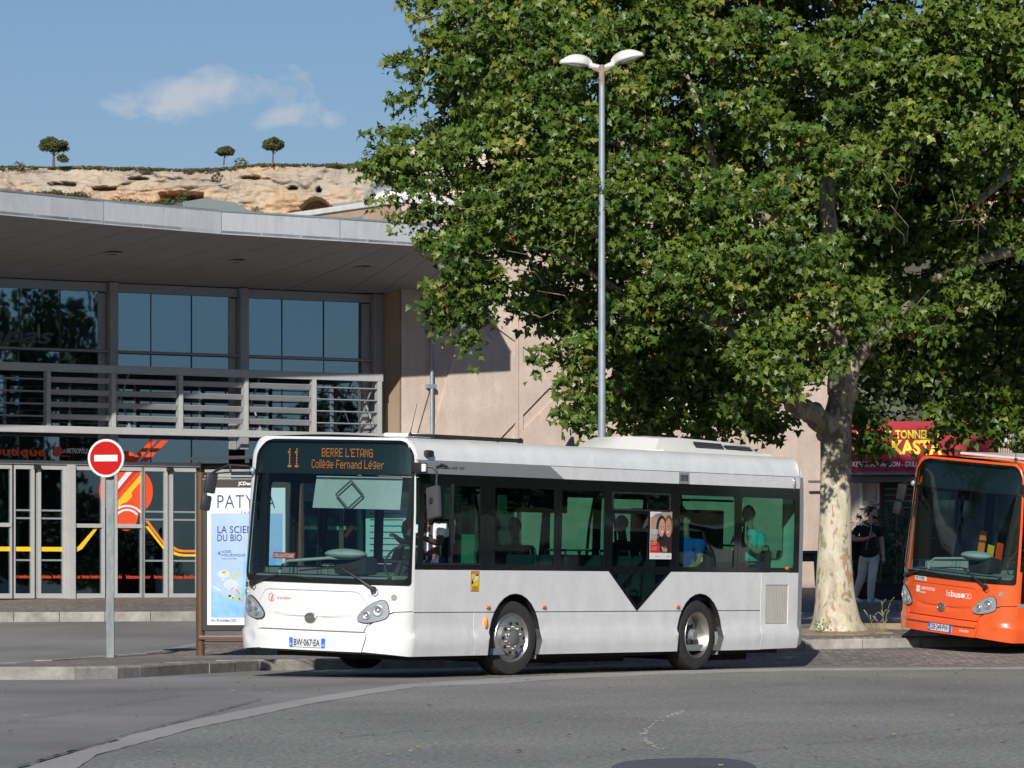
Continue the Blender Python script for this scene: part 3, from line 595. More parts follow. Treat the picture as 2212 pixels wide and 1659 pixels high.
def pine(px, ytop, ybase, wpx, label, lean=0.0):
    p = at(px, ybase+5, CD+8); sc = CD/FOC; h = (ybase-ytop)*sc+0.4; w = wpx*sc
    r = thing('pine_tree', label, 'pine tree', p, group='pines on the cliff top')
    m = M(); m.tube([(0, 0, -1), (lean*.3, 0, h*.2), (lean*.6, 0, h*.4), (lean, 0, h*.62), (lean, 0, h*.8)], [.42*w/9, .36*w/9, .3*w/9, .22*w/9, .08], 8)
    for k in range(7):
        a = k*2.4; m.tube([(lean*.6, 0, h*(.30+.03*k)), (lean+math.cos(a)*w*.18, math.sin(a)*w*.18, h*(.44+.02*k)), (lean+math.cos(a)*w*.34, math.sin(a)*w*.3, h*.58)], [.16*w/9, .1*w/9, .04], 6)
    m.build('trunk', 'pinebark', r, smooth=True)
    C = []; S = []; K = []
    rr = random.Random(int(px))
    for k in range(38):
        a = rr.uniform(0, 6.28); q = math.sqrt(rr.random())*.40; zz = h*(.50+.42*rr.random()*(1-(q/.42)**2*.65)+.05*(q/.4)); C.append((lean+math.cos(a)*q*w, math.sin(a)*q*w, zz)); S.append((w*.15, w*.15, h*.085)); K.append(420)
    c_ = clump_cloud(C, S, K, 0.36, seed=int(px), shell=0.9, jitter=0.45); c_.build('crown', 'pineleaf', r, norecalc=True)
pine(116, 290, 351, 66, 'largest umbrella pine standing alone at the left end of the cliff top')
pine(483, 314, 346, 41, 'smallest pine on the cliff top, low and wide, between two taller ones', 0.6)
pine(589, 292, 344, 46, 'slender umbrella pine on the cliff top, nearest the plane tree', 0.4)
p = at(134, 346, CD+3); bsh = clump_cloud([(0, 0, 0.6), (1, 0, 0.2)], [(1.7, 1.4, 1.4), (1.3, 1, 1)], [500, 300], 0.25, seed=9).build('round_bush', 'pineleaf', norecalc=True); bsh.location = p
tag(bsh, 'small round dark bush beside the trunk of the largest pine', 'bush')

# ------------------------------------------------------------------ station building (local: x along the glass front, y inwards, z up)
TH = math.atan2(0.546, 0.837)
SO = Vector((-10.2, 87.0, 0))
st = thing('station_building', 'glass fronted bus station under a curved white canopy, with grey louvres and red lettering', 'building', SO, (0, 0, TH))
def loc(X, Y): d = Vector((X, Y, 0))-SO; return (d.x*math.cos(TH)+d.y*math.sin(TH), -d.x*math.sin(TH)+d.y*math.cos(TH))
# room behind the glass
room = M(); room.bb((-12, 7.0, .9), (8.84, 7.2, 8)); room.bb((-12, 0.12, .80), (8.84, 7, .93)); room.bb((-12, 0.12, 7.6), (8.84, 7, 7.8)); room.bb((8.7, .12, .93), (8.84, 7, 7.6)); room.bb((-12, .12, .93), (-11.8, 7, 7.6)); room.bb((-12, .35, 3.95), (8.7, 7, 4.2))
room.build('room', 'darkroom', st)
m = M()
for x in (0.72, 1.05, 2.1, 4.9): m.bb((x, 1.6, .93), (x+.16, 1.75, 7.6))
m.build('interior_column', 'teal', st)
for (x0, x1, z0, z1, yy) in ((0.3, 1.6, .93, 1.9, 3.0), (3.3, 4.3, .93, 1.8, 3.5), (-1.5, -.3, .93, 2.0, 2.6)):
    M().bb((x0, yy, z0), (x1, yy+.6, z1), .03).build('reception_desk', 'greyint', st)
# columns, head rail, transoms
def alubox(a, b_, name, mt='alu', bev=0.01): return M().bb(a, b_, bev).build(name, mt, st)
cols_up = [(-2.45, -2.2), (-0.35+.0, -0.35)]
for a, b_ in ((-3.55, -3.33), (-0.62, -0.4), (2.37, 2.56), (5.40, 5.60), (8.62, 8.86)):
    alubox((a, -.16, 4.0), (b_, .10, 7.33), 'column', 'alu')
for a, b_ in ((2.19, 2.36), (5.22, 5.39), (8.42, 8.61)):
    alubox((a, .0, 3.99), (b_, .14, 7.12), 'window_frame', 'alu')
for a, b_ in ((1.437, 1.614), (-1.65, -1.47), (5.0, 5.2)):
    alubox((a, -.12, .9), (b_, .10, 3.62), 'column', 'alulight')
for a, b_ in ((-3.33, -.62), (-.4, 2.36), (2.57, 5.39), (5.61, 8.61)):
    alubox((a, -.05, 7.14), (b_, .10, 7.32), 'head_rail', 'alu'); 
    m = M(); m.tube([(a, -.12, 5.93), (b_, -.12, 5.93)], .028, 8); m.build('cross_rail', 'alu', st, smooth=True)
alubox((-12, -.09, 3.62), (8.86, .10, 3.70), 'door_header', 'alulight')
# glazing: each pane a part; black joints between
def pane(x0, x1, z0, z1, gm='gfac', y=0.03):
    a_, b2_, c_ = (random.uniform(-.005, .005) for _ in range(3)); return M().poly([(x0, y+a_, z0), (x1, y+b2_, z0), (x1, y+b2_+c_-a_, z1), (x0, y+c_, z1)], (0, .012, 0)).build('pane', gm, st)
upx = [(-3.3, -2.45), (-2.44, -1.5), (-1.49, -.62), (-.4, .415), (.425, 1.327), (1.337, 2.19), (2.56, 3.397), (3.407, 4.344), (4.354, 5.22), (5.61, 6.483), (6.493, 7.488), (7.498, 8.42)]
for a, b_ in upx:
    pane(a, b_, 3.705, 5.925); pane(a, b_, 5.935, 7.14)
    if a not in (-3.3, -.4, 2.56, 5.61):
        M().bb((a-.012, .015, 3.705), (a+.002, .05, 7.14)).build('glazing_joint', 'black', st)
for a, b_ in ((-12, -3.3), (-3.29, -1.5), (-1.49, .77), (.78, 2.2), (2.21, 3.9), (3.91, 5.3), (5.31, 7.0), (7.01, 8.5)):
    pass
# door level: x ranges of panes, frames round each
doorp = [(-3.4, -2.6, 0), (-2.5, -1.7, 0), (-1.42, -.6, 1), (-.5, .19, 2), (.30, .65, 0), (.87, 1.36, 0), (1.62, 2.24, 2), (2.60, 3.14, 2), (3.225, 3.68, 0), (3.88, 4.42, 0), (4.50, 4.95, 2), (5.25, 6.5, 2), (6.6, 8.3, 2)]
for a, b_, kind in doorp:
    z0 = 1.03; z1 = 3.60
    fr = M(); fw = .075
    fr.bb((a-fw, -.045, .93), (a, .06, 3.615)); fr.bb((b_, -.045, .93), (b_+fw, .06, 3.615)); fr.bb((a, -.045, .93), (b_, .06, 1.03)); fr.bb((a, -.045, 3.52), (b_, .06, 3.615))
    if kind == 2: fr.bb((a-.02, -.06, 2.36), (b_+.02, .06, 2.44))
    fo = fr.build('door' if kind == 0 else 'window', 'alulight', st)
    if kind == 2:
        for (c, d) in ((1.03, 2.36), (2.44, 3.52)): M().poly([(a, .0, c), (b_, .0, c), (b_, .0, d), (a, .0, d)], (0, .012, 0)).build('pane', 'gdoor', fo)
    else:
        M().poly([(a, .0, 1.03), (b_, .0, 1.03), (b_, .0, 3.52), (a, .0, 3.52)], (0, .012, 0)).build('pane', 'gdoor', fo)
        for zz in (1.68, 2.52, 2.68):
            M().bb((a, -.004, zz), (b_, -.001, zz+.035)).build('frosted_strip', 'lampgrey', fo)
# door operator heads and little sensors
for x in (.76, 3.78): M().bb((x-.07, -.14, 3.52), (x+.07, -.06, 3.60), .02).build('door_sensor', 'black', st)
# sun louvre cage
LY0, LY1 = -.95, -.80
alubox((-12, LY0, 5.44), (8.36, LY1, 5.60), 'louvre_beam', 'alulight'); alubox((-12, LY0-.03, 4.22), (8.36, LY1, 4.36), 'louvre_beam', 'alulight')
cage = M(); cage.bb((-12, -.82, 4.36), (8.9, -.10, 4.39)); 
posts = [-5.4, -3.95, -2.4, -.90, .58, 2.04, 3.57, 5.09, 6.70, 8.28]
for x in posts: alubox((x-.045, LY0-.01, 4.36), (x+.045, LY1, 5.44), 'louvre_post', 'alulight')
for i in range(len(posts)-1):
    a, b_ = posts[i]+.06, posts[i+1]-.06; tilt = R(60) if i in (5-1, 6-1, 7-1, 8-1, 1) else R(6)
    if i in (3, 8): tilt = R(5)
    for k in range(4):
        z = 4.55+k*.245
        M().box(((a+b_)/2, (LY0+LY1)/2, z), (b_-a, .118, .022), 0, .006, rx=-tilt).build('louvre_blade', 'alu', st)
for x in (-3.5, -.5, 2.47, 5.5, 8.25):
    m = M(); m.tube([(x, -.10, 5.5), (x, LY1, 4.4)], .02, 6); m.tube([(x, -.10, 4.5), (x, LY1, 5.5)], .02, 6); m.bb((x-.03, LY1, 4.36), (x+.03, -.10, 4.42)); m.bb((x-.03, LY1, 5.46), (x+.03, -.10, 5.52)); m.build('louvre_bracket', 'alu', st)
# canopy
plan = [(-18.5, 71.0), (-14.2, 75.6), (-11.6, 78.3), (-9.4, 80.0), (-7.69, 82.1), (-5.62, 84.3), (-3.39, 86.0), (-1.79, 87.3), (-0.55, 88.3)]
lp = [loc(*p) for p in plan]
for i in range(len(lp)-1):
    a = Vector(lp[i]); b_ = Vector(lp[i+1]); t_ = (b_-a).normalized(); nn = Vector((-t_.y, t_.x)); a2 = a+t_*.012; b2 = b_-t_*.012 if i < len(lp)-2 else b_
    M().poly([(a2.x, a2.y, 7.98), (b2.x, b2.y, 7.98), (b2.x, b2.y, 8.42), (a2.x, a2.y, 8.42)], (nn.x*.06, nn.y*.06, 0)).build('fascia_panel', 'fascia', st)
    M().poly([(a.x, a.y, 8.42), (b_.x, b_.y, 8.42), (b_.x-.02*nn.x, b_.y-.02*nn.y, 8.45), (a.x-.02*nn.x, a.y-.02*nn.y, 8.45)], (nn.x*.12, nn.y*.12, 0)).build('fascia_cap', 'fascia', st)
    if i: M().box((a.x+nn.x*.03, a.y+nn.y*.03, 8.2), (.03, .05, .44), math.atan2(t_.y, t_.x)).build('fascia_joint', 'greyroof', st)
    if i % 1 == 0:
        for q in (.18, .5, .82):
            c = a+(b_-a)*q
            for z in (8.04, 8.36): M().disc((c.x-nn.x*.001, c.y-nn.y*.001, z), .012, (-nn.x, -nn.y, 0), 8, .004).build('rivet', 'alu', st)
inner = [(-12+i*(21.0/8), -.02) for i in range(9)]; inner[-1] = (10.05, -.86); inner[-2] = (8.0, -.02)
for i in range(len(lp)-1):
    for k in range(3):
        t0, t1 = k/3, (k+1)/3
        def o_(t_): return Vector((*lp[i], 8.0)).lerp(Vector((*lp[i+1], 8.0)), t_)
        def n_(t_): return Vector((*inner[i], 7.335)).lerp(Vector((*inner[i+1], 7.335)), t_)
        g0 = 0.004
        P4 = [o_(t0+g0), o_(t1-g0), n_(t1-g0), n_(t0+g0)]
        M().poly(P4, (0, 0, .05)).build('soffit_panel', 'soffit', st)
M().poly([(*lp[-1], 7.98), (inner[-1][0], inner[-1][1], 7.3), (inner[-1][0], inner[-1][1], 8.45), (*lp[-1], 8.45)], (-.05, .02, 0)).build('fascia_panel', 'fascia', st)
rf = M(); 
for i in range(len(lp)-1): rf.poly([(*lp[i], 8.40), (*lp[i+1], 8.40), (inner[i+1][0], inner[i+1][1]+3, 8.35), (inner[i][0], inner[i][1]+3, 8.35)], (0, 0, .04))
rf.bb((-12, 2.9, 7.8), (8.84, 14, 8.3)); rf.build('roof', 'greyroof', st)
for (px, py) in ((243, 546), (510, 563), (782, 577)):
    # intersect the line of sight with the soffit by stepping depth
    best = None
    for k in range(400):
        D = 80+k*.03; P_ = at(px, py, D); lx, ly = loc(P_.x, P_.y)
        yo = interp(lx, [p[0] for p in lp], [p[1] for p in lp]); f = (ly-yo)/(0-yo)
        zz = 8.0+(7.335-8.0)*f; e = abs(P_.z-zz)
        if best is None or e < best[0]: best = (e, lx, ly, zz)
    _, lx, ly, zz = best
    r_ = M(); r_.lathe([(.10, -.03), (.17, -.03), (.185, -.015), (.17, .0), (.10, .0)], (lx, ly, zz), 'Z', 24); ro = r_.build('downlight', 'alulight', st, smooth=True)
    M().lathe([(.001, -.02), (.10, -.012)], (lx, ly, zz), 'Z', 20).build('lamp_glass', 'lens', ro)
# band above doors: lettering and emblem decals on the panes
fS = lambda x, z, o: (x, .022-o if False else -.004-o, z)
fT = lambda x, z, o: (x, .024, z)
text('boutique', fT, -0.98, 3.755, 2.0, .0, .02, name='lettering', mat_='emb', parent=st) if False else None
def dx(px, py=1000): return ((px-1106)*87/FOC+10.2)/(.837-.546*(px-1106)/FOC)
def dz(px, py): return EYE+(HOR-py)*(87+.546*dx(px))/FOC
def dp(*pts): return [(dx(a), dz(a, b_)) for a, b_ in pts]
text('boutique', fT, dx(-34), dz(0, 983), dx(100)-dx(-34), .17, .03, mat_='emb', parent=st)
text('LA', fT, dx(134), dz(134, 978.5), dx(143)-dx(134), .085, 0, mat_='embw', parent=st); text('METROPOLE', fT, dx(145), dz(145, 978.5), dx(191)-dx(145), .095, .02, mat_='embw', parent=st)
text('Mobilité', fT, dx(134), dz(134, 987), dx(153)-dx(134), .04, .01, mat_='emb', parent=st)
m = M()
for (a, b_) in ((121, 970), (128, 970), (121, 979), (128, 979)): m.disc((dx(a), .012, dz(a, b_)), .05, (0, -1, 0), 14)
m.build('logo_emblem', 'emb', st)
# quatrefoil emblem: four circles, split by the frames it crosses; the flat print lies on the panes
def decal(pts, mt, yy, clip=None):
    M().poly([(a, yy, b_) for a, b_ in pts], (0, -.0015, 0)).build('window_decal', mt, st)
def circ(cx, cy, r, n=40): return [(cx+r*math.cos(2*math.pi*k/n), cy+r*math.sin(2*math.pi*k/n)) for k in range(n)]
ex, ez = dx(272), dz(272, 1061)
R1 = .285; of = .33; ov = .44; Rv = .365
q4 = M()
def union4():
    pts = []
    for k in range(4):
        a0 = k*90
        for j in range(-50, 51, 5):
            a = R(a0+j*1.9); cx = of*math.cos(R(a0)); cy = ov*math.sin(R(a0)); pts.append((ex+cx+R1*math.cos(a), ez+cy+(Rv if k % 2 else .40)*math.sin(a)))
    pts.sort(key=lambda p: math.atan2(p[1]-ez, p[0]-ex)); return pts
U = union4()
YD = -.004
decal(U, 'emb', YD)
decal([(ex+.27*math.cos(R(a)), 3.70+.23*math.sin(R(a))) for a in range(0, 181, 10)], 'emb', .024)
def clipseg(poly_, x0, x1): return poly_
s_ = .24/1.0
decal([(ex-.34, ez-.02), (ex+.17, ez+.42), (ex+.28, ez+.42), (ex-.30, ez-.16)], 'emb2', YD-.002)
decal([(ex-.33, ez+.02), (ex+.10, ez+.50), (ex+.24, ez+.50), (ex-.33, ez-.12)], 'embw', YD-.004)
decal([(ex-.33, ez-.34), (ex+.33, ez+.34), (ex+.33, ez+.20), (ex+.12, ez-.03), (ex+.14, ez-.10), (ex+.02, ez-.22), (ex-.10, ez-.26), (ex-.33, ez-.50)], 'emby', YD-.004)
for (rr, zc) in ((.30, -.62), (.22, -.62)):
    m = M(); 
    for k in range(12):
        a, b_ = R(35+110*k/12), R(35+110*(k+1)/12)
        m.poly([(ex+.02+(rr+.02)*1.3*math.cos(a), YD-.006, ez+zc+(rr+.04)*math.sin(a)), (ex+.02+(rr+.02)*1.3*math.cos(b_), YD-.006, ez+zc+(rr+.04)*math.sin(b_)), (ex+.02+(rr-.02)*1.3*math.cos(b_), YD-.006, ez+zc+(rr-.0)*math.sin(b_)), (ex+.02+(rr-.02)*1.3*math.cos(a), YD-.006, ez+zc+(rr-.0)*math.sin(a))], (0, -.001, 0))
    m.build('window_decal', 'embw', st)
for k, (a, b_) in enumerate((((281, 997), (323, 951)), ((303, 997), (347, 951)))):
    w_ = 16
    decal(dp(a, (a[0]+w_, a[1]), (b_[0]+w_+2, b_[1]), (b_[0]+2, b_[1])), 'emb', .022)
fl = [(-.5, 0.19), (.30, .65), (.87, 1.36)]
zy = dz(60, 1186)
for a, b_ in [(-3.4, -2.6), (-2.5, -1.7), (-1.42, -.6)]+fl: decal([(a, zy-.045), (b_, zy-.045), (b_, zy+.045), (a, zy+.045)], 'emby', -.006)
a0 = dx(164); decal([(1.62, zy-.045), (a0+.03, zy-.045), (a0+.14, zy+.01), (dx(214), dz(214, 1137)), (dx(207), dz(207, 1137)), (a0+.05, zy+.06), (a0, zy+.045), (1.62, zy+.045)], 'emby', -.006)
decal(dp((313, 1125), (320, 1125), (353, 1170), (353, 1177)), 'embo', -.006); decal(dp((313, 1137), (320, 1137), (353, 1180), (353, 1188)), 'emby', -.006)
decal([(3.88, dz(371, 1186)), (4.02, dz(380, 1192)), (4.15, dz(390, 1193)), (4.42, dz(420, 1193)), (4.42, dz(420, 1188)), (4.15, dz(390, 1188)), (4.02, dz(380, 1186)), (3.88, dz(371, 1178))], 'embo', -.006)
decal([(3.88, dz(371, 1197)), (4.02, dz(380, 1201)), (4.15, dz(390, 1202)), (4.42, dz(420, 1202)), (4.42, dz(420, 1197)), (4.15, dz(390, 1197)), (4.02, dz(380, 1195)), (3.88, dz(371, 1189))], 'emby', -.006)
fD = lambda x, z, o: (x, -.003, z)
for s, a, b_ in (('lebus', -.48, -.1), ('m', .32, .38), ('lemétro', .40, .64), ('lebateau', .89, 1.12), ('levélo', 1.16, 1.35), ('lecar', 1.63, 1.78), ('letram', 1.81, 1.98), ('lemétro', 2.01, 2.23), ('vélo', 2.61, 2.72), ('lebateau', 2.82, 3.12), ('lecar', 3.24, 3.38), ('letram', 3.46, 3.67), ('lebateau', 3.89, 4.13), ('levélo', 4.16, 4.41)):
    text(s, fD, a, 1.335, b_-a, .075, .012, mat_='emb', parent=st)
text('Ampas', lambda x, z, o: (x, .022, z), -1.2, dz(0, 738), dx(118)+1.2, .32, .02, shear=.35, mat_='faded', parent=st)
# pink rendered block
PX0 = 8.87; PY0 = -.84
pb = M(); pb.bb((PX0+.05, PY0+.06, .8), (20.75, 12, 9.2)); pb.build('wall_core', 'groove', st)
def pl(px): # x along the pink front for a picture column
    p = px-1106; s = ((p*91.15/FOC)+2.30)/(.837-.546*p/FOC); return PX0+s
def pz(px, py): s = pl(px)-PX0; return EYE+(HOR-py)*(91.15+.546*s)/FOC
def pp(*pts): return [(pl(a), pz(a, b_)) for a, b_ in pts]
fP = lambda x, z, o: (x, PY0-o, z)
x1, x2, x3, x4 = pl(1122), pl(1406), pl(1610), 20.8
bandA = pp((1030, 672), (1124, 741), (1200, 800), (1290, 862), (1290, 905), (1200, 838), (1124, 780), (1030, 712))
# recessed diagonal bands cut in each panel
def hol(*p): return pp(*p)
panels = [((PX0, x1-.012), [hol((958, 770), (984, 770), (921, 958), (893, 958)), ]),
          ((x1+.012, x2-.012), []), ((x2+.012, x3-.012), []), ((x3+.012, x4), [])]
bands = [((958, 742), (986, 742), (925, 1000), (884, 1000)), ((1050, 690), (1115, 737), (1115, 772), (1050, 724)), ((1131, 748), (1182, 787), (1182, 820), (1131, 783)),
         ((1115, 912), (1115, 946), (1074, 990), (1040, 990)), ((1187, 838), (1222, 838), (1131, 930), (1131, 896)), ((1595, 819), (1600, 870), (1420, 968), (1400, 930)), ((1617, 808), (1760, 728), (1760, 772), (1617, 860))]
for (a, b_), _ in panels:
    hl = []
    for bd in bands:
        P_ = pp(*bd)
        if min(p[0] for p in P_) > a+.02 and max(p[0] for p in P_) < b_-.02: hl.append(P_)
    patch(fP, [(a, .8), (b_, .8), (b_, 9.2), (a, 9.2)], hl, st=.5, top=0, bot=-.075).build('wall_panel', 'pink', st)
fQ = lambda y, z, o: (PX0+o, y, z)
for (a, b_) in ((PY0+.0, 1.6), (1.62, 4.7), (4.72, 8.0), (8.02, 12)):
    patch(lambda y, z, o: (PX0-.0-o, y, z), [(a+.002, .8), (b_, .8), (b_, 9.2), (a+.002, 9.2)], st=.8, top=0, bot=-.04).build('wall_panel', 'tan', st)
m = M(); m.bb((PX0-.05, PY0-.05, 9.2), (20.85, PY0+.25, 9.32), .02); m.bb((PX0-.05, PY0+.25, 9.2), (PX0+.25, 12.1, 9.32), .02); m.build('coping', 'coping', st)
m = M(); xq = pl(929); m.tube([(xq, PY0-.09, 1.0), (xq, PY0-.09, 9.1)], .038, 10); m.build('downpipe', 'galv', st, smooth=True)
for z in (5.33, 3.2): M().bb((xq-.10, PY0-.13, z), (xq+.10, PY0-.001, z+.09), .01).build('pipe_bracket', 'galv', st)
m = M(); m.poly([(PX0-.002, 5.4, 8.5), (PX0-.002, 5.4, 9.1), (PX0-.002, 4.9, 9.1), (PX0-.002, 4.9, 8.5)], (-.06, 0, 0)); m.build('wall_cabinet', 'coping', st)
m = M(); m.poly([(PX0-.001, 1.3, 8.5), (PX0-.001, 1.3, 9.02), (PX0-.001, .55, 9.02), (PX0-.001, .55, 8.5)], (-.1, 0, 0)); m.build('wall_cabinet', 'lampgrey', st)
m = M(); m.tube([(PX0-.3, 3.4, 8.72), (PX0-.3, 4.8, 8.72)], .24, 12); m.build('white_duct', 'coping', st, smooth=True)
# horizontal handrail pipe on the wall behind the bus rear
m = M(); m.tube([(pl(1727), PY0-.35, pz(1727, 1041)), (pl(1850), PY0-.35, pz(1850, 1041))], .03, 8); m.tube([(pl(1790), PY0-.35, pz(1790, 1041)), (pl(1815), PY0-.03, pz(1815, 1034))], .02, 6); m.build('wall_rail', 'awnbar', st)
# roof furniture behind the canopy
P_ = at(458, 462, 92); vent = thing('roof_ventilator', 'grey green metal ventilator with sloping top on the canopy roof', 'ventilator', (P_.x, P_.y, 8.36), (0, 0, TH*.6))
zt = 9.36-.05
m = M(); vs = []; m.poly([(x, -.5, z) for x, z in ((-.78, 0), (.80, 0), (.80, .67), (.34, .90), (-.34, .955), (-.78, .87))], (0, 1.3, 0)); m.build('hood', 'ventgrey', vent)
M().bb((-1.0, -.55, -.02), (1.0, .95, .04), .01).build('flange', 'ventgrey', vent)
m = M(); a = at(572, 468, 91); b_ = at(608, 463, 91); m.tube([a, b_], .045, 8); o = m.build('roof_pipe', 'ventgrey', smooth=True); tag(o, 'short grey pipe poking up over the canopy edge right of the ventilator', 'pipe')
# upper block behind the pink parapet
ub = thing('rooftop_plant_room', 'maroon plant room with grey corrugated roof and silver ducts behind the pink parapet', 'plant room', at(840, 440, 99))
def L2(px, py, D=99.0): v = at(px, py, D)-at(840, 440, 99); return v
a = L2(733, 470); M().bb((a.x, 0, a.z-1.0), (a.x+1.6, 3, L2(733, 447).z)).build('cladding', 'maroon', ub)
m = M()
for k in range(26): m.tube([(a.x-.1+k*.08, -.15, L2(733, 440).z-.04+k*.006), (a.x-.1+k*.08, 3.1, L2(733, 440).z+.1+k*.006)], .05, 6)
m.build('corrugated_roof', 'greyroof', ub)
m = M(); m.tube([L2(800, 436), L2(820, 430), L2(850, 426), L2(905, 430)], [.25, .28, .3, .26], 12); m.tube([L2(790, 446), L2(880, 430), L2(960, 432)], .12, 10); m.build('duct', 'foil', ub, smooth=True)
tw = thing('pale_gable_building', 'pale pink gable wall rising behind the plane tree leaves above the parapet', 'building', at(870, 440, 112))
m = M(); w0 = at(870, 440, 112)
def T(px, py): v = at(px, py, 112)-w0; return (v.x, 0, v.z)
m.poly([T(788, 480), T(1150, 480), T(1150, 330), T(870, 316), T(793, 427)], (0, 3, 0)); m.build('wall', 'palepink', tw)
m = M(); q = [T(790, 430), T(869, 314)]; m.tube([(x, -.08, z) for x, _, z in q], .07, 6); m.build('roof_edge', 'greyroof', tw)

# ------------------------------------------------------------------ people
MT['beard'] = mat('brown_beard', (0.07, 0.032, 0.018), 0.9, var=.3, scale=60)
def skinned(name, J, Eg, mt, parent, sub=2, root=0, **props):
    """J: list of (x,y,z,rx,ry); Eg: edges.  One continuous skin over a joint skeleton."""
    me = bpy.data.meshes.new(name); me.from_pydata([j[:3] for j in J], Eg, [])
    ob = bpy.data.objects.new(name, me); COL.objects.link(ob)
    md = ob.modifiers.new('skin', 'SKIN'); md.use_smooth_shade = True; md.branch_smoothing = 0.7
    for i, j in enumerate(J):
        sv = me.skin_vertices[0].data[i]; sv.radius = (j[3], j[4] if len(j) > 4 else j[3]); sv.use_root = (i == root)
    s2 = ob.modifiers.new('s', 'SUBSURF'); s2.levels = sub; s2.render_levels = sub
    dg = bpy.context.evaluated_depsgraph_get(); m2 = bpy.data.meshes.new_from_object(ob.evaluated_get(dg))
    bpy.data.objects.remove(ob); bpy.data.meshes.remove(me)
    m2.name = name; m2.materials.clear(); m2.materials.append(MT[mt] if isinstance(mt, str) else mt)
    m2.polygons.foreach_set('use_smooth', [True]*len(m2.polygons))
    return link(name, m2, parent, **props)
def head_on(p, parent, c, skin='skin', face=0.0, hair='hair', beard=False):
    """hair cap, ears, nose, eyes over the head end of the skinned body; c = head centre, facing +x rotated by face"""
    Mx = Matrix.Translation(c) @ Matrix.Rotation(face, 4, 'Z')
    def tr(m): m.v = [tuple(Mx @ Vector(v)) for v in m.v]; return m
    h = M(); seg, rg = 20, 12; vs = []
    for i in range(rg+1):
        ph = math.pi*i/rg
        for k in range(seg):
            a = 2*math.pi*k/seg; f = math.cos(a)
            lim = .88 if f > 0.55 else (1.5 if f > -.1 else 1.95)
            q = min(ph, lim); r_ = 1.0+0.03*math.sin(9*a+5*ph)
            vs.append((-.012+.106*r_*math.sin(q)*math.cos(a), .088*r_*math.sin(q)*math.sin(a), .012+.122*r_*math.cos(q)))
    h.add(vs, [(i*seg+k, (i+1)*seg+k, (i+1)*seg+(k+1) % seg, i*seg+(k+1) % seg) for i in range(rg) for k in range(seg)])
    tr(h).build('hair', hair, parent, smooth=True, sharp=80)
    f = M(); f.sphere((-.002, 0, .004), (.092, .076, .108), 18, 12); f.add([(.088, -.014, -.03), (.088, .014, -.03), (.09, .008, .015), (.09, -.008, .015), (.118, 0, -.028)], [(0, 1, 4), (1, 2, 4), (2, 3, 4), (3, 0, 4)])
    for s in (-1, 1): f.sphere((0, .083*s, -.005), (.022, .012, .034), 8, 6)
    f.bb((.083, -.024, -.062), (.094, .024, -.05), .003)
    tr(f).build('face', skin, parent, smooth=True)
    e = M()
    for s in (-1, 1): e.sphere((.084, .033*s, .006), (.007, .010, .005), 8, 6); e.bb((.084, .020 if s > 0 else -.046, .024), (.091, .046 if s > 0 else -.020, .028))
    tr(e).build('eyes', 'inkblack', parent)
    if beard:
        b_ = M(); b_.add([(.075, -.06, -.04), (.09, -.03, -.05), (.095, 0, -.045), (.09, .03, -.05), (.075, .06, -.04), (.03, .075, -.03), (.03, -.075, -.03), (.06, -.045, -.10), (.085, 0, -.115), (.06, .045, -.10), (.02, .055, -.08), (.02, -.055, -.08)],
                         [(0, 1, 7), (1, 2, 8, 7), (2, 3, 9, 8), (3, 4, 9), (4, 5, 10, 9), (0, 7, 11, 6), (7, 8, 9, 10, 11)]); tr(b_).build('beard', 'beard', parent, smooth=True)
def hand(m_, w, d, up, s=1.0, curl=0.9):
    """palm plus five tapering bent fingers, appended to an M; d = finger direction, up = back of the hand"""
    w = Vector(w); d = Vector(d).normalized(); up = Vector(up); up = (up-d*up.dot(d)).normalized(); sd = d.cross(up)
    m_.tube([w-d*.01, w+d*.03*s, w+d*.075*s], [.022*s, .040*s, .038*s], 10, squash=.5)
    for k, (o, l) in enumerate(((-.030, .062), (-.010, .072), (.010, .068), (.029, .055))):
        b0 = w+d*.07*s+sd*o*s; d2 = (d*math.cos(curl)-up*math.sin(curl)); d3 = (d*math.cos(curl*1.9)-up*math.sin(curl*1.9))
        m_.tube([b0, b0+d*l*.35*s, b0+d*l*.35*s+d2*l*.4*s, b0+d*l*.35*s+d2*l*.4*s+d3*l*.35*s], [.0095*s, .009*s, .008*s, .006*s], 7)
    b0 = w+d*.02*s-sd*.03*s; m_.tube([b0, b0+(d*.6-sd*.7-up*.2)*.035*s, b0+(d*.95-sd*.55-up*.5)*.065*s], [.012*s, .010*s, .007*s], 7)
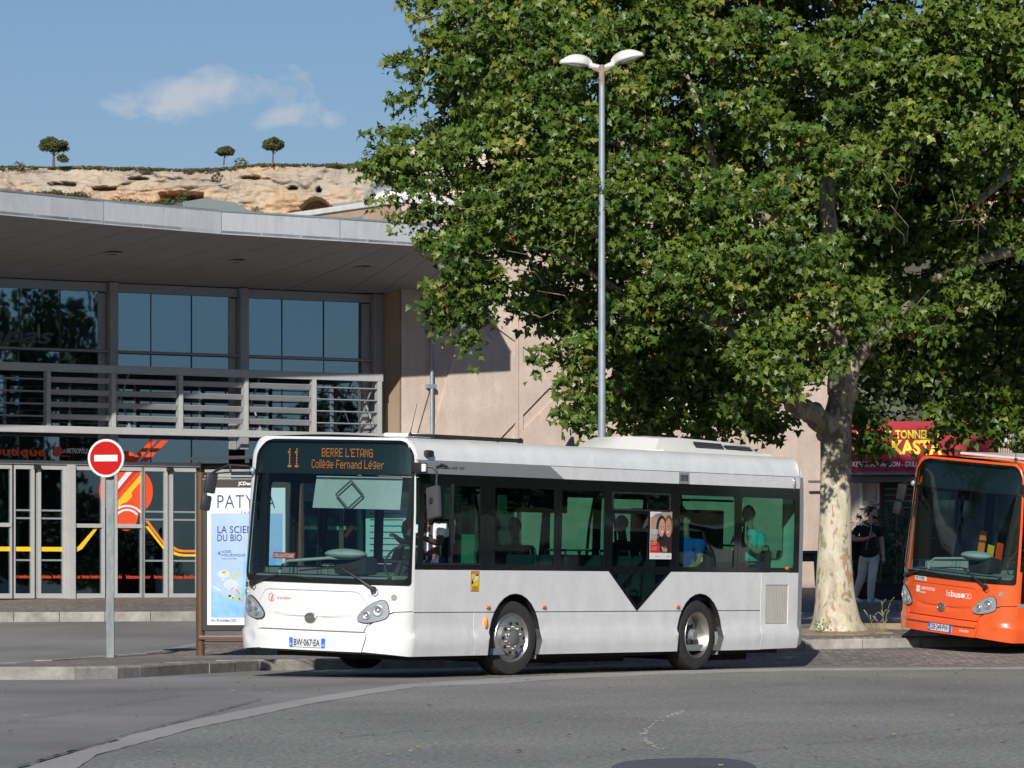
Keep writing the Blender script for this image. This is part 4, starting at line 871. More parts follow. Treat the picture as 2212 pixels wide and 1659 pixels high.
# the pedestrian: local x to the right of the photo, y away, z up; scale from crop
def walker():
    D = 81.5; base = at(1876, 1300, D); z0 = 0.80+0.02*(D-79)+.003
    t_ = thing('person', 'bearded man in black polo shirt and pale trousers walking behind the plane tree', 'person', (base.x, D, z0))
    def p(x, z, y=0): return (x, y, z)
    sh = .22
    # body (skin): pelvis, spine, neck, head, arms, legs
    J = [(.02, 0, .93, .15, .12), (.0, 0, 1.12, .15, .12), (-.01, 0, 1.32, .165, .12), (.0, 0, 1.45, .10, .08), (.03, -.01, 1.53, .058, .058), (.07, -.02, 1.60, .075, .075), (.08, -.02, 1.69, .085, .085),
         (-.20, -.01, 1.41, .065, .065), (-.30, -.02, 1.18, .052, .052), (-.10, -.20, 1.19, .038, .036), (.01, -.26, 1.22, .027, .027),
         (.19, .0, 1.41, .065, .065), (.25, .02, 1.14, .05, .05), (.27, -.03, .90, .034, .034), (.275, -.04, .86, .028, .028),
         (-.09, 0, .85, .095, .1), (-.12, .06, .47, .065, .07), (-.26, .16, .11, .042, .045), (.11, 0, .85, .095, .1), (.05, -.14, .47, .065, .07), (.03, -.08, .09, .042, .045)]
    E_ = [(0, 1), (1, 2), (2, 3), (3, 4), (4, 5), (5, 6), (2, 7), (7, 8), (8, 9), (9, 10), (2, 11), (11, 12), (12, 13), (13, 14), (0, 15), (15, 16), (16, 17), (0, 18), (18, 19), (19, 20)]
    skinned('body', J, E_, 'skin', t_, 2)
    # clothes follow the same joints, a little wider
    Js = [(.02, 0, .82, .225, .20), (.01, 0, .96, .215, .185), (.0, 0, 1.12, .178, .148), (-.01, 0, 1.30, .192, .14), (.0, 0, 1.435, .13, .10), (-.20, -.01, 1.415, .082, .08), (-.275, -.015, 1.24, .078, .075), (.19, 0, 1.415, .082, .08), (.235, .012, 1.22, .078, .074)]
    skinned('polo_shirt', Js, [(0, 1), (1, 2), (2, 3), (3, 4), (3, 5), (5, 6), (3, 7), (7, 8)], 'shirtb', t_, 2)
    Jt = [(.02, 0, .90, .14, .12), (-.09, 0, .82, .105, .11), (-.12, .05, .48, .083, .088), (-.245, .15, .15, .064, .07), (-.26, .16, .09, .062, .068), (.11, 0, .82, .105, .11), (.055, -.13, .48, .083, .088), (.03, -.08, .13, .066, .07), (.03, -.075, .07, .064, .07)]
    skinned('trousers', Jt, [(0, 1), (1, 2), (2, 3), (3, 4), (0, 5), (5, 6), (6, 7), (7, 8)], 'trouser', t_, 2)
    head_on(None, t_, Vector((.08, -.02, 1.665)), face=R(-38), beard=True)
    h = M(); hand(h, (.01, -.26, 1.22), (.75, -.2, .45), (.1, -.9, .3), 1.0, 1.2); h.build('hand', 'skin', t_, smooth=True)
    h = M(); hand(h, (.275, -.04, .86), (.05, -.15, -1), (1, 0, 0), 1.0, .45); h.build('hand', 'skin', t_, smooth=True)
    for (x, y, z, rz, rx) in ((-.27, .13, .035, -.35, .25), (.07, -.12, .0, -.25, 0)):
        s = M(); vs = []; prof = [(-.10, .035, .075), (-.07, .042, .11), (-.01, .044, .10), (.06, .048, .072), (.12, .05, .05), (.165, .036, .035), (.18, .015, .02)]
        n = 10
        for (xx, w_, hh) in prof:
            for k in range(n):
                a = 2*math.pi*k/n; zz = max(0, math.sin(a))*hh; vs.append((xx, w_*math.cos(a), zz+0.012 if math.sin(a) > 0 else .0))
        s.add(vs, [(i*n+k, i*n+(k+1) % n, (i+1)*n+(k+1) % n, (i+1)*n+k) for i in range(len(prof)-1) for k in range(n)]+[tuple(range(n)), tuple((len(prof)-1)*n+k for k in range(n))])
        rot = Matrix.Translation((x, y, z)) @ Matrix.Rotation(rz, 4, 'Z') @ Matrix.Rotation(rx, 4, 'Y'); s.v = [tuple(rot @ Vector(v)) for v in s.v]
        so = s.build('shoe', 'shoe', t_, smooth=True, sharp=60)
        b_ = M()
        for q in (-.01, .025): b_.box((q, 0, .055), (.014, .10, .075))
        b_.v = [tuple(rot @ Vector(v)) for v in b_.v]; b_.build('stripe', 'navy', so)
    c = M(); c.tube([(.06, -.10, 1.62), (.05, -.14, 1.48), (.03, -.165, 1.35), (-.01, -.27, 1.24), (-.05, -.2, 1.08), (-.06, -.17, 1.0), (.0, -.175, .96), (.02, -.17, .99)], .0035, 6); c.build('earphone_cord', 'shoe', t_)
    col_ = M(); col_.tube([(-.07, -.02, 1.485), (-.02, -.10, 1.475), (.03, -.135, 1.43), (.08, -.10, 1.475), (.11, -.01, 1.49)], [.018, .02, .014, .02, .018], 6); col_.build('collar', 'shirtb', t_, smooth=True)
    bt = M(); [bt.disc((.035, -.168, z), .008, (0, -1, 0), 8) for z in (1.40, 1.35)]; bt.build('button', 'shoe', t_)
    bag = M(); bag.box((0, 0, 0), (.30, .17, .40), 0, .06); 
    bo = bag.build('shoulder_bag', 'shirtb', smooth=True); bo.location = (base.x-.27, D+.10, z0+1.0); bo.rotation_euler = (0, R(8), R(15)); tag(bo, 'black shoulder bag hanging behind the hip of the walking bearded man', 'bag')
    sb = M(); sb.tube([(.02, -.12, .12), (.06, -.20, .35), (.16, -.14, .5), (.24, -.02, .50), (.2, .1, .3), (.05, .08, .15)], .017, 6, squash=.4); sb.build('strap', 'shirtb', bo, smooth=True)
walker()

# ------------------------------------------------------------------ city bus (local: x back from the near front corner, y across, z up)
BW = 2.5
def gfr(t): return max(0.0, 1-abs(t)**3.2)**(1/1.7)
def Bz(z): return .42 if z < 1.25 else .42-(z-1.25)*.18
def prof(z):
    return float(np.interp(z, [.22, .26, .485, .545, 2.0, 2.64, 2.70, 2.84, 2.885, 2.91], [.02, .0, -.038, 0, .004, .022, .03, .095, .15, .22]))
tt = np.concatenate([np.sin(np.linspace(-np.pi/2, np.pi/2, 801))]); tt = np.sign(tt)*(1-(1-np.abs(tt))**1.0)
gx = np.array([gfr(t_) for t_ in tt]); sl = np.concatenate([[0], np.cumsum(np.hypot(np.diff(tt)*BW/2, np.diff(gx)*.42))]); WL = float(sl[-1])
def yw(y): return float(np.interp(2*y/BW-1, tt, sl))
def fF(w, z, off):
    """front mask surface; w runs along the bow from near to far side"""
    t_ = float(np.interp(w, sl, tt)); g_ = float(np.interp(w, sl, gx)); hw = BW/2-prof(z)
    x = -Bz(z)*g_; y = BW/2+hw*t_
    t2 = float(np.interp(w+.01, sl, tt)); g2 = float(np.interp(w+.01, sl, gx)); t1 = float(np.interp(w-.01, sl, tt)); g1 = float(np.interp(w-.01, sl, gx))
    dxx = -Bz(z)*(g2-g1); dyy = hw*(t2-t1); l = math.hypot(dxx, dyy) or 1; nx_, ny_ = -dyy/l, dxx/l
    if z > 2.84: x += (z-2.84)*1.2*g_
    return (x+nx_*off, y+ny_*off, z)
def fSn(x, z, off): return (x, prof(z)-off, z)
def fSf(x, z, off): return (x, BW-prof(z)+off, z)
def Fp(P): return [(yw(y), z) for y, z in P]
def mir(P): return [(BW-y, z) for y, z in P]
def bus(name, label, loc_, yaw, roll, white=True, people=False, pitch=0.0):
    paint = 'paintw' if white else 'paintor'
    t_ = thing(name, label, 'bus', loc_, (roll, pitch, yaw), 'city buses at the stop')
    # --- inner structure
    m = M(); m.bb((.05, .06, .26), (9.28, 2.44, .34)); m.bb((0.0, .3, .30), (9.3, 2.2, .33)); m.build('floor', 'greyint', t_)
    m = M(); m.bb((.3, .25, .2), (9.2, 2.25, .26)); m.bb((3.0, .5, .12), (5.6, 2.0, .2)); m.bb((7.4, .5, .1), (8.8, 2.0, .2)); m.bb((1.95, .3, .25), (2.45, 2.2, .45)); m.bb((6.4, .3, .25), (6.85, 2.2, .45)); m.build('underbody', 'under', t_)
    for s, y0 in ((1, .03), (-1, BW-.03)):
        for wx in (2.19, 6.66):
            m = M(); m.lathe([(.60, -.0), (.60, .42*s)], (wx, y0, .48), 'Y', 28); m.lathe([(.60, .42*s), (.01, .42*s)], (wx, y0, .48), 'Y', 28)
            m.v = [(a, b_, max(c, .255)) for a, b_, c in m.v]; m.build('wheel_housing', 'under', t_)
    # dark backing behind the panel joints
    bk = M()
    def wall_bits(fn, z0, z1): 
        for (a, b_) in ((0.01, 1.60), (2.80, 6.08), (7.27, 9.3)): patch(fn, [(a, z0), (b_, z0), (b_, z1), (a, z1)], st=.5, top=-.022, bot=-.04, mesh=bk)
        for (a, b_) in ((1.60, 2.80), (6.08, 7.27)): patch(fn, [(a, 1.06), (b_, 1.06), (b_, z1), (a, z1)], st=.5, top=-.022, bot=-.04, mesh=bk)
    wall_bits(fSf, .27, 1.3)
    for (a, b_, c, d) in ((.01, .30, 1.60, 1.3),): pass
    for (a, b_) in ((0.01, 1.60), (2.80, 4.30), (6.02, 6.08), (7.27, 9.3)): patch(fSn, [(a, .27), (b_, .27), (b_, 1.3), (a, 1.3)], st=.5, top=-.022, bot=-.04, mesh=bk)
    patch(fSn, [(4.3, .27), (6.02, .27), (6.02, 1.3), (5.96, 1.3), (5.096, .72), (4.36, 1.3), (4.3, 1.3)], st=.5, top=-.022, bot=-.04, mesh=bk)
    for (a, b_) in ((1.60, 2.80), (6.08, 7.27)): patch(fSn, [(a, 1.06), (b_, 1.06), (b_, 1.3), (a, 1.3)], st=.5, top=-.022, bot=-.04, mesh=bk)
    bk.build('inner_wall', 'lightint', t_)
    # --- near side panels
    def arch(cx, r=.575, cz=.455, z0=.26, z1=.79, n=14, rev=False):
        P = [(cx-r+.03, z0), (cx-r, .45)]
        a0 = math.pi; 
        for k in range(1, n): a = math.pi*(1-k/n); P.append((cx+r*math.cos(a)*(1.0), .45+.575*math.sin(a)))
        P += [(cx+r, .45), (cx+r-.03, z0)]
        return P
    A1 = arch(2.21); A2 = arch(6.68)
    def below(P, z): return [p for p in P if p[1] <= z]
    g_ = .006
    zc = .795
    def cut(P, z, side):
        # x where the arch curve crosses height z
        best = min(((abs(p[1]-z), p[0]) for p in (P[:len(P)//2] if side < 0 else P[len(P)//2:])), key=lambda q: q[0]); return best[1]
    up = [(0.0, zc+g_), ] 
    def upper(x0, x1, arches):
        P = [(x0, zc+g_)]
        for A in arches:
            hi = [p for p in A if p[1] > zc+g_]; P += [(hi[0][0]-.03, zc+g_)]+hi+[(hi[-1][0]+.03, zc+g_)]
        P += [(x1, zc+g_), (x1, 1.312), (x0, 1.312)]; return P
    def lower(x0, x1, L_=None, R_=None):
        P = []
        if L_: lowp = [p for p in L_[len(L_)//2:] if p[1] < zc-g_]; P += lowp[::1][::-1][::-1]; 
        else: lowp = []
        pts = []
        # start bottom-left
        if L_: pts += [q for q in reversed([p for p in L_[len(L_)//2:] if p[1] < zc-g_])]  # from bottom up
        left = pts if L_ else [(x0, .26), (x0, zc-g_)]
        if L_: left = sorted(pts, key=lambda p: p[1]) + [(left_top(L_, 1), zc-g_)]
        if R_: rp = sorted([p for p in R_[:len(R_)//2] if p[1] < zc-g_], key=lambda p: -p[1]); right = [(left_top(R_, -1), zc-g_)] + rp
        else: right = [(x1, zc-g_), (x1, .26)]
        return left + right
    def left_top(A, s):
        r = .575; z = zc-g_; c = 2.21 if A is A1 else 6.68; q = math.sqrt(max(0, r*r-(z-.45)**2)); return c+s*q
    tri = [(4.40, 1.312), (5.096, .812), (5.91, 1.312)]
    up1 = [(0.0, zc+g_)]
    hi1 = [p for p in A1 if p[1] > zc+g_]; hi2 = [p for p in A2 if p[1] > zc+g_]
    def xq(c, s, z): return c+s*math.sqrt(.575**2-(z-.45)**2)
    up1 += [(xq(2.21, -1, zc+g_), zc+g_)]+hi1+[(xq(2.21, 1, zc+g_), zc+g_), (5.09, zc+g_), (4.385, 1.312), (0.0, 1.312)]
    up2 = [(5.105, zc+g_), (xq(6.68, -1, zc+g_), zc+g_)]+hi2+[(xq(6.68, 1, zc+g_), zc+g_), (8.288, zc+g_), (8.288, 1.312), (5.925, 1.312)]
    for P in (up1, up2): patch(fSn, P, st=.12, grid=.3, bot=-.018).build('side_panel', paint, t_, smooth=True)
    for P in ([(0.0, .262), (1.288, .262), (1.300, .40), (1.288, .46), (1.288, zc-g_), (0, zc-g_)],
              [(1.300, .262), (1.63, .262), (1.605, .45)]+[p for p in sorted([q for q in A1[:len(A1)//2] if .46 < q[1] < zc-g_], key=lambda q: q[1])]+[(xq(2.21, -1, zc-g_), zc-g_), (1.300, zc-g_), (1.300, .46), (1.312, .40)],
              lower(0, 0, A1, A2), lower(0, 8.288, A2, None),
              ):
        patch(fSn, P, st=.06, grid=.12, bot=-.018).build('skirt_panel', paint, t_, smooth=True)
    patch(fSn, [(8.30, .265), (9.31, .275), (9.31, 1.312), (8.30, 1.312)], [rrect(8.43, .61, 9.05, 1.147, .01, 2)], st=.06, grid=.12, bot=-.018).build('engine_door', paint, t_, smooth=True)
    gr = t_
    for k in range(14):
        M().box((8.455+k*.0438, .018, .8785), (.021, .022, .525), R(-18)).build('grille_slat', 'slatgrey', gr)
    M().bb((8.43, .045, .60), (9.05, .05, 1.155)).build('grille_backing', 'under', t_)
    # ledge bright moulding is the bulge of the skirt; cove and roof band
    gx0 = 0.06
    M_ = patch(fSn, [(0.03, 2.478), (9.33, 2.478), (9.33, 2.634), (0.03, 2.634)], st=.15, grid=.4, bot=-.018)
    M_.build('cantrail_panel', paint, t_, smooth=True)
    if white:
        patch(fSn, [(0.03, 2.480), (3.285, 2.480), (3.18, 2.53), (2.97, 2.632), (0.03, 2.632)], st=.15, grid=.4, top=.003, bot=-.001).build('grey_stripe', 'greypaint', t_)
        text('bus GX 127', lambda x, z, o: (x, prof(z)-.005, z), .62, 2.545, .42, .03, .02, shear=.25, mat_='inkblack', parent=t_)
        m = M(); m.tube([(.40, .0, 2.56), (.52, -.0, 2.60), (.64, .0, 2.575)], .008, 5); m.tube([(.42, 0, 2.575), (.60, 0, 2.565)], .006, 5); m.build('maker_emblem', 'inkblack', t_)
    patch(fSn, [(0.03, 2.641), (9.38, 2.641), (9.38, 2.905), (0.03, 2.905)], st=.06, grid=.1, bot=-.018).build('roof_cove', paint, t_, smooth=True, sharp=60)
    patch(lambda x, z, o: (x, BW-prof(z)+o, z), [(0.03, 2.47), (9.38, 2.47), (9.38, 2.905), (0.03, 2.905)], st=.15, grid=.2, bot=-.018).build('roof_cove', paint, t_, smooth=True, sharp=60)
    rfm = M(); ny = 10
    rv = [(x, .205+(BW-.41)*j/ny, 2.897+.035*math.sin(math.pi*j/ny)) for x in (-.02, .2, 4.7, 9.2, 9.38) for j in range(ny+1)]
    rfm.add(rv, [(i*(ny+1)+j, i*(ny+1)+j+1, (i+1)*(ny+1)+j+1, (i+1)*(ny+1)+j) for i in range(4) for j in range(ny)])
    rfm.build('roof', paint, t_, smooth=True)
    M().bb((.08, .2, 2.52), (9.3, 2.3, 2.60)).build('ceiling', 'lightint', t_)
    # --- near side windows: frit panels with clear openings
    def window(x0, x1, openings, name='window', z0=1.318, z1=2.474, extra=None, top=.004, skip=0):
        w_ = patch(fSn, extra or [(x0, z0), (x1, z0), (x1, z1), (x0, z1)], openings, st=.12, grid=.35, top=top, bot=-.008).build(name, 'fritt', t_)
        for o in openings[skip:]:
            cx = sum(p[0] for p in o)/len(o); cz = sum(p[1] for p in o)/len(o)
            big = [(cx+(p[0]-cx)*1.02, cz+(p[1]-cz)*1.02) for p in o]
            patch(fSn, big, st=.3, top=-.010, bot=-.014).build('pane', 'gbus', w_)
        return w_
    window(.06, 1.512, [rrect(.17, 1.40, .745, 2.35, .03, 3), rrect(.79, 1.40, 1.39, 2.34, .03, 3)], 'driver_window', skip=1 if white else 0)
    window(1.520, 3.168, [rrect(1.72, 1.38, 3.08, 2.34, .03, 3)])
    window(3.176, 4.332, [rrect(3.25, 1.38, 4.26, 2.34, .03, 3)])
    w3 = window(4.340, 5.994, [rrect(4.46, 2.12, 5.86, 2.33, .03, 3), rrect(4.46, 1.38, 5.90, 2.06, .02, 2)])
    window(6.002, 7.637, [rrect(6.12, 1.38, 7.55, 2.33, .03, 3)])
    window(7.645, 9.31, [rrect(7.74, 1.38, 9.18, 2.33, .05, 3)])
    m = M(); fr_ = rrect(4.44, 2.10, 5.88, 2.345, .03, 3); fi = rrect(4.465, 2.125, 5.855, 2.32, .02, 3); patch(fSn, fr_, [fi], st=.3, top=.012, bot=0, mesh=m); m.build('hopper_frame', 'black', w3)
    m = M(); m.bb((.755, -.012, 1.38), (.785, .03, 2.36)); m.bb((.16, -.01, 1.375), (1.40, .02, 1.395)); m.build('sliding_frame', 'black', t_)
    tw_ = patch(fSn, [(4.385, 1.316), (5.096, .80), (5.925, 1.316)], [[(4.50, 1.275), (5.096, .862), (5.80, 1.275)]], st=.2, top=.004, bot=-.01).build('triangle_window', 'fritt', t_)
    patch(fSn, [(4.49, 1.28), (5.096, .855), (5.81, 1.28)], st=.3, top=-.010, bot=-.014).build('pane', 'gbus', tw_)
    # --- far side: panels, pillars, door frames, panes
    patch(fSf, [(0, .27), (.28, .27), (.28, 2.48), (0, 2.48)], st=.3, bot=-.018).build('side_panel', paint, t_)
    patch(fSf, [(.02, .3), (.27, .3), (.27, 2.45), (.02, 2.45)], st=.3, top=-.024, bot=-.034).build('pillar_lining', 'black', t_)
    patch(fSf, [(1.5, .62), (4.1, .62), (4.1, 1.33), (1.5, 1.33)], st=.4, bot=-.018).build('side_panel', paint, t_)
    patch(fSf, [(5.35, .62), (9.33, .62), (9.33, 1.33), (5.35, 1.33)], st=.4, bot=-.018).build('side_panel', paint, t_)
    for (a, b_) in ((1.5, 1.62), (2.8, 4.1), (5.35, 6.09), (7.26, 9.33)): patch(fSf, [(a, .27), (b_, .27), (b_, .61), (a, .61)], st=.2, bot=-.018).build('skirt_panel', paint, t_)
    for (a, b_, o1) in ((1.5, 2.75, (1.62, 2.66)), (2.76, 4.1, (2.85, 3.98)), (5.35, 6.7, (5.47, 6.6)), (6.71, 8.0, (6.8, 7.9)), (8.01, 9.31, (8.1, 9.2))):
        w_ = patch(fSf, [(a, 1.34), (b_, 1.34), (b_, 2.46), (a, 2.46)], [rrect(o1[0], 1.40, o1[1], 2.30, .03, 2)], st=.3, top=.004, bot=-.008).build('window', 'fritt', t_)
        patch(fSf, rrect(o1[0]-.01, 1.39, o1[1]+.01, 2.31, .03, 2), st=.4, top=-.010, bot=-.014).build('pane', 'gbus', w_)
    for (a, b_) in ((.30, .88), (.90, 1.48), (4.12, 4.72), (4.74, 5.33)):
        w_ = patch(fSf, [(a, .30), (b_, .30), (b_, 2.46), (a, 2.46)], [rrect(a+.07, .42, b_-.07, 2.34, .05, 2)], st=.3, top=.0, bot=-.03).build('passenger_door', 'black', t_)
        patch(fSf, rrect(a+.06, .41, b_-.06, 2.35, .05, 2), st=.4, top=-.010, bot=-.014).build('pane', 'gclear', w_)
    # --- rear
    rear = M(); P = []
    def fR(y, z, o): e = min(1, abs(2*y/BW-1)); return (9.42-.12*max(0, e-.93)/.07*1.0 + .06*(1-e*e) + o - max(0, z-2.6)*.25, y, z)
    patch(fR, [(.0+.02, .30), (BW-.02, .30), (BW-.02, 2.80), (2.3, 2.90), (.2, 2.90), (.02, 2.80)], [rrect(.35, 1.5, 2.15, 2.4, .1, 4)], st=.15, bot=-.02).build('rear_panel', paint, t_, smooth=True, sharp=60)
    patch(fR, rrect(.33, 1.48, 2.17, 2.42, .1, 4), st=.4, top=-.01, bot=-.02).build('rear_window', 'gbus', t_)
    patch(fSn, [(9.315, .29), (9.40, .33), (9.42, .62), (9.42, 2.47), (9.40, 2.63), (9.335, 2.634), (9.315, 2.47)], st=.1, bot=-.03).build('rear_pillar', 'greypaint' if white else paint, t_, smooth=True)
    m = M()
    for z in (.9, 1.15): m.bb((9.425, .08, z), (9.445, .22, z+.18), .008)
    m.build('tail_light', 'signred', t_)
    # --- front mask
    wo = yw(.012); wl = yw(2.30); ws = rrect(wo-.0, 1.118, wl+.08, 2.868, (.13, .22, .17, .05), 8)
    hood = [(.56, 1.02), (1.94, 1.02), (2.06, .87), (2.10, .70), (2.02, .545), (.48, .545), (.40, .70), (.44, .87)]
    hoodp = [(yw(y), z) for y, z in [(.60, 1.022), (1.90, 1.022), (1.96, 1.005), (2.06, .87), (2.10, .70), (2.02, .548), (.48, .548), (.40, .70), (.44, .87), (.54, 1.005)]]
    def grow(P, d):
        cx = sum(p[0] for p in P)/len(P); cz = sum(p[1] for p in P)/len(P); o = []
        n = len(P)
        for i in range(n):
            a = Vector(P[i-1]); b_ = Vector(P[i]); c = Vector(P[(i+1) % n]); n1_ = Vector(((b_-a).y, -(b_-a).x)).normalized(); n2_ = Vector(((c-b_).y, -(c-b_).x)).normalized(); q = (n1_+n2_).normalized()
            if q.dot(b_-Vector((cx, cz))) < 0: q = -q
            o.append(tuple(b_+q*d))
        return o
    zb = .27
    # main mask round the windscreen, down to the bumper line
    outer = [(0.0, .60), (yw(.30), .60), (yw(.44), .585), (yw(.47), .548-.008), (yw(2.03), .54), (yw(2.06), .585), (yw(2.20), .60), (WL, .60), (WL, 2.80), (WL-.05, 2.9), (.05, 2.9), (0, 2.80)]
    outer = [(0.0, .812), (yw(.14), .80), (yw(.20), .77), (yw(.40), .648), (yw(.452), .60), (yw(.475), .5405), (yw(2.025), .5405), (yw(2.05), .60), (yw(2.10), .648), (yw(2.30), .77), (yw(2.36), .80), (WL, .812), (WL, 2.80), (WL-.06, 2.90), (.06, 2.90), (0, 2.80)]
    def fhood(w, z, off):
        # soft smile-shaped groove under the badge
        y = BW/2+BW/2*float(np.interp(w, sl, tt)); u = abs(y-1.22)/.63
        d = 0
        if off >= 0 and u < 1:
            zc_ = .735-.02*(1-u*u); lo_ = .665-.025*(1-u*u); 
            d = -.020*max(0, min(1, (zc_-z)/.012))*max(0, min(1, (z-lo_)/max(.03, zc_-lo_-.01)))*min(1, (1-u)*6)
            if u < .2: d += .022*(1-(u/.2)**2)*max(0, 1-((z-.69)/.06)**2)
        return fF(w, z, off+d)
    inner_ws = [(wo+.03, 1.15), (wl+.04, 1.15), (wl+.04, 2.83), (wo+.03, 2.83)]
    patch(fF, outer, [rrect(wo+.01, 1.13, wl+.06, 2.855, (.12, .20, .16, .05), 8), grow(hoodp, .007)], st=.03, grid=.045, bot=-.02).build('front_mask', paint, t_, smooth=True)
    patch(fhood, hoodp, st=.04, grid=.022, bot=-.02).build('front_hood', paint, t_, smooth=True)
    patch(fF, grow(hoodp, .03), st=.15, top=-.022, bot=-.03).build('hood_backing', 'under', t_)
    # bumper: centre piece and two corners
    def bulge(w, z, off):
        o = off
        if off >= 0: o += .014*max(0, min(1, (.53-z)/.03))
        return fF(w, z, o)
    patch(bulge, [(yw(.50), zb+.03), (yw(2.0), zb+.03), (yw(2.045), .533), (yw(.455), .533)], st=.05, grid=.04, bot=-.02).build('front_bumper', paint, t_, smooth=True)
    def fcorner(mirror):
        def f(w, z, off):
            y = BW/2+BW/2*float(np.interp(w, sl, tt)); yy = BW-y if mirror else y; ww = WL-w if mirror else w
            o = off
            if off >= 0:
                # scooped fog recess and the swelling towards the wheel side skirt
                dx_ = (yy-.30)/.11; dz_ = (z-.44)/.095; q = dx_*dx_+dz_*dz_
                o += (-.020*max(0, 1-q) + .008)*min(1, ww/.25)
            return fF(w, z, o)
        return f
    cn = [(0.0, .262), (yw(.02), .262), (yw(.20), .285), (yw(.49), .305), (yw(.444), .533), (yw(.46), .545), (yw(.442), .60), (yw(.39), .638), (yw(.19), .76), (yw(.13), .79), (0.0, .802)]
    patch(fcorner(False), cn, st=.04, grid=.03, bot=-.02).build('bumper_corner', paint, t_, smooth=True)
    patch(fcorner(True), [(WL-a, b_) for a, b_ in cn], st=.04, grid=.03, bot=-.02).build('bumper_corner', paint, t_, smooth=True)
    patch(fF, [(0.02, .29), (WL-.02, .29), (WL-.02, 1.1), (.02, 1.1)], st=.15, top=-.045, bot=-.05).build('front_backing', 'under', t_)
    # windscreen: black border, glass, destination box
    wsi = rrect(wo+.035, 1.188, wl+.045, 2.44, (.07, .03, .03, .07), 6)
    led = rrect(wo+.045, 2.458, wl+.04, 2.838, (.02, .15, .12, .02), 6)
    wf = patch(fF, ws, [wsi, led], st=.03, grid=.045, top=.012, bot=-.004).build('windscreen_border', 'fritt', t_, smooth=True)
    patch(fF, grow(wsi, .012), st=.08, grid=.10, top=-.004, bot=-.010).build('windscreen', 'gwind', t_, smooth=True)
    lf = patch(fF, grow(led, .01), st=.08, grid=.12, top=-.004, bot=-.010).build('destination_glass', 'gwind', t_, smooth=True)
    patch(lambda w, z, o: (*fF(w, 2.72, o)[:2], z), grow(led, .004), st=.12, top=-.05, bot=-.12).build('destination_box', 'leds', t_)
    if white:
        # amber dot matrix lettering behind the header glass
        F5 = {'1': '00100 01100 00100 00100 00100 00100 01110', 'B': '11110 10001 10001 11110 10001 10001 11110', 'E': '11111 10000 10000 11110 10000 10000 11111', 'R': '11110 10001 10001 11110 10100 10010 10001',
              'L': '10000 10000 10000 10000 10000 10000 11111', "'": '1 1 0 0 0 0 0', 'T': '11111 00100 00100 00100 00100 00100 00100', 'A': '01110 10001 10001 10001 11111 10001 10001', 'N': '10001 11001 10101 10101 10011 10001 10001',
              'G': '01110 10001 10000 10111 10001 10001 01111', 'C': '01110 10001 10000 10000 10000 10001 01110', 'o': '00000 00000 01110 10001 10001 10001 01110', 'l': '1 1 1 1 1 1 1', 'è': '01000 00100 01110 10001 11111 10000 01110',
              'é': '00010 00100 01110 10001 11111 10000 01110', 'g': '00000 01111 10001 10001 01111 00001 01110', 'e': '00000 00000 01110 10001 11111 10000 01110', 'F': '11111 10000 10000 11110 10000 10000 10000', 'r': '0000 0000 1011 1100 1000 1000 1000',
              'n': '0000 0000 1110 1001 1001 1001 1001', 'a': '00000 00000 01110 00001 01111 10001 01111', 'm': '00000 00000 11010 10101 10101 10101 10101', 'd': '00001 00001 01111 10001 10001 10001 01111', ' ': '00 00 00 00 00 00 00'}
        dm_ = M(); ds = .0085
        def dots(s, y0, z0, w_, h_, bold=1):
            cols = sum(len(F5[c].split()[0])+1 for c in s)-1; px_ = w_/cols; pz_ = h_/7; c0 = 0
            for c in s:
                rows = F5[c].split()
                for r_i, row in enumerate(rows):
                    for c_i, v in enumerate(row):
                        if v == '1':
                            wv = yw(y0-(c0+c_i+.5)*px_); z = z0+(6.5-r_i)*pz_; a, b_ = px_*.40*bold, pz_*.40
                            dm_.add([(*fF(wv+a, 2.72, -.036)[:2], z-b_), (*fF(wv-a, 2.72, -.036)[:2], z-b_), (*fF(wv-a, 2.72, -.036)[:2], z+b_), (*fF(wv+a, 2.72, -.036)[:2], z+b_)], [(0, 1, 2, 3)])
                c0 += len(rows[0])+1
        dots('1', 1.905, 2.515, .10, .24); dots('1', 1.79, 2.515, .10, .24)
        dots("BERRE L'ETANG", 1.345, 2.655, .78, .105); dots('Collège Fernand Léger', 1.50, 2.515, 1.10, .105)
        dm_.build('display_lettering', 'led', t_, norecalc=True)
    # headlights
    hl = smoothpoly([(.252, .945), (.205, .90), (.188, .80), (.198, .735), (.262, .695), (.42, .655), (.545, .672), (.548, .73), (.49, .80), (.37, .895)], 2)
    for mirrored in (False, True):
        P = hl if not mirrored else mir(hl)
        Pw = [(yw(y), z) for y, z in P]
        ho = patch(fF, Pw, st=.04, grid=.035, top=.030, bot=-.02).build('headlight', 'lampgrey', t_, smooth=True, sharp=50)
        patch(fF, grow(Pw, .008), st=.05, grid=.08, top=.018, bot=-.01).build('seal', 'inkblack', ho)
        for (y, z, r_) in ((.305, .812, .062), (.436, .748, .047)):
            y = BW-y if mirrored else y; w_ = yw(y); c = fF(w_, z, .034); c2_ = fF(w_, z, .10); nn = Vector(c2_)-Vector(c); nn.normalize()
            def ring(prof_, mt, nm):
                m = M(); a = nn.cross(Vector((0, 0, 1))).normalized(); b_ = nn.cross(a); n = 20; vs = [Vector(c)+(a*math.cos(2*math.pi*k/n)+b_*math.sin(2*math.pi*k/n))*rr+nn*hh for rr, hh in prof_ for k in range(n)]
                m.add(vs, [(i*n+k, i*n+(k+1) % n, (i+1)*n+(k+1) % n, (i+1)*n+k) for i in range(len(prof_)-1) for k in range(n)]); return m.build(nm, mt, ho, smooth=True, sharp=60)
            ring([(r_*1.12, -.01), (r_*1.08, .012), (r_*.95, .014), (r_*.9, .0)], 'lampgrey', 'bezel')
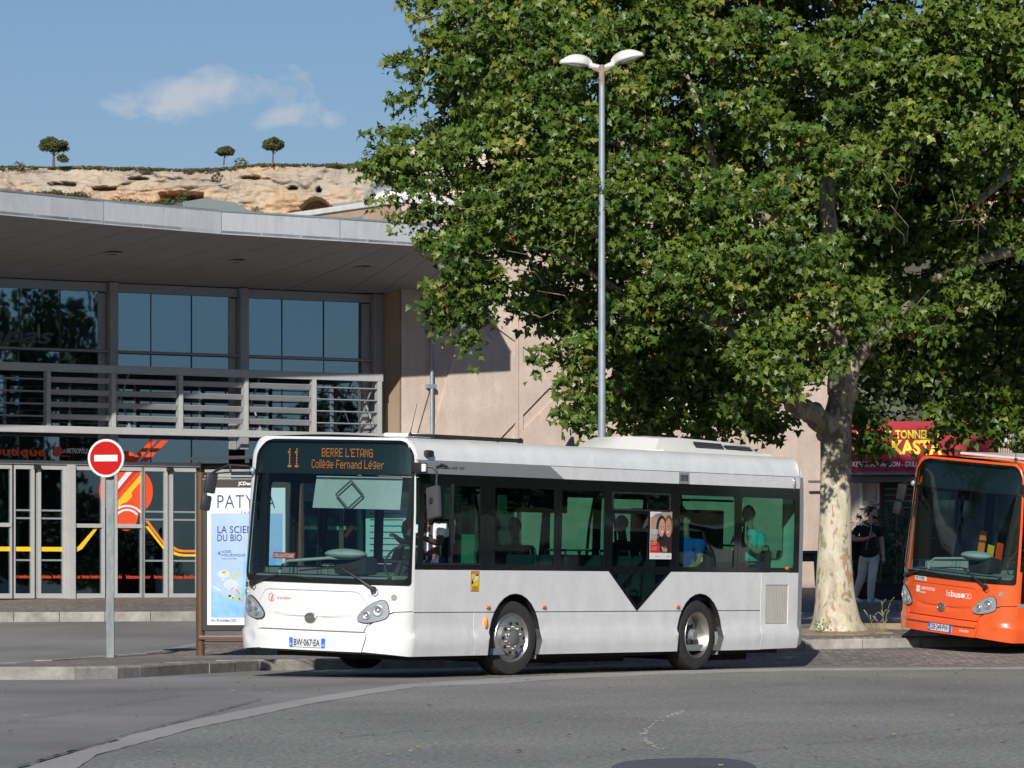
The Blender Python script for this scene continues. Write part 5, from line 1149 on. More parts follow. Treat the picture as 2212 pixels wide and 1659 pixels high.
            ring([(r_*.93, .004), (r_*.6, .002), (r_*.55, .001)], 'chrome', 'reflector'); ring([(r_*.56, .001), (r_*.4, .008), (r_*.2, .013), (.001, .015)], 'lens', 'lens')
    for mirrored in (False, True):
        y = .145 if not mirrored else BW-.145; c = Vector(fF(yw(y), .975, 0.0)); n2_ = (Vector(fF(yw(y), .975, .1))-c).normalized()
        m = M(); m.disc(c, .036, n2_, 14, .012); m.build('indicator', 'orange2' if False else 'lens', t_)
    # plate
    fpl = lambda w, z, o: bulge(w, z, o)
    pc = 1.255 if white else 1.22
    pl_ = patch(lambda w, z, o: bulge(w, z, max(o, 0)), [(yw(pc-.26), .335), (yw(pc+.26), .335), (yw(pc+.26), .45), (yw(pc-.26), .45)], st=.2, top=.014, bot=.002).build('number_plate', 'plate', t_)
    for (a, b_) in ((pc-.26, pc-.21), (pc+.21, pc+.26)): patch(bulge, [(yw(a), .336), (yw(b_), .336), (yw(b_), .449), (yw(a), .449)], st=.2, top=.016, bot=.004).build('plate_band', 'plateblue', pl_)
    cF = lambda x, z, o: bulge(yw(pc-x), z, .018)
    text('BW·067·EA' if white else 'DB·249·PW', cF, 0.0, .353, .38, .078, .012, align='C', name='plate_lettering', mat_='inkblack', parent=pl_)
    if white: text('13', cF, .222, .348, .03, .035, .01, name='plate_lettering', mat_='inkwhite', parent=pl_)
    text('F', cF, -.244, .348, .018, .03, .01, name='plate_lettering', mat_='inkwhite', parent=pl_)
    # badge
    cb_ = Vector(fF(yw(1.22), .695, .0)); nb = (Vector(fF(yw(1.22), .695, .1))-cb_).normalized(); a_ = nb.cross(Vector((0, 0, 1))).normalized(); b2_ = Vector((0, 0, 1)); n = 28
    m = M(); pr = [(.092, .064, .0), (.088, .060, .022), (.076, .050, .028), (.072, .047, .022)]
    m.add([cb_+a_*math.cos(2*math.pi*k/n)*ra+b2_*math.sin(2*math.pi*k/n)*rb+nb*h_ for ra, rb, h_ in pr for k in range(n)], [(i*n+k, i*n+(k+1) % n, (i+1)*n+(k+1) % n, (i+1)*n+k) for i in range(3) for k in range(n)])
    bg_ = m.build('badge', 'chrome', t_, smooth=True)
    M().disc(cb_+nb*.014, .074, nb, 24, .004, ry=.048).build('badge_field', 'inkgrey', bg_)
    fb = lambda x, z, o: tuple(cb_+Vector((0, -1, 0))*x+Vector((0, 0, 1))*z+nb*.024)
    for k in (-.048, 0, .048):
        text('H' if k < 0 else 'B' if k == 0 else 'P', fb, k, -.032, .034, .062, .015, align='C', name='badge_letter', mat_='chrome', parent=bg_) if False else None
    m = M()
    for k in range(-3, 4): q = math.sqrt(1-(k/4)**2)*.038; m.box(cb_+Vector((0, k*.017, 0))+nb*.024, (.008, .009, q*1.7), 0, 0, rx=.3*(1 if k % 2 else -1))
    m.build('badge_letter', 'chrome', bg_)
    fH = lambda x, z, o: fF(yw(-x), z, .004)
    if white:
        text('transdev', fH, -1.75, .905, .215, .042, 0, name='operator_lettering', mat_='logored', parent=t_)
        m = M()
        for k in range(14):
            a, b_ = R(70+k*18), R(70+(k+1)*18); q = [fF(yw(1.84-rr*math.cos(c)), .925+rr*math.sin(c), .004) for rr, c in ((.052, a), (.052, b_), (.044, b_), (.044, a))]; m.add(q, [(0, 1, 2, 3)])
        for seg_ in (((1.855, .89), (1.83, .955)), ((1.862, .935), (1.795, .955)), ((1.84, .925), (1.815, .895))):
            (ya, za), (yb, zb_) = seg_; m.add([fF(yw(ya), za, .004), fF(yw(ya-.014), za, .004), fF(yw(yb-.014), zb_, .004), fF(yw(yb), zb_, .004)], [(0, 1, 2, 3)])
        m.build('operator_emblem', 'logored', t_, norecalc=True)
        text('351', lambda x, z, o: fF(yw(-x), z, .008), -2.42, 1.045, .16, .05, .02, name='fleet_lettering', mat_='inkblack', parent=t_)
    else:
        text('LAMETROPOLE', fH, -1.74, .915, .34, .045, .012, name='operator_lettering', mat_='inkwhite', parent=t_); text('Mobilité', fH, -1.74, .86, .13, .032, .006, name='operator_lettering', mat_='inkwhite', parent=t_)
        m = M()
        for (yy, zz) in ((1.83, .945), (1.79, .945), (1.83, .895), (1.79, .895)):
            c = Vector(fF(yw(yy), zz, .003)); m.disc(c, .026, Vector(fF(yw(yy), zz, .1))-c, 12, .003)
        m.build('operator_emblem', 'inkwhite', t_)
        text('le', fH, -1.13, .865, .085, .095, 0, name='operator_lettering', mat_='inkwhite', parent=t_); text('bus', fH, -1.035, .865, .215, .09, .03, name='operator_lettering', mat_='inkwhite', parent=t_)
        m = M(); c = Vector(fF(yw(.775), .90, .004)); m.disc(c, .036, Vector(fF(yw(.775), .90, .1))-c, 14, .003); m.build('plus_sign', 'inkwhite', t_)
        for yy in (.70, .64):
            c = Vector(fF(yw(yy), .90, .003)); n3 = (Vector(fF(yw(yy), .90, .1))-c).normalized(); aa = n3.cross(Vector((0, 0, 1))).normalized(); m = M(); bb2 = n3.cross(aa)
            m.add([c+(aa*math.cos(2*math.pi*k/18)+bb2*math.sin(2*math.pi*k/18))*rr+n3*.002 for rr in (.040, .033) for k in range(18)], [(k, (k+1) % 18, 18+(k+1) % 18, 18+k) for k in range(18)]); m.build('ring_sign', 'inkwhite', t_, norecalc=True)
        text('transdev', lambda x, z, o: bulge(yw(-x), z, .006), -.80, .365, .19, .045, .004, name='operator_lettering', mat_='inkwhite', parent=t_)
        patch(fF, [(yw(1.62), 1.045), (yw(1.90), 1.045), (yw(1.90), 1.11), (yw(1.62), 1.11)], st=.2, top=.006, bot=.001).build('fleet_number_plate', 'plate', t_)
        text('7170', lambda x, z, o: fF(yw(-x), z, .008), -1.875, 1.055, .22, .045, .02, name='fleet_lettering', mat_='inkblack', parent=t_)
        patch(bulge, [(yw(.50), .45), (yw(2.0), .45), (yw(2.03), .53), (yw(.46), .53)], st=.08, top=.03, bot=0).build('bumper_lip', paint, t_, smooth=True)
    # wipers
    def wiper(pts, blade):
        m = M(); m.tube([fF(yw(y), z, o) for y, z, o in pts], [.022, .018, .012, .009][:len(pts)], 8)
        m.disc(fF(yw(pts[0][0]), pts[0][1], .01), .038, Vector(fF(yw(pts[0][0]), pts[0][1], .1))-Vector(fF(yw(pts[0][0]), pts[0][1], 0)), 12, .04)
        m.tube([fF(yw(a), b_, .022) for a, b_ in blade], .011, 6)
        (ya, za, _), (yb, zb_, _) = pts[0], pts[1]
        m.build('wiper', 'black', t_, smooth=True)
        m = M(); y0, z0 = pts[0][0], pts[0][1]; m.tube([fF(yw(y0+.03), z0-.01, .02), fF(yw(y0+.025), z0-.06, .012), fF(yw(y0-.02), z0-.085, .012), fF(yw(y0-.05), z0-.05, .012), fF(yw(y0-.045), z0+.01, .02)], .004, 5); m.build('washer_hose', 'black', t_)
    wiper([(.36, 1.065, .03), (.55, 1.19, .035), (.78, 1.305, .03)], [(1.40, 1.262), (1.05, 1.300), (.85, 1.312), (.60, 1.300)])
    wiper([(2.18, 1.09, .03), (2.0, 1.14, .035), (1.72, 1.20, .03)], [(2.02, 1.135), (1.75, 1.195), (1.45, 1.19), (1.18, 1.165)])
    # wheels
    for s, y0 in ((1, .015), (-1, BW-.015)):
        for wx, fr_ in ((2.19, True), (6.66, False)):
            w_ = M(); r0 = .47
            w_.lathe([(.30, .0), (.32, -.012), (.40, -.016), (.45, -.004), (r0-.004, .03), (r0, .06), (r0, .21), (r0-.004, .24), (.43, .27), (.30, .27)], (0, 0, 0), 'Y', 48)
            for k in range(4):
                pass
            wo_ = w_.build('wheel', 'rubber', t_, smooth=True, sharp=40)
            m = M()
            for yy in (.09, .135, .18): m.lathe([(r0+.001, yy-.004), (r0+.003, yy), (r0+.001, yy+.004)], (0, 0, 0), 'Y', 48)
            m.build('tread_groove', 'under', wo_)
            if fr_:
                rm = M(); rm.lathe([(.315, .0), (.305, -.012), (.295, .0), (.27, .03), (.235, .02), (.215, -.03), (.165, -.045), (.13, -.03), (.10, -.035), (.10, -.05)], (0, 0, 0), 'Y', 48); rm.build('rim', 'chrome', wo_, smooth=True, sharp=50)
                m = M(); 
                for k in range(10): a = 2*math.pi*k/10; m.disc((.188*math.cos(a), -.0425, .188*math.sin(a)), .023, (0, -1, .0), 12, .004)
                m.build('hand_hole', 'under', wo_)
                m = M()
                for k in range(10): a = 2*math.pi*(k+.5)/10; m.lathe([(.001, -.062), (.013, -.06), (.014, -.035)], (.135*math.cos(a), 0, .135*math.sin(a)), 'Y', 8)
                m.build('wheel_nut', 'rim', wo_)
                M().lathe([(.001, -.056), (.085, -.055), (.098, -.045), (.10, -.03)], (0, 0, 0), 'Y', 24).build('hub_cap', 'inkgrey', wo_, smooth=True, sharp=40)
            else:
                rm = M(); rm.lathe([(.315, .0), (.305, -.014), (.295, .0), (.275, .03), (.25, .16), (.14, .18), (.13, .12)], (0, 0, 0), 'Y', 48); rm.build('rim', 'rim', wo_, smooth=True, sharp=50)
                m = M(); m.lathe([(.001, .02), (.06, .02), (.075, .035), (.078, .10), (.12, .11), (.13, .17)], (0, 0, 0), 'Y', 24); m.build('hub_cap', 'ventgrey', wo_, smooth=True, sharp=40)
                m = M()
                for k in range(10): a = 2*math.pi*(k+.5)/10; m.lathe([(.001, .085), (.014, .087), (.015, .13)], (.105*math.cos(a), 0, .105*math.sin(a)), 'Y', 8)
                for k in range(10): a = 2*math.pi*k/10; m.disc((.20*math.cos(a), .168, .20*math.sin(a)), .025, (0, -1, 0), 10, .003)
                m.build('wheel_nut', 'rubber', wo_)
            wo_.location = (wx+(.02 if fr_ else 0), y0+(.03 if fr_ else .01)*s, .47); 
            if s < 0: wo_.rotation_euler = (0, 0, math.pi)
            elif fr_ and white: wo_.rotation_euler = (0, 0, R(-9))
    for cx, A in ((2.21, A1), (6.68, A2)):
        m = M(); q = [(p[0], p[1]) for p in A]; n = len(q)
        for i in range(n-1):
            (xa, za), (xb, zb_) = q[i], q[i+1]; m.add([(xa, prof(za)-.012, za), (xb, prof(zb_)-.012, zb_), (xb+(cx-xb)*.05, prof(zb_)+.05, zb_-.0), (xa+(cx-xa)*.05, prof(za)+.05, za)], [(0, 1, 2, 3)])
        m.build('arch_trim', 'black', t_)
        m = M(); m.box((cx+.575, .16, .40), (.02, .26, .40), 0, .005, ry=R(6)); m.build('mud_flap', 'greyint', t_)
    # markers, cameras, lamps, mirrors
    for (x, z) in ((1.606, .853), (2.878, .853), (6.119, .849)): M().sphere((x, -.004, z), (.052, .022, .024), 14, 8).build('side_marker', 'orange', t_, smooth=True)
    if white: M().sphere((1.553, -.012, .672), (.026, .022, .075), 12, 10).build('side_indicator', 'orange2', t_, smooth=True)
    M().sphere((8.99, -.004, 1.372), (.055, .02, .026), 12, 8).build('side_marker', 'orange', t_, smooth=True)
    if white:
        M().sphere((9.14, .01, 2.545), (.03, .025, .085), 12, 10).build('side_lamp', 'lens', t_, smooth=True)
        m = M(); m.box((.25, prof(2.72)-.03, 2.72), (.15, .07, .085), 0, .03); m.build('side_camera', 'black', t_, smooth=True)
        patch(fSn, [(6.087, 2.482), (6.355, 2.482), (6.355, 2.63), (6.087, 2.63)], st=.2, top=.006, bot=0).build('vent_plate', 'alu', t_)
        m = M()
        for k in range(6): m.box((6.135+k*.034, prof(2.55)-.008, 2.557), (.014, .006, .085))
        m.build('vent_slot', 'inkblack', t_)
        # blind spot sticker
        so = patch(fSn, rrect(1.215, 1.05, 1.40, 1.303, .01, 2), st=.2, top=.0025, bot=0).build('warning_sticker', 'stred', t_)
        patch(fSn, rrect(1.226, 1.06, 1.389, 1.272, .005, 2), st=.2, top=.0035, bot=.001).build('sticker_field', 'styellow', so)
        fK = lambda x, z, o: (x, prof(z)-.0045, z)
        text('ATTENTION', fK, 1.307, 1.279, .15, .016, .01, align='C', name='sticker_lettering', mat_='inkwhite', parent=so); text('ANGLES', fK, 1.307, 1.092, .13, .024, .02, align='C', name='sticker_lettering', mat_='inkblack', parent=so); text('MORTS', fK, 1.307, 1.065, .12, .022, .02, align='C', name='sticker_lettering', mat_='inkblack', parent=so)
        m = M(); 
        m.add([fSn(*p, .0042) for p in ((1.23, 1.13), (1.29, 1.17), (1.385, 1.26), (1.31, 1.268), (1.33, 1.235), (1.23, 1.19))], [(0, 1, 2, 3, 4, 5)]); m.build('sticker_symbol', 'inkblack', so, norecalc=True)
        m = M(); m.add([fSn(*p, .0048) for p in ((1.255, 1.185), (1.27, 1.165), (1.37, 1.21), (1.365, 1.24), (1.33, 1.245))], [(0, 1, 2, 3, 4)]); m.build('sticker_symbol', 'inkwhite', so, norecalc=True)
    # mirrors
    mm = M(); mm.box((-.02, -.05, 2.545), (.16, .13, .12), 0, .02); mo = mm.build('mirror_bracket', 'black', t_, smooth=True)
    m = M(); m.lathe([(.001, 0), (.032, 0), (.034, .09), (.001, .09)], (-.05, -.125, 2.50), 'Z', 14); m.build('mirror_lamp', 'signwhite', mo, smooth=True)
    m = M(); m.tube([(-.02, -.08, 2.56), (.02, -.20, 2.555), (.05, -.25, 2.50), (.0, -.28, 2.25), (-.03, -.29, 2.10)], .014, 8); m.build('mirror_arm', 'black', t_, smooth=True)
    m = M(); m.box((0, 0, 0), (.065, .20, .40), 0, .03); o = m.build('mirror', 'mirrorgrey', t_, smooth=True); o.location = (-.03, -.27, 2.13); o.rotation_euler = (R(-13), R(8), R(-10))
    M().bb((.034, -.085, -.18), (.038, .085, .18)).build('mirror_glass', 'lens', o)
    M().bb((-.06, -.02, -.02), (-.03, .02, .05), .008).build('mirror_clamp', 'black', o)
    m = M(); c0 = Vector(fF(yw(2.38), 2.47, .0)); Q = Vector((0, 0, 0)) if white else Vector((.20, -.24, .02)); m.tube([c0, c0+Vector((-.1, .05, .05)), Vector((-.30, 2.62, 2.53))+Q, Vector((-.34, 2.80, 2.45))+Q, Vector((-.34, 2.86, 2.42))+Q, Vector((-.34, 2.87, 2.20))+Q], .015, 8); m.tube([c0+Vector((-.05, 0, -.02)), Vector((-.29, 2.60, 2.44))+Q, Vector((-.34, 2.84, 2.42))+Q], .011, 6); m.tube([Vector((-.30, 2.60, 2.44))+Q, Vector((-.30, 2.60, 2.53))+Q], .010, 6); m.build('mirror_arm', 'black', t_, smooth=True)
    M().sphere(c0+Vector((-.04, .02, 0)), (.035, .04, .045), 12, 8).build('mirror_lamp', 'lampgrey', t_, smooth=True)
    m = M(); m.box((0, 0, 0), (.06, .15, .25), 0, .028); m.box((0, .02, -.25), (.06, .13, .19), 0, .028); o = m.build('mirror', 'black', t_, smooth=True); o.location = Vector((-.35, 2.86, 2.30))+Q; o.rotation_euler = (R(8), 0, R(52 if white else 20))
    # interior: dashboard, cab, steering wheel, rails, seats
    m = M(); m.box((.10, 1.25, 1.16), (.46, 2.1, .10), 0, .03); m.box((.28, .62, 1.05), (.25, .9, .35), 0, .05); m.bb((-.1, .3, .4), (.1, 2.2, 1.14)); da = m.build('dashboard', 'greyint', t_, smooth=True)
    m = M()
    for k in range(18): w_ = yw(.22+k*.105); q = fF(w_, 1.218, -.08); m.box(q, (.10, .06, .012))
    m.build('vent_slot', 'inkblack', da)
    m = M(); m.box((.22, 1.03, 1.33), (.30, .50, .24), 0, .08); m.build('instrument_pod', 'shirtd', da, smooth=True)
    m = M(); m.sphere((.10, 1.10, 1.47), (.20, .29, .07), 18, 10); m.build('instrument_hood', 'lightint', da, smooth=True)
    m = M(); m.tube([(-.12, 1.95, 1.14), (-.10, 1.93, 1.30), (-.08, 1.85, 1.37), (-.05, 1.25, 1.42), (0, 1.1, 1.42)], .018, 8); m.build('grab_rail', 'lightint', t_, smooth=True)
    m = M(); n = 28; R_ = .23
    m.tube([(.42+.10*math.cos(a), .50+R_*math.sin(a), 1.40+.20*math.cos(a)) for a in [2*math.pi*k/n for k in range(n+1)]], .016, 8, caps=False); m.tube([(.42, .50, 1.40), (.26, .50, 1.12)], .03, 8); m.tube([(.42, .28, 1.40), (.42, .72, 1.40)], .014, 6); m.build('steering_wheel', 'shirtd', t_, smooth=True)
    def seat(x, y, h=.40, mt='seat', back=.65, w=.42, nm='seat', face=1):
        m = M(); m.box((x, y, .34+h), (.40, w, .08), 0, .03); m.box((x+.2*face, y, .34+h+back/2), (.07, w, back), 0, .03, ry=R(6)*face); m.box((x, y, .34+h/2), (.08, .08, h)); o = m.build(nm, mt, t_, smooth=True)
        m = M(); m.tube([(x+.24*face, y-w*.45, .34+h+back*.85), (x+.25*face, y-w*.35, .36+h+back+.04), (x+.25*face, y+w*.35, .36+h+back+.04), (x+.24*face, y+w*.45, .34+h+back*.85)], .016, 6); m.build('grab_handle', 'black', o)
    seat(1.02, .45, .90, back=.62, w=.44, nm='driver_seat')
    for x in (2.55, 3.35, 4.9, 5.9, 6.9, 7.7, 8.5):
        for y in (.32, .78): seat(x, y, .52 if x < 6 else .62)
    for x in (3.1, 6.6, 7.5, 8.5): 
        for y in (1.75, 2.2): seat(x, y, .5)
    M().bb((8.75, 1.2, .34), (9.28, 2.42, 2.15), .02).build('engine_tower', 'seat', t_); M().bb((5.6, 1.95, 2.05), (6.4, 2.42, 2.5), .02).build('luggage_locker', 'seat', t_)
    m = M(); m.bb((1.42, .10, .34), (1.47, 1.15, 1.75)); m.bb((.45, 1.12, .34), (1.45, 1.16, 1.25)); m.build('cab_partition', 'greenint', t_)
    m = M(); m.bb((1.425, .12, 1.75), (1.445, 1.12, 2.40)); m.build('cab_screen', 'gbus', t_)
    for k, (x, y) in enumerate(((1.6, 1.3), (2.35, .95), (2.6, 1.6), (3.75, 1.55), (4.25, 1.0), (5.45, 1.6), (5.3, .95), (6.5, 1.2), (7.6, 1.2), (8.3, 1.2))):
        m = M(); m.tube([(x, y, .34), (x, y, 1.2), (x+.08*(-1)**k, y, 1.9), (x+.22*(-1)**k, y, 2.35), (x+.24*(-1)**k, y, 2.52)], .019, 8); m.build('grab_pole', 'black' if white else 'yellow', t_, smooth=True)
    m = M(); m.tube([(1.5, .9, 2.28), (9.0, .9, 2.28)], .016, 8); m.tube([(1.5, 1.6, 2.28), (9.0, 1.6, 2.28)], .016, 8); m.build('ceiling_rail', 'black', t_)
    if white:
        m = M(); m.tube([(3.3, .22, 1.58), (4.25, .22, 1.58)], .012, 6); m.build('grab_rail', 'greenint', t_)
        m = M(); m.box((1.9, 1.0, 1.2), (.5, .06, .62), 0, .02); m.build('luggage_panel', 'rust', t_)
        # diamond notice mark and stickers on the windscreen
        m = M(); cw, cz = yw(.84), 2.20
        for (a, b_) in (((0, .17), (.20, 0)), ((.20, 0), (0, -.17)), ((0, -.17), (-.20, 0)), ((-.20, 0), (0, .17))): m.tube([fF(cw+a[0], cz+a[1], -.03), fF(cw+b_[0], cz+b_[1], -.03)], .012, 6)
        m.build('diamond_frame', 'inkgrey', t_)
        # sun blind
        patch(fF, [(yw(.15), 2.03), (yw(1.42), 2.03), (yw(1.42), 2.42), (yw(.15), 2.42)], st=.2, top=-.10, bot=-.105).build('sun_blind', 'lightint', t_)
        o = patch(fF, [(yw(1.52), 1.40), (yw(1.88), 1.40), (yw(1.88), 1.475), (yw(1.52), 1.475)], st=.2, top=-.013, bot=-.015).build('notice_strip', 'stred', t_)
        text('OBLIGATOIRE', lambda x, z, o_: fF(yw(-x), z, -.011), -1.87, 1.415, .33, .045, .015, name='notice_lettering', mat_='inkwhite', parent=o)
        m = M(); m.box((.55, 1.38, 1.75), (.02, .18, .05), 0, 0, rx=R(-50)); m.build('door_lever', 'orange', t_)
        # poster on the side window (flat print)
        PX, PZ = 5.372, 1.478; pw, ph = .542, .628
        po = patch(fSn, [(PX, PZ), (PX+pw, PZ), (PX+pw, PZ+ph), (PX, PZ+ph)], st=.3, top=.008, bot=.005).build('poster', 'inkwhite', t_)
        def pr_(pts, mt, lv, nm='poster_print'):
            m = M(); m.add([fSn(PX+a*pw, PZ+b_*ph, .0085+.0006*lv) for a, b_ in pts], [tuple(range(len(pts)))]); m.build(nm, mt, po, norecalc=True)
        def el(cx, cy, rx, ry, n=18, rot=0): return [(cx+rx*math.cos(2*math.pi*k/n)*math.cos(rot)-ry*math.sin(2*math.pi*k/n)*math.sin(rot), cy+rx*math.cos(2*math.pi*k/n)*math.sin(rot)*.86+ry*math.sin(2*math.pi*k/n)*math.cos(rot)) for k in range(n)]
        pr_([(0, .13), (1, .13), (1, 1), (.55, 1), (0, .88)], 'posterbg', 1)
        pr_(el(.50, .66, .24, .26, rot=-.1), 'hair', 2); pr_([(.3, .62), (.62, .5), (.66, .14), (.3, .14)], 'hair', 2)
        pr_(el(.84, .70, .20, .23), 'hair2', 2); pr_([(.62, .5), (1, .55), (1, .13), (.55, .13)], 'posterdark', 3)
        pr_(el(.52, .66, .145, .19, rot=-.15), 'skinp', 4); pr_(el(.83, .66, .145, .20, rot=.12), 'skinp2', 4)
        pr_(el(.53, .575, .06, .016, 12, -.2), 'inkwhite', 5); pr_(el(.80, .57, .06, .016, 12, .2), 'inkwhite', 5)
        for (x, y) in ((.47, .69), (.585, .675), (.78, .695), (.885, .70)): pr_(el(x, y, .03, .009, 8), 'inkblack', 5)
        pr_(el(.66, .22, .14, .05, 14, -.3), 'skinp', 5); pr_(el(.60, .27, .13, .022, 12, -.5), 'inkblack', 6)
        for k in range(4): pr_(el(.58+.055*k, .185-.004*k, .02, .045, 10, -.2), 'skinp2', 6)
        pr_([(0, .13), (.45, .13), (.45, .28), (.36, .36), (0, .40)], 'stred', 4); pr_([(.05, .72), (.11, .66), (.17, .72), (.17, .79), (.11, .82), (.05, .79)], 'embo', 4)
        pr_([(0, 0), (1, 0), (1, .13), (0, .13)], 'inkwhite', 4); pr_([(0, .87), (.52, .98), (.52, 1), (0, 1)], 'inkwhite', 4)
        fPo = lambda x, z, o_: (PX+x*pw, prof(1.7)-.0128, PZ+z*ph)
        for s, a, b_, w2, h2, mt, bo in (('LA METROPOLE', .14, .925, .34, .028, 'logored', .01), ('Mobilité', .14, .895, .16, .02, 'logored', 0), ('CHANGEZ', .02, .575, .34, .045, 'inkwhite', .03), ('DE MOOD', .02, .52, .34, .045, 'inkwhite', .03), ('voyagez autrement', .03, .475, .36, .022, 'inkwhite', 0), ('sur vos réseaux', .03, .44, .34, .022, 'inkwhite', 0),
                                         ('Mobilité', .04, .335, .26, .024, 'inkwhite', 0), ('sur place', .04, .305, .22, .02, 'inkwhite', 0), ('et en ligne', .04, .24, .30, .018, 'inkwhite', 0), ('boutique', .04, .20, .26, .018, 'inkwhite', 0), ('La métropole', .22, .05, .24, .024, 'logored', 0), ('lebus', .78, .05, .14, .026, 'inkblack', 0)):
            text(s, fPo, a, b_, w2, h2, bo, name='poster_lettering', mat_=mt, parent=po)
        # roof equipment
        ac = [(6.45, 2.92, 0), (6.75, 3.09, .12), (7.2, 3.11, .12), (7.9, 3.10, .12), (8.5, 3.085, .12), (9.0, 3.06, .12), (9.34, 2.93, 0)]
        m = M(); vs = []
        for x, z, i_ in ac:
            for (y, zz) in ((.50-i_*0, 2.915), (.50+i_*.3, 2.95), (.62+i_, z), (1.25, z+.02), (1.9-i_, z), (2.05-i_*.3, 2.95), (2.05, 2.915)): vs.append((x, y, max(2.9, min(z+.02, zz))))
        m.add(vs, [(i*7+j, i*7+j+1, (i+1)*7+j+1, (i+1)*7+j) for i in range(len(ac)-1) for j in range(6)]+[tuple(range(7)), tuple(range(42, 49))]); acp = m.build('air_conditioning_pod', 'cream', t_, smooth=True, sharp=25)
        for (a, b_) in ((7.45, 8.18), (8.25, 8.95)):
            z1_ = 3.075 if a < 8 else 3.045
            m = M(); m.poly([(a, .585, 2.985), (b_, .585, 2.98), (b_, .64, z1_-.02), (a, .64, z1_-.01)], (0, -.012, .004)); v_ = m.build('vent_opening', 'inkblack', acp)
            m = M()
            for k in range(3): m.tube([(a+.01, .578+.016*k, 3.0+.02*k), (b_-.01, .578+.016*k, 2.995+.02*k)], .004, 5)
            m.build('vent_slat', 'inkgrey', v_)
        m = M(); m.bb((6.43, .47, 2.90), (9.36, 2.08, 2.93), .01); m.build('pod_base', 'cream', acp)
        m = M(); m.box((1.85, .55, 2.955), (2.0, .35, .03), 0, .01); m.bb((.85, .36, 2.92), (2.85, .40, 2.965)); m.build('roof_hatch', 'black', t_)
        m = M(); m.box((1.9, 1.15, 2.965), (1.3, .5, .05), 0, .02); m.build('roof_cover', 'cream', t_)
        m = M(); m.lathe([(.03, 0), (.025, .03), (.008, .05)], (.55, .5, 2.93), 'Z', 10); m.tube([(.55, .5, 2.97), (.65, .48, 3.34)], [.006, .003], 5); m.build('antenna', 'black', t_)
        m = M(); m.lathe([(.035, 0), (.03, .05), (.001, .07)], (3.3, .7, 2.925), 'Z', 10); m.build('antenna', 'black', t_)
        m = M(); m.add([(4.1, .50, 2.91), (4.28, .50, 2.91), (4.26, .51, 3.04), (4.21, .51, 3.03), (4.1, .54, 2.91), (4.28, .54, 2.91), (4.26, .53, 3.04), (4.21, .53, 3.03)], [(0, 1, 2, 3), (4, 5, 6, 7), (0, 3, 7, 4), (1, 2, 6, 5), (2, 3, 7, 6)]); m.build('antenna_fin', 'black', t_)
    else:
        m = M(); m.tube([(.5, .8, 2.93), (.47, .8, 3.2)], .005, 5); m.lathe([(.03, 0), (.02, .04)], (.5, .8, 2.92), 'Z', 8); m.build('antenna', 'black', t_)
        m = M(); m.bb((.6, .3, 2.93), (9, 2.2, 2.97), .02); m.build('roof_cover', 'cream', t_)
        patch(fSn, [(-.0, .79), (.14, .79), (.14, .84), (0, .84)], st=.2, top=.004, bot=0).build('reflector_strip', 'lampgrey', t_)
        fW = lambda x, z, o: (x, prof(z)-.006, z)
        for s, z, w_ in (('La Métropole', 1.235, .34), ('Mobilité', 1.17, .24), ('une marque', 1.11, .32)): text(s, fW, .11, z, w_, .04, .01, name='side_lettering', mat_='inkwhite', parent=t_)
        patch(fSn, [(.045, .845), (1.6, .845), (1.6, 1.315), (.045, 1.315)], st=.3, top=.003, bot=0).build('black_panel', 'fritt', t_)
        text('L', lambda x, z, o: (x, prof(z)-.004, z), .12, 2.70, .035, .07, .02, name='side_lettering', mat_='inkwhite', parent=t_)
        for (y, z, h_, mt) in ((1.75, 1.25, .55, 'embo'), (1.55, 1.2, .4, 'yellow'), (1.35, 1.2, .45, 'emb')): M().box((.75, y, z+h_/2), (.03, .12, h_), 0, 0, rx=R(8)).build('seat_panel', mt, t_)
    return t_
MT['slatgrey'] = mat('warm_grey_slat', (0.42, 0.40, 0.36), 0.5); 
MT['posterbg'] = mat('poster_warm_grey', (0.40, 0.34, 0.30), 0.4, var=0.2, scale=3); MT['hair2'] = mat('poster_brown_hair', (0.16, 0.07, 0.03), 0.5); MT['posterdark'] = mat('poster_dark_cloth', (0.03, 0.012, 0.012), 0.5)
MT['skinp'] = mat('poster_skin', (0.62, 0.33, 0.22), 0.5); MT['skinp2'] = mat('poster_tan_skin', (0.55, 0.27, 0.16), 0.5)
YAW = math.atan2(.834, .552)
wb = bus('city_bus', 'white single deck city bus showing 11 BERRE L\'ETANG in amber lights', (-1.207, 52.6, 0.0), YAW, R(1.8), True)
ob_ = bus('city_bus', 'bright orange single deck city bus with its destination display dark', (7.42, 64.3, 0.03), R(35), R(5.0), False)

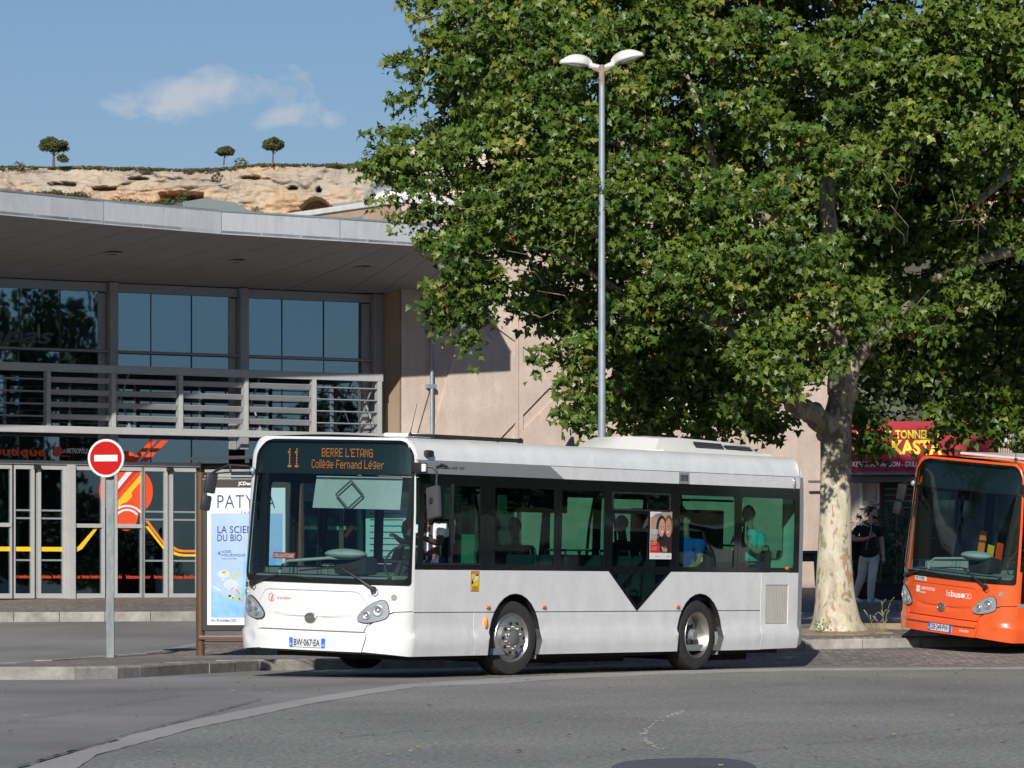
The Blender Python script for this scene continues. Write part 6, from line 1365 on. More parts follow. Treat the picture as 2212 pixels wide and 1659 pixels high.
# people inside the white bus
def bus_person(lx, ly, z0, shirt, skin, label, parent_bus=wb, arms='down', face=math.pi, hair='hair', up=.0, lean=0.0):
    Mw = Matrix.Translation(parent_bus.location) @ parent_bus.rotation_euler.to_matrix().to_4x4()
    p = Mw @ Vector((lx, ly, z0)); t_ = thing('person', label, 'person', p, (0, 0, parent_bus.rotation_euler.z+face), 'people sitting in the white bus')
    # seated, facing local +x
    J = [(0, 0, .0, .15, .13), (-.04+lean*.3, 0, .22, .14, .12), (-.05+lean, 0, .44, .16, .12), (-.03+lean, 0, .56, .09, .08), (.0+lean, 0, .63, .055, .055), (.02+lean, 0, .70, .078, .075), (.02+lean, 0, .79, .086, .082)]
    E_ = [(0, 1), (1, 2), (2, 3), (3, 4), (4, 5), (5, 6)]
    k = len(J)
    if arms == 'wheel': A = [[(-.03+lean, s*.19, .50, .062), (.10+lean, s*.25, .28, .05), (.34+lean, s*.20, .34, .036), (.42+lean, s*.19, .37, .028)] for s in (-1, 1)]
    elif arms == 'chin': A = [[(-.03, .19, .50, .062), (.12, .22, .22, .05), (.24, .08, .40, .038), (.16, .03, .60, .03)], [(-.03, -.19, .50, .062), (.05, -.24, .22, .05), (.26, -.14, .14, .036), (.32, -.12, .13, .028)]]
    else: A = [[(-.03, s*.19, .50, .062), (.0, s*.24, .22, .05), (.22, s*.18, .12, .036), (.30, s*.14, .12, .028)] for s in (-1, 1)]
    for a in A:
        b0 = len(J); J += [(x, y, z, r_, r_) for x, y, z, r_ in a]; E_ += [(2, b0), (b0, b0+1), (b0+1, b0+2), (b0+2, b0+3)]
    for s in (-1, 1):
        b0 = len(J); J += [(.1, s*.10, -.01, .10, .09), (.46, s*.12, .0, .07, .07), (.50, s*.12, -.34, .05, .05), (.60, s*.12, -.36, .04, .035)]; E_ += [(0, b0), (b0, b0+1), (b0+1, b0+2), (b0+2, b0+3)]
    skinned('body', J, E_, skin, t_, 1)
    S = [(0, 0, -.02, .17, .15), (-.04+lean*.3, 0, .22, .165, .145), (-.05+lean, 0, .43, .185, .14), (-.03+lean, 0, .575, .105, .09)]; Se = [(0, 1), (1, 2), (2, 3)]
    for a in A:
        b0 = len(S); x0, y0, zz0, _ = a[0]; x1_, y1_, z1_, _ = a[1]; S += [(x0, y0, zz0, .082, .08), (x0+(x1_-x0)*.7, y0+(y1_-y0)*.7, zz0+(z1_-zz0)*.7, .076, .074)]; Se += [(2, b0), (b0, b0+1)]
    skinned('shirt', S, Se, shirt, t_, 1)
    T_ = [(.0, 0, -.02, .16, .14)]; Te = []
    for s in (-1, 1):
        b0 = len(T_); T_ += [(.1, s*.10, -.01, .115, .10), (.46, s*.12, .0, .085, .085), (.50, s*.12, -.30, .066, .066)]; Te += [(0, b0), (b0, b0+1), (b0+1, b0+2)]
    skinned('trousers', T_, Te, 'denim', t_, 1)
    h = M()
    for a in A: hand(h, a[3][:3], Vector(a[3][:3])-Vector(a[2][:3]), (0, 0, 1), .95, .9)
    h.build('hand', skin, t_, smooth=True); head_on(None, t_, Vector((.02+lean, 0, .765)), skin, 0.0, hair)
bus_person(.93, .42, 1.34, 'shirtw', 'skin2', 'driver of the white bus, in a white T-shirt with one arm forward', arms='wheel', lean=.05)
bus_person(8.45, .29, 1.33, 'shirtt', 'skin', 'passenger in a turquoise shirt with a hand to the chin at the rearmost side window', arms='chin')
bus_person(6.74, .28, 1.22, 'shirtblue', 'skin', 'passenger in a blue shirt just behind the window poster', arms='down', face=math.pi)
bus_person(7.45, .78, 1.30, 'shirtd', 'skin2', 'dark haired passenger in dark clothes one row ahead of the turquoise shirt', arms='down')
bus_person(5.15, 1.95, 1.08, 'shirtd', 'skin', 'dark haired passenger on the far side of the white bus, left of the poster', arms='down')
bus_person(2.9, 2.1, 1.02, 'shirtd', 'skin2', 'foremost passenger of the white bus, a dark shape behind the driver', arms='down')
bus_person(7.75, 1.9, 1.15, 'shirtd', 'skin', 'far side passenger of the white bus beyond the turquoise shirt', arms='down')
bus_person(4.35, 1.75, 1.08, 'shirtd', 'skin2', 'dark silhouetted passenger by the middle side window ahead of the poster', arms='down', face=math.pi)

# ------------------------------------------------------------------ no entry sign
sg = thing('no_entry_sign', 'round red no entry sign with a white bar on a grey post', 'road sign', (-5.54, 60.1, zg(-5.54, 60.1)+.145))
m = M()
m.bb((-.055, -.03, -.1), (.055, .03, 2.70), .006); m.build('post', 'polegrey', sg)
m = M()
for z in (2.50, 2.75): m.box((-.01, -.05, z), (.13, .05, .04), 0, .004)
m.build('clamp', 'polegrey', sg)
cz_ = 1.02+(1283-990)*60.1/FOC-(zg(-5.54, 60.1)+.145); yw_ = R(-14)
def sgd(r, y0, th, mt, nm, n=48):
    m = M(); a = Vector((math.cos(yw_), math.sin(yw_), 0)); nn = Vector((math.sin(yw_), -math.cos(yw_), 0)); c = Vector((-.045, -.075, cz_))+nn*y0
    m.poly([c+a*r*math.cos(2*math.pi*k/n)+Vector((0, 0, 1))*r*math.sin(2*math.pi*k/n) for k in range(n)], nn*th); return m.build(nm, mt, sg)
sgd(.266, 0, .022, 'lampgrey', 'sign_rim'); sgd(.258, .022, .002, 'signwhite', 'sign_border'); sgd(.232, .024, .002, 'signred', 'sign_face')
m = M(); a = Vector((math.cos(yw_), math.sin(yw_), 0)); nn = Vector((math.sin(yw_), -math.cos(yw_), 0)); c = Vector((-.045, -.075, cz_))+nn*.026
m.poly([c+a*x+Vector((0, 0, 1))*z for x, z in ((-.168, -.043), (.168, -.043), (.168, .043), (-.168, .043))], nn*.002); m.build('white_bar', 'signwhite', sg)

# ------------------------------------------------------------------ street lamp with two heads
LX, LY = (1300-1106)*63.2/FOC, 63.2
lz = zg(LX, LY)+.15; sl_ = thing('street_lamp', 'tall grey lamp post with two white lantern heads', 'street lamp', (LX, LY, lz))
def lam(px, py): v = at(px, py, LY)-Vector((LX, LY, lz)); return v
top = lam(1297, 140)
m = M(); m.lathe([(.062, 0), (.062, 1.6), (.056, 3), (.052, 5), (.046, 7), (.042, top.z-.3)], (0, 0, 0), 'Z', 20); m.build('pole', 'galv', sl_, smooth=True)
m = M(); m.lathe([(.043, top.z-.3), (.044, top.z-.02), (.02, top.z)], (0, 0, 0), 'Z', 18); m.tube([(0, 0, top.z-.1), (-.13, 0, top.z-.05)], .033, 10); m.tube([(0, 0, top.z-.1), (.14, 0, top.z-.03)], .033, 10); m.build('bracket', 'rust', sl_, smooth=True)
m = M(); m.lathe([(.075, .0), (.075, .35), (.066, .40)], (0, 0, -.02), 'Z', 16); m.build('base_sleeve', 'galv', sl_, smooth=True)
for s, ang, L_ in ((-1, R(3), .49), (1, R(14), .49)):
    h = M(); n = 20; st_ = []; NS = 12
    vs = []
    for i in range(NS+1):
        u = i/NS; x = u*L_; w_ = .125*math.sin(math.pi*min(1, .12+u*.88)**.75)**.6 if u < 1 else .02; w_ = max(.03, .118*(1-abs(2*u-1.05)**2.4)); hh = max(.02, .135*(1-abs((u-.42)/.60)**2.2)) if u > .05 else .06
        for k in range(n):
            a = 2*math.pi*k/n; z = math.sin(a); vs.append((x, w_*math.cos(a), hh*z if z > 0 else .035*z))
    h.add(vs, [(i*n+k, i*n+(k+1) % n, (i+1)*n+(k+1) % n, (i+1)*n+k) for i in range(NS) for k in range(n)]+[tuple(range(n)), tuple(NS*n+k for k in range(n))])
    h2 = M(); h2.tube([(-.14, 0, -.035), (.03, 0, -.01)], .045, 12); h3 = M(); h3.tube([(.12, 0, -.03), (L_*.5, 0, -.045), (L_-.07, 0, -.025)], [.05, .095, .05], 14, squash=.35)
    g_ = M(); 
    for (mm_, mt, nm) in ((h, 'lampwhite', 'lantern_head'), (h2, 'lampwhite', 'spigot'), (h3, 'lens', 'lantern_glass')):
        rot = Matrix.Translation((s*.05+s*.10, 0, top.z+.0+(.02 if s > 0 else 0))) @ Matrix.Rotation(math.pi if s < 0 else 0, 4, 'Z') @ Matrix.Rotation(R(22)*(1 if s > 0 else -1)*-1, 4, 'Z') @ Matrix.Rotation(-ang, 4, 'Y')
        mm_.v = [tuple(rot @ Vector(v)) for v in mm_.v]; mm_.build(nm, mt, sl_, smooth=True, sharp=50)

# ------------------------------------------------------------------ bus shelter with the lit poster case
SD = 62.0; sb0 = Vector(((433-1106)*SD/FOC, SD, zg(-4.4, SD)+.145))
sh = thing('bus_shelter', 'brown metal bus shelter with a large pale blue cosmetics poster', 'bus shelter', sb0)
def S(px, py): v = at(px, py, SD)-sb0; return v.x, v.z
k_ = Vector((.69, .72)); n_ = Vector((-.72, .69))
x0, zt_ = S(424, 1005); 
m = M(); m.lathe([(.062, -.05), (.062, S(433, 1012)[1])], (0, 0, 0), 'Z', 18); m.build('post', 'brown', sh, smooth=True)
m = M(); m.tube([(1.42, 0, -.05), (1.42, 0, 2.6)], .055, 14); m.build('post', 'brown', sh, smooth=True)
m = M(); m.lathe([(.062, 0), (.066, .01), (.066, .02), (.066, .24), (.062, .26)], (0, -.10, S(430, 1008)[1]), 'Y', 22); m.build('beam_end', 'brown', sh, smooth=True, sharp=40)
m = M(); m.tube([(0, 0, S(430, 1008)[1]), (4.2, .6, S(430, 1000)[1]+.02)], .045, 10); m.build('roof_beam', 'brown', sh, smooth=True)
m = M(); z1_ = S(430, 1029)[1]; m.tube([(.03, 0, z1_), (1.42, 0, z1_)], .016, 8); m.build('cross_rail', 'lampgrey', sh); 
m = M(); zr = S(430, 1000)[1]+.03; m.poly([(-.15, -.35, zr), (4.3, .1, zr+.10), (4.6, 2.0, zr+.16), (.2, 1.5, zr+.08)], (0, 0, .035)); m.build('roof', 'darkframe', sh)
pxa, pza = S(437, 1034); pxb, pzb = S(632, 1363)
m = M(); m.bb((pxa, -.08, pzb), (pxb, .08, pza), .01); cs_ = m.build('poster_case', 'darkframe', sh)
a0_, b0_ = S(448.5, 1350); a1_, b1_ = S(617, 1054)
m = M(); m.bb((a0_, -.086, b0_), (a1_, -.082, b1_)); po = m.build('poster', 'adwhite', cs_)
def ad(px0, py0, px1, py1, mt, lv=1, nm='poster_print'):
    u0, v0 = S(px0, py1); u1, v1 = S(px1, py0); m = M(); m.bb((u0, -.086-.001*lv, v0), (u1, -.0865-.001*(lv-1), v1)); return m.build(nm, mt, po)
ad(456.5, 1109, 611, 1334, 'adblue'); 
m = M(); q = [S(*p) for p in ((457, 1334), (457, 1268), (480, 1285), (505, 1292), (524, 1262), (528, 1200), (560, 1190), (611, 1215), (611, 1334))]; m.add([(a, -.0885, b_) for a, b_ in q], [tuple(range(len(q)))]); m.build('poster_print', 'adblue2', po, norecalc=True)
m = M()
for (px, py, r1, r2) in ((484, 1240, 13, 9), (500, 1263, 16, 12), (482, 1252, 4, 3), (548, 1290, 18, 20), (585, 1270, 12, 15)):
    c = S(px, py); m.disc((c[0], -.0885, c[1]), r1/152, (0, -1, 0), 20, .0012, ry=r2/152)
m.build('poster_print', 'bubble', po)
for (px, py, w_, h_, rt, mt) in ((484, 1236, 5, 2.6, .3, 'petal'), (489, 1240, 6, 2.4, -.4, 'styellow'), (505, 1247, 7, 3, .8, 'leafy'), (512, 1240, 5, 3, -.5, 'leafy'), (503, 1271, 5, 2, .6, 'petal'), (514, 1277, 7, 2.6, -.9, 'petal'), (521, 1280, 6, 2.5, .9, 'leafy'), (500, 1290, 6, 3, -.5, 'styellow'), (512, 1292, 10, 3.2, -.1, 'leafy'), (521, 1297, 7, 2.6, -.8, 'petal'), (497, 1287, 4, 3, 0, 'rust'), (545, 1303, 9, 3, .4, 'leafy'), (470, 1272, 11, 1.2, -.55, 'adwhite')):
    c = S(px, py); m = M(); pts = [(c[0]+(w_*math.cos(a)*math.cos(rt)-h_*math.sin(a)*math.sin(rt))/152, -.0905, c[1]+(w_*math.cos(a)*math.sin(rt)+h_*math.sin(a)*math.cos(rt))/152) for a in [2*math.pi*k/10 for k in range(10)]]; m.add(pts, [tuple(range(10))]); m.build('poster_print', mt, po, norecalc=True)
fA = lambda x, z, o: (x, -.0895, z)
def at_(s, px, py, pw, hpx, bold=0, mt='adink', sp=1.0): u, v = S(px, py); text(s, fA, u, v, pw/152, hpx/152, bold, name='poster_lettering', mat_=mt, parent=po, spacing=sp)
at_('PATYKA', 470.5, 1098, 125, 29, -.005, sp=1.1); at_('PARIS', 521, 1110, 30, 5.5, 0, 'inkgrey', 1.2)
at_('LA SCIENCE', 470.5, 1151.5, 100, 15, .012, sp=1.05); at_('DU BIO', 470.5, 1169, 53, 14.5, .012, sp=1.05); at_('4', 470.5, 1200, 7, 9.5, 0); at_('ACIDES', 479.5, 1194.5, 21, 5.5, .01); at_('HYALURONIQUES', 479.5, 1202, 51, 5.5, .01); at_('PURS & NATURELS', 480.5, 1208.5, 32, 3.2, 0)
at_('EN PHARMACIES', 457.5, 1343.5, 54, 6, .012)
u, v = S(515, 1048); text('JCDecaux', lambda x, z, o: (x, -.0805-.002, z), u, v, 43/152, 7/152, .03, name='maker_lettering', mat_='inkwhite', parent=cs_)
m = M(); z1_ = S(430, 1377)[1]; m.bb((-.02, -.10, z1_-.03), (pxb+.05, .10, z1_+.025), .008); m.build('lower_shelf', 'brown', sh)
z1_ = S(430, 1389)[1]; M().bb((.05, -.03, z1_-.02), (1.4, .03, z1_+.03), .004).build('lower_rail', 'brown', sh)
# back frame, timetable and bench, seen through the bus
for t0 in (.0, 1.3, 2.6, 3.9):
    M().bb((.6+t0, 1.55+t0*.12, -.05), (.67+t0, 1.62+t0*.12, 2.85), .004).build('back_post', 'brown', sh)
for t0 in (.0, 1.3, 2.6): M().poly([(.7+t0, 1.6+t0*.12, .35), (1.87+t0, 1.74+t0*.12, .35), (1.87+t0, 1.74+t0*.12, 2.55), (.7+t0, 1.6+t0*.12, 2.55)], (0, .01, 0)).build('back_glass', 'gdoor', sh)
m = M(); m.poly([(2.3, 1.55, .95), (2.9, 1.62, .95), (2.9, 1.62, 2.15), (2.3, 1.55, 2.15)], (0, -.03, 0)); tmb = m.build('timetable', 'adwhite', sh)
m = M()
for k in range(12): m.poly([(2.36, 1.525+.006, 1.05+k*.09), (2.84, 1.58+.006, 1.05+k*.09), (2.84, 1.58+.006, 1.065+k*.09), (2.36, 1.525+.006, 1.065+k*.09)], (0, -.012, 0))
m.build('timetable_rule', 'inkgrey', tmb)
m = M(); m.box((2.6, 1.35, .48), (2.6, .35, .05), R(7), .01); 
for x in (1.6, 3.6): m.box((x, 1.28+(x-1.6)*.12, .23), (.06, .25, .46))
m.build('bench', 'brown', sh)

# ------------------------------------------------------------------ kebab restaurant, planters, fence at the right
KD = 92.0; k0 = at(1832, 1290, KD); k0.z = 0.95
kr = thing('kebab_restaurant', 'small kebab restaurant under a crimson awning lettered in yellow', 'restaurant', k0)
def K(px, py, D=KD): v = at(px, py, D)-k0; return v.x, v.z
aT = K(1832, 912); aR = K(2148, 912); aB = K(1832, 1022)
def fA2(x, z, o): f = (z-aB[1])/(aT[1]-aB[1]); return (x, -.95+f*.45-o, z)
patch(fA2, [(0, aB[1]), (aR[0]+.02, aB[1]), (aR[0]-.02, aT[1]), (0, aT[1])], st=.3, top=0, bot=-.03).build('awning', 'banner', kr)
fA3 = lambda x, z, o: fA2(x, z, .006)
def kt(s, px, py, pw, hpx, mt, bold=.02, shear=0): u, v = K(px, py); text(s, fA3, u, v, pw/102.3, hpx/102.3, bold, shear, mat_=mt, parent=kr)
kt('LES TONNELLES', 1898, 949, 129, 17, 'byellow', .035); kt('KASTA', 1920.5, 983, 106, 29, 'byellow', .04); kt('KEBAB FAIT MAISON - GRILLADES', 1834, 1010.5, 167, 10.5, 'bwhite', .02, .2)
m = M(); c = K(1858, 972); n = 24; pts = []
for rr in (.17, .14):
    for k in range(n): a = 2*math.pi*k/n; pts.append(fA2(c[0]+rr*1.3*math.cos(a), c[1]+rr*math.sin(a), .006))
m.add(pts, [(k, (k+1) % n, n+(k+1) % n, n+k) for k in range(n)]); m.build('emblem_ring', 'byellow', kr, norecalc=True)
m = M(); c = K(1858, 940); m.add([fA2(c[0]+x, c[1]+z, .006) for x, z in ((-.12, .05), (-.05, .02), (0, .09), (.05, .02), (.12, .05), (.08, -.06), (-.08, -.06))], [(0, 1, 2, 3, 4, 5, 6)]); m.build('emblem_crown', 'byellow', kr, norecalc=True)
z1_ = K(0, 1027)[1]; z2_ = K(0, 1043)[1]
M().bb((0, -.98, z1_-.02), (aR[0], -.90, z1_+.05), .01).build('awning_bar', 'awnbar', kr); M().bb((0, -.7, z2_), (aR[0], -.3, z2_+.12), .01).build('awning_box', 'awnbar', kr)
def wallrect(pa, pb, y0, y1, mt, nm): 
    a, b_ = K(*pa), K(*pb); return M().bb((a[0], y0, b_[1]), (b_[0], y1, a[1])).build(nm, mt, kr)
wallrect((1832, 1043), (1858, 1292), -.02, .1, 'pink', 'wall'); wallrect((1858, 1094), (1898, 1292), -.02, .1, 'pink', 'wall'); M().bb((0, 0.1, 0), (aR[0]+2, 3, K(0, 985)[1])).build('room_core', 'shelfd', kr)
wf = wallrect((1856, 1043), (1863, 1096), -.08, .0, 'coping', 'window_frame'); wallrect((1895, 1043), (1899, 1096), -.08, 0, 'coping', 'window_frame'); wallrect((1856, 1092), (1899, 1098), -.1, 0, 'coping', 'window_sill')
wallrect((1863, 1043), (1895, 1092), .02, .04, 'pink', 'shutter'); wallrect((1898, 1043), (1904, 1290), -.06, .05, 'maroon', 'door_post'); wallrect((1904, 1043), (2148, 1290), .0, .05, 'shelfd', 'shop_front')
for y in (1056, 1069, 1083, 1097): wallrect((1910, y-1.5), (1985, y+1.5), -.06, -.0, 'shelf', 'shutter_slat')
wallrect((1840, 1195), (1905, 1197.5), -1.9, -1.85, 'awnbar', 'terrace_rail') ; wallrect((1860, 1165), (1990, 1168), -3.2, -3.15, 'awnbar', 'terrace_rail')
o = M(); o.tube([at(1847, 945, 93.5), at(1847, 1042, 93.5)], .03, 8); o.tube([at(1847, 1042, 93.5), at(1838, 1042, 93.5)], .03, 8); o = o.build('white_pipe', 'coping', smooth=True); tag(o, 'thin white downpipe between the plane tree trunk and the crimson awning', 'pipe')
# bamboo in black planters
def bamboo(px, D, h, label, nst=9, seed=1):
    rr = random.Random(seed); X = (px-1106)*D/FOC; z = 0.80+0.02*(D-79); r = thing('potted_bamboo', label, 'potted plant', (X, D, z), group='bamboo plants in black tubs')
    m = M(); m.bb((-.30, -.16, 0), (.30, .16, .30), .012); m.bb((-.32, -.18, .27), (.32, .18, .31), .01); m.build('planter', 'planter', r)
    m = M(); lv = []; V = []; F = []
    for k in range(nst):
        x, y = rr.uniform(-.24, .24), rr.uniform(-.1, .1); tx, ty = rr.uniform(-.22, .22), rr.uniform(-.2, .1); hh = h*rr.uniform(.75, 1.05)
        m.tube([(x, y, .2), (x+tx*.3, y+ty*.3, hh*.5), (x+tx, y+ty, hh)], [.011, .009, .004], 5)
        for j in range(34):
            f = rr.uniform(.12, 1.0); c = Vector((x+tx*f*f, y+ty*f, .2+(hh-.2)*f)); a = rr.uniform(0, 6.28); d = Vector((math.cos(a), math.sin(a), rr.uniform(-.5, .35))).normalized(); st0 = c+d*rr.uniform(.02, .12)
            for q in range(4):
                d2 = (d+Vector((rr.uniform(-.7, .7), rr.uniform(-.7, .7), rr.uniform(-.7, .2)))).normalized(); L_ = rr.uniform(.10, .19); w_ = .011; sd = d2.cross(Vector((0, 0, 1))).normalized()*w_
                o_ = len(V); V += [st0, st0+d2*L_*.4+sd, st0+d2*L_+Vector((0, 0, -.02)), st0+d2*L_*.4-sd]; F.append((o_, o_+1, o_+2, o_+3))
    m.build('stem', 'stem', r, smooth=True); l = M(); l.add(V, F); l.build('leaves', 'bamboo', r, norecalc=True)
bamboo(1862, 85.5, 1.55, 'tall bamboo in a black tub nearest the tree trunk, behind the walking man', 12, 3)
bamboo(1918, 84.6, 1.85, 'bamboo in a black tub directly to the right of the walking man', 12, 4)
bamboo(1965, 85.6, 1.95, 'bamboo in a black tub closest to the front of the orange bus', 12, 5)
bamboo(1893, 86.8, 1.95, 'bamboo in the back row behind the walking man', 12, 6)
# high leaning bench against the wall
hb = thing('leaning_bench', 'dark blue grey high bench standing behind the rear of the white bus', 'bench', (at(1745, 1290, 84).x, 84, 0.90))
z_ = at(0, 1195, 84).z-.90
m = M(); m.box((-.1, 0, z_), (1.0, .35, .05), 0, .01, rx=R(-8)); m.box((-.1, .14, z_-.08), (1.0, .05, .16), 0, .01); m.build('bench_top', 'bench', hb)
for x in (.16, -.5):
    m = M(); m.tube([(x, 0, z_), (x+.02, 0, .3), (x+.06, 0, 0)], [.055, .045, .035], 8); m.build('leg', 'bench', hb, smooth=True)
# fence and salmon sheds at the far right
fn = thing('wire_fence', 'rusty wire mesh fence above a salmon corrugated wall at the right edge', 'fence', at(2150, 1100, 90))
fo = Vector(fn.location)
m = M()
for k in range(28): p0 = at(2152+k*5, 1090, 90)-fo; p1 = at(2152+k*5-1.5, 905, 90)-fo; m.tube([p0, p1], .007, 4)
for y in (930, 965, 1000, 1035): m.tube([at(2150, y, 90)-fo, at(2300, y+2, 90)-fo], .009, 4)
m.build('wire_mesh', 'wire', fn); 
for px in (2151, 2235): m = M(); m.tube([at(px, 1290, 90)-fo, at(px, 900, 90)-fo], .035, 8); m.build('post', 'wire', fn)
cw = M(); c0 = at(2150, 1290, 95)
for k in range(60): cw.tube([(k*.06, 0, -.2), (k*.06, 0, at(0, 1015, 95).z-.95)], .034, 6)
o = cw.build('corrugated_wall', 'salmon', smooth=True); o.location = (c0.x-.1, 95, .95); tag(o, 'salmon pink corrugated wall behind the wire fence', 'wall')
bw = thing('beige_house', 'beige rendered house glimpsed through the leaves above the crimson awning', 'house', at(2110, 1290, 104))
p0 = Vector(bw.location)
m = M(); a = at(2040, 1290, 104)-p0; b_ = at(2190, 830, 104)-p0; m.bb((a.x, 0, 0), (b_.x, 4, b_.z)); m.build('wall', 'beige', bw)
m = M(); m.bb((a.x-.15, -.15, b_.z), (b_.x+.15, 4.1, b_.z+.12)); m.build('roof', 'greyroof', bw)
for px in (2070, 2150): q = at(px, 900, 104)-p0; M().bb((q.x-.3, -.03, q.z-.6), (q.x+.3, .02, q.z+.5)).build('window', 'coping', bw)
C = []; S_ = []; K_ = []
rr = random.Random(5)
for k in range(26): p = at(rr.uniform(1870, 2090), rr.uniform(800, 930), 99+rr.uniform(-1, 1)); C.append(tuple(p)); S_.append((.7, .6, .5)); K_.append(260)
o = clump_cloud(C, S_, K_, .11, seed=22, shell=.9).build('olive_shrub', 'olive', norecalc=True); tag(o, 'grey green feathery shrub rising behind the crimson awning', 'shrub')

# ------------------------------------------------------------------ plane trees
MT['paintdark'] = mat('dark_car_paint', (0.02, 0.022, 0.03), 0.25, coat=0.8)
barkm = bpy.data.materials.new('plane_bark'); barkm.use_nodes = True
t = barkm.node_tree; b = t.nodes['Principled BSDF']; b.inputs['Roughness'].default_value = 0.85; co = t.nodes.new('ShaderNodeTexCoord')
def vor(sc, seed, st_=0.45):
    mp = t.nodes.new('ShaderNodeMapping'); mp.inputs['Scale'].default_value = (1, 1, st_); mp.inputs['Location'].default_value = (seed, 0, 0)
    n = t.nodes.new('ShaderNodeTexNoise'); n.inputs['Scale'].default_value = sc; n.inputs['Detail'].default_value = 3; n.inputs['Roughness'].default_value = .55; n.inputs['Distortion'].default_value = .4
    t.links.new(co.outputs['Object'], mp.inputs[0]); t.links.new(mp.outputs[0], n.inputs['Vector']); return n.outputs[0]
def mixc(f, c1_, c2_):
    m = t.nodes.new('ShaderNodeMix'); m.data_type = 'RGBA'
    for i, c in ((6, c1_), (7, c2_)):
        if isinstance(c, tuple): m.inputs[i].default_value = (*c, 1)
        else: t.links.new(c, m.inputs[i])
    t.links.new(f, m.inputs[0]); return m.outputs[2]
def thr(src, a, w_=.012):
    r = t.nodes.new('ShaderNodeMapRange'); r.inputs[1].default_value = a-w_; r.inputs[2].default_value = a+w_; t.links.new(src, r.inputs[0]); return r.outputs[0]
cA = mixc(thr(vor(7, 0), .53), (0.58, 0.52, 0.42), (0.53, 0.47, 0.33)); cA = mixc(thr(vor(8, 4), .60), cA, (0.40, 0.26, 0.17)); cA = mixc(thr(vor(6, 9), .61), cA, (0.27, 0.25, 0.165)); cA = mixc(thr(vor(30, 2, .7), .66, .03), cA, (0.36, 0.25, 0.18))
# the lower trunk is paler, the limbs greener and, for crown shade, darkened in colour
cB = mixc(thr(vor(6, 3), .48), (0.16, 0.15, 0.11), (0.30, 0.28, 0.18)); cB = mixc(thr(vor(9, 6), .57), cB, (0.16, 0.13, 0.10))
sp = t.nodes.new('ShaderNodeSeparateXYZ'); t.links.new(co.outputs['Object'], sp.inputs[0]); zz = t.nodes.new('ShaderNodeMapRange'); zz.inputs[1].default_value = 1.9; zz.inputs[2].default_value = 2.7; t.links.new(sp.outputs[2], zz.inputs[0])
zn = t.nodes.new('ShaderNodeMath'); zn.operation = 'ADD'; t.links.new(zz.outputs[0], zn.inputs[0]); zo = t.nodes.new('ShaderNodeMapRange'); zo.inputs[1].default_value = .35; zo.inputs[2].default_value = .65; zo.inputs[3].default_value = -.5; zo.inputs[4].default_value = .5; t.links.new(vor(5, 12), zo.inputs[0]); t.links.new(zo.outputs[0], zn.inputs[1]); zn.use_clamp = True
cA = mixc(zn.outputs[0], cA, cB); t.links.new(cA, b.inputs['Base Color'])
bp = t.nodes.new('ShaderNodeBump'); bp.inputs['Strength'].default_value = .5; bp.inputs['Distance'].default_value = .02; t.links.new(vor(14, 7), bp.inputs['Height']); t.links.new(bp.outputs[0], b.inputs['Normal'])
leafm = bpy.data.materials.new('plane_leaf'); leafm.use_nodes = True
t = leafm.node_tree; b = t.nodes['Principled BSDF']; b.inputs['Roughness'].default_value = .42; b.inputs['Specular IOR Level'].default_value = .4
at_n = t.nodes.new('ShaderNodeAttribute'); at_n.attribute_name = 'tintv'; oi = t.nodes.new('ShaderNodeObjectInfo'); mxf = t.nodes.new('ShaderNodeMath'); mxf.operation = 'MAXIMUM'
t.links.new(at_n.outputs['Fac'], mxf.inputs[0])
isl_ = t.nodes.new('ShaderNodeMath'); isl_.operation = 'MULTIPLY'; t.links.new(oi.outputs['Random'], isl_.inputs[0]); t.links.new(oi.outputs['Color'], isl_.inputs[1]); isl_.inputs[1].default_value = 1
t.links.new(isl_.outputs[0], mxf.inputs[1])
rmp = t.nodes.new('ShaderNodeValToRGB'); els = [(0, (0.028, 0.060, 0.012)), (.35, (0.062, 0.115, 0.014)), (.72, (0.138, 0.190, 0.025)), (.95, (0.24, 0.26, 0.05)), (1.0, (0.30, 0.17, 0.05))]
rmp.color_ramp.elements[0].position = 0; rmp.color_ramp.elements[0].color = (*els[0][1], 1); rmp.color_ramp.elements[1].position = 1; rmp.color_ramp.elements[1].color = (*els[-1][1], 1)
for p, c in els[1:-1]: e = rmp.color_ramp.elements.new(p); e.color = (*c, 1)
t.links.new(mxf.outputs[0], rmp.inputs[0]); t.links.new(rmp.outputs[0], b.inputs['Base Color'])
trl = t.nodes.new('ShaderNodeBsdfTranslucent'); hsv = t.nodes.new('ShaderNodeHueSaturation'); hsv.inputs['Value'].default_value = 1.3; t.links.new(rmp.outputs[0], hsv.inputs['Color']); t.links.new(hsv.outputs[0], trl.inputs[0])
ms = t.nodes.new('ShaderNodeMixShader'); ms.inputs[0].default_value = .15; om = [n for n in t.nodes if n.type == 'OUTPUT_MATERIAL'][0]
t.links.new(b.outputs[0], ms.inputs[1]); t.links.new(trl.outputs[0], ms.inputs[2]); t.links.new(ms.outputs[0], om.inputs[0])
LO = [(270, .10), (238, .42), (215, .62), (196, .38), (172, .92), (150, .50), (124, .66), (112, .56), (90, 1.15), (68, .56), (56, .66), (30, .50), (8, .92), (-16, .38), (-35, .62), (-58, .42)]
LV = [(0, 0, 0.0)]+[(r*math.cos(R(a)), r*math.sin(R(a)), -.30*r*r+.10*math.cos(R(a)*2)+.05*math.sin(R(a)*5)) for a, r in LO]
LV = np.array([[x, y+.35, z] for x, y, z in LV]); LF = [(0, i, i % 16+1) for i in range(1, 17)]
LO2 = [(270, .12), (222, .50), (172, .90), (148, .50), (118, .66), (90, 1.12), (62, .66), (32, .50), (8, .90), (-42, .50)]
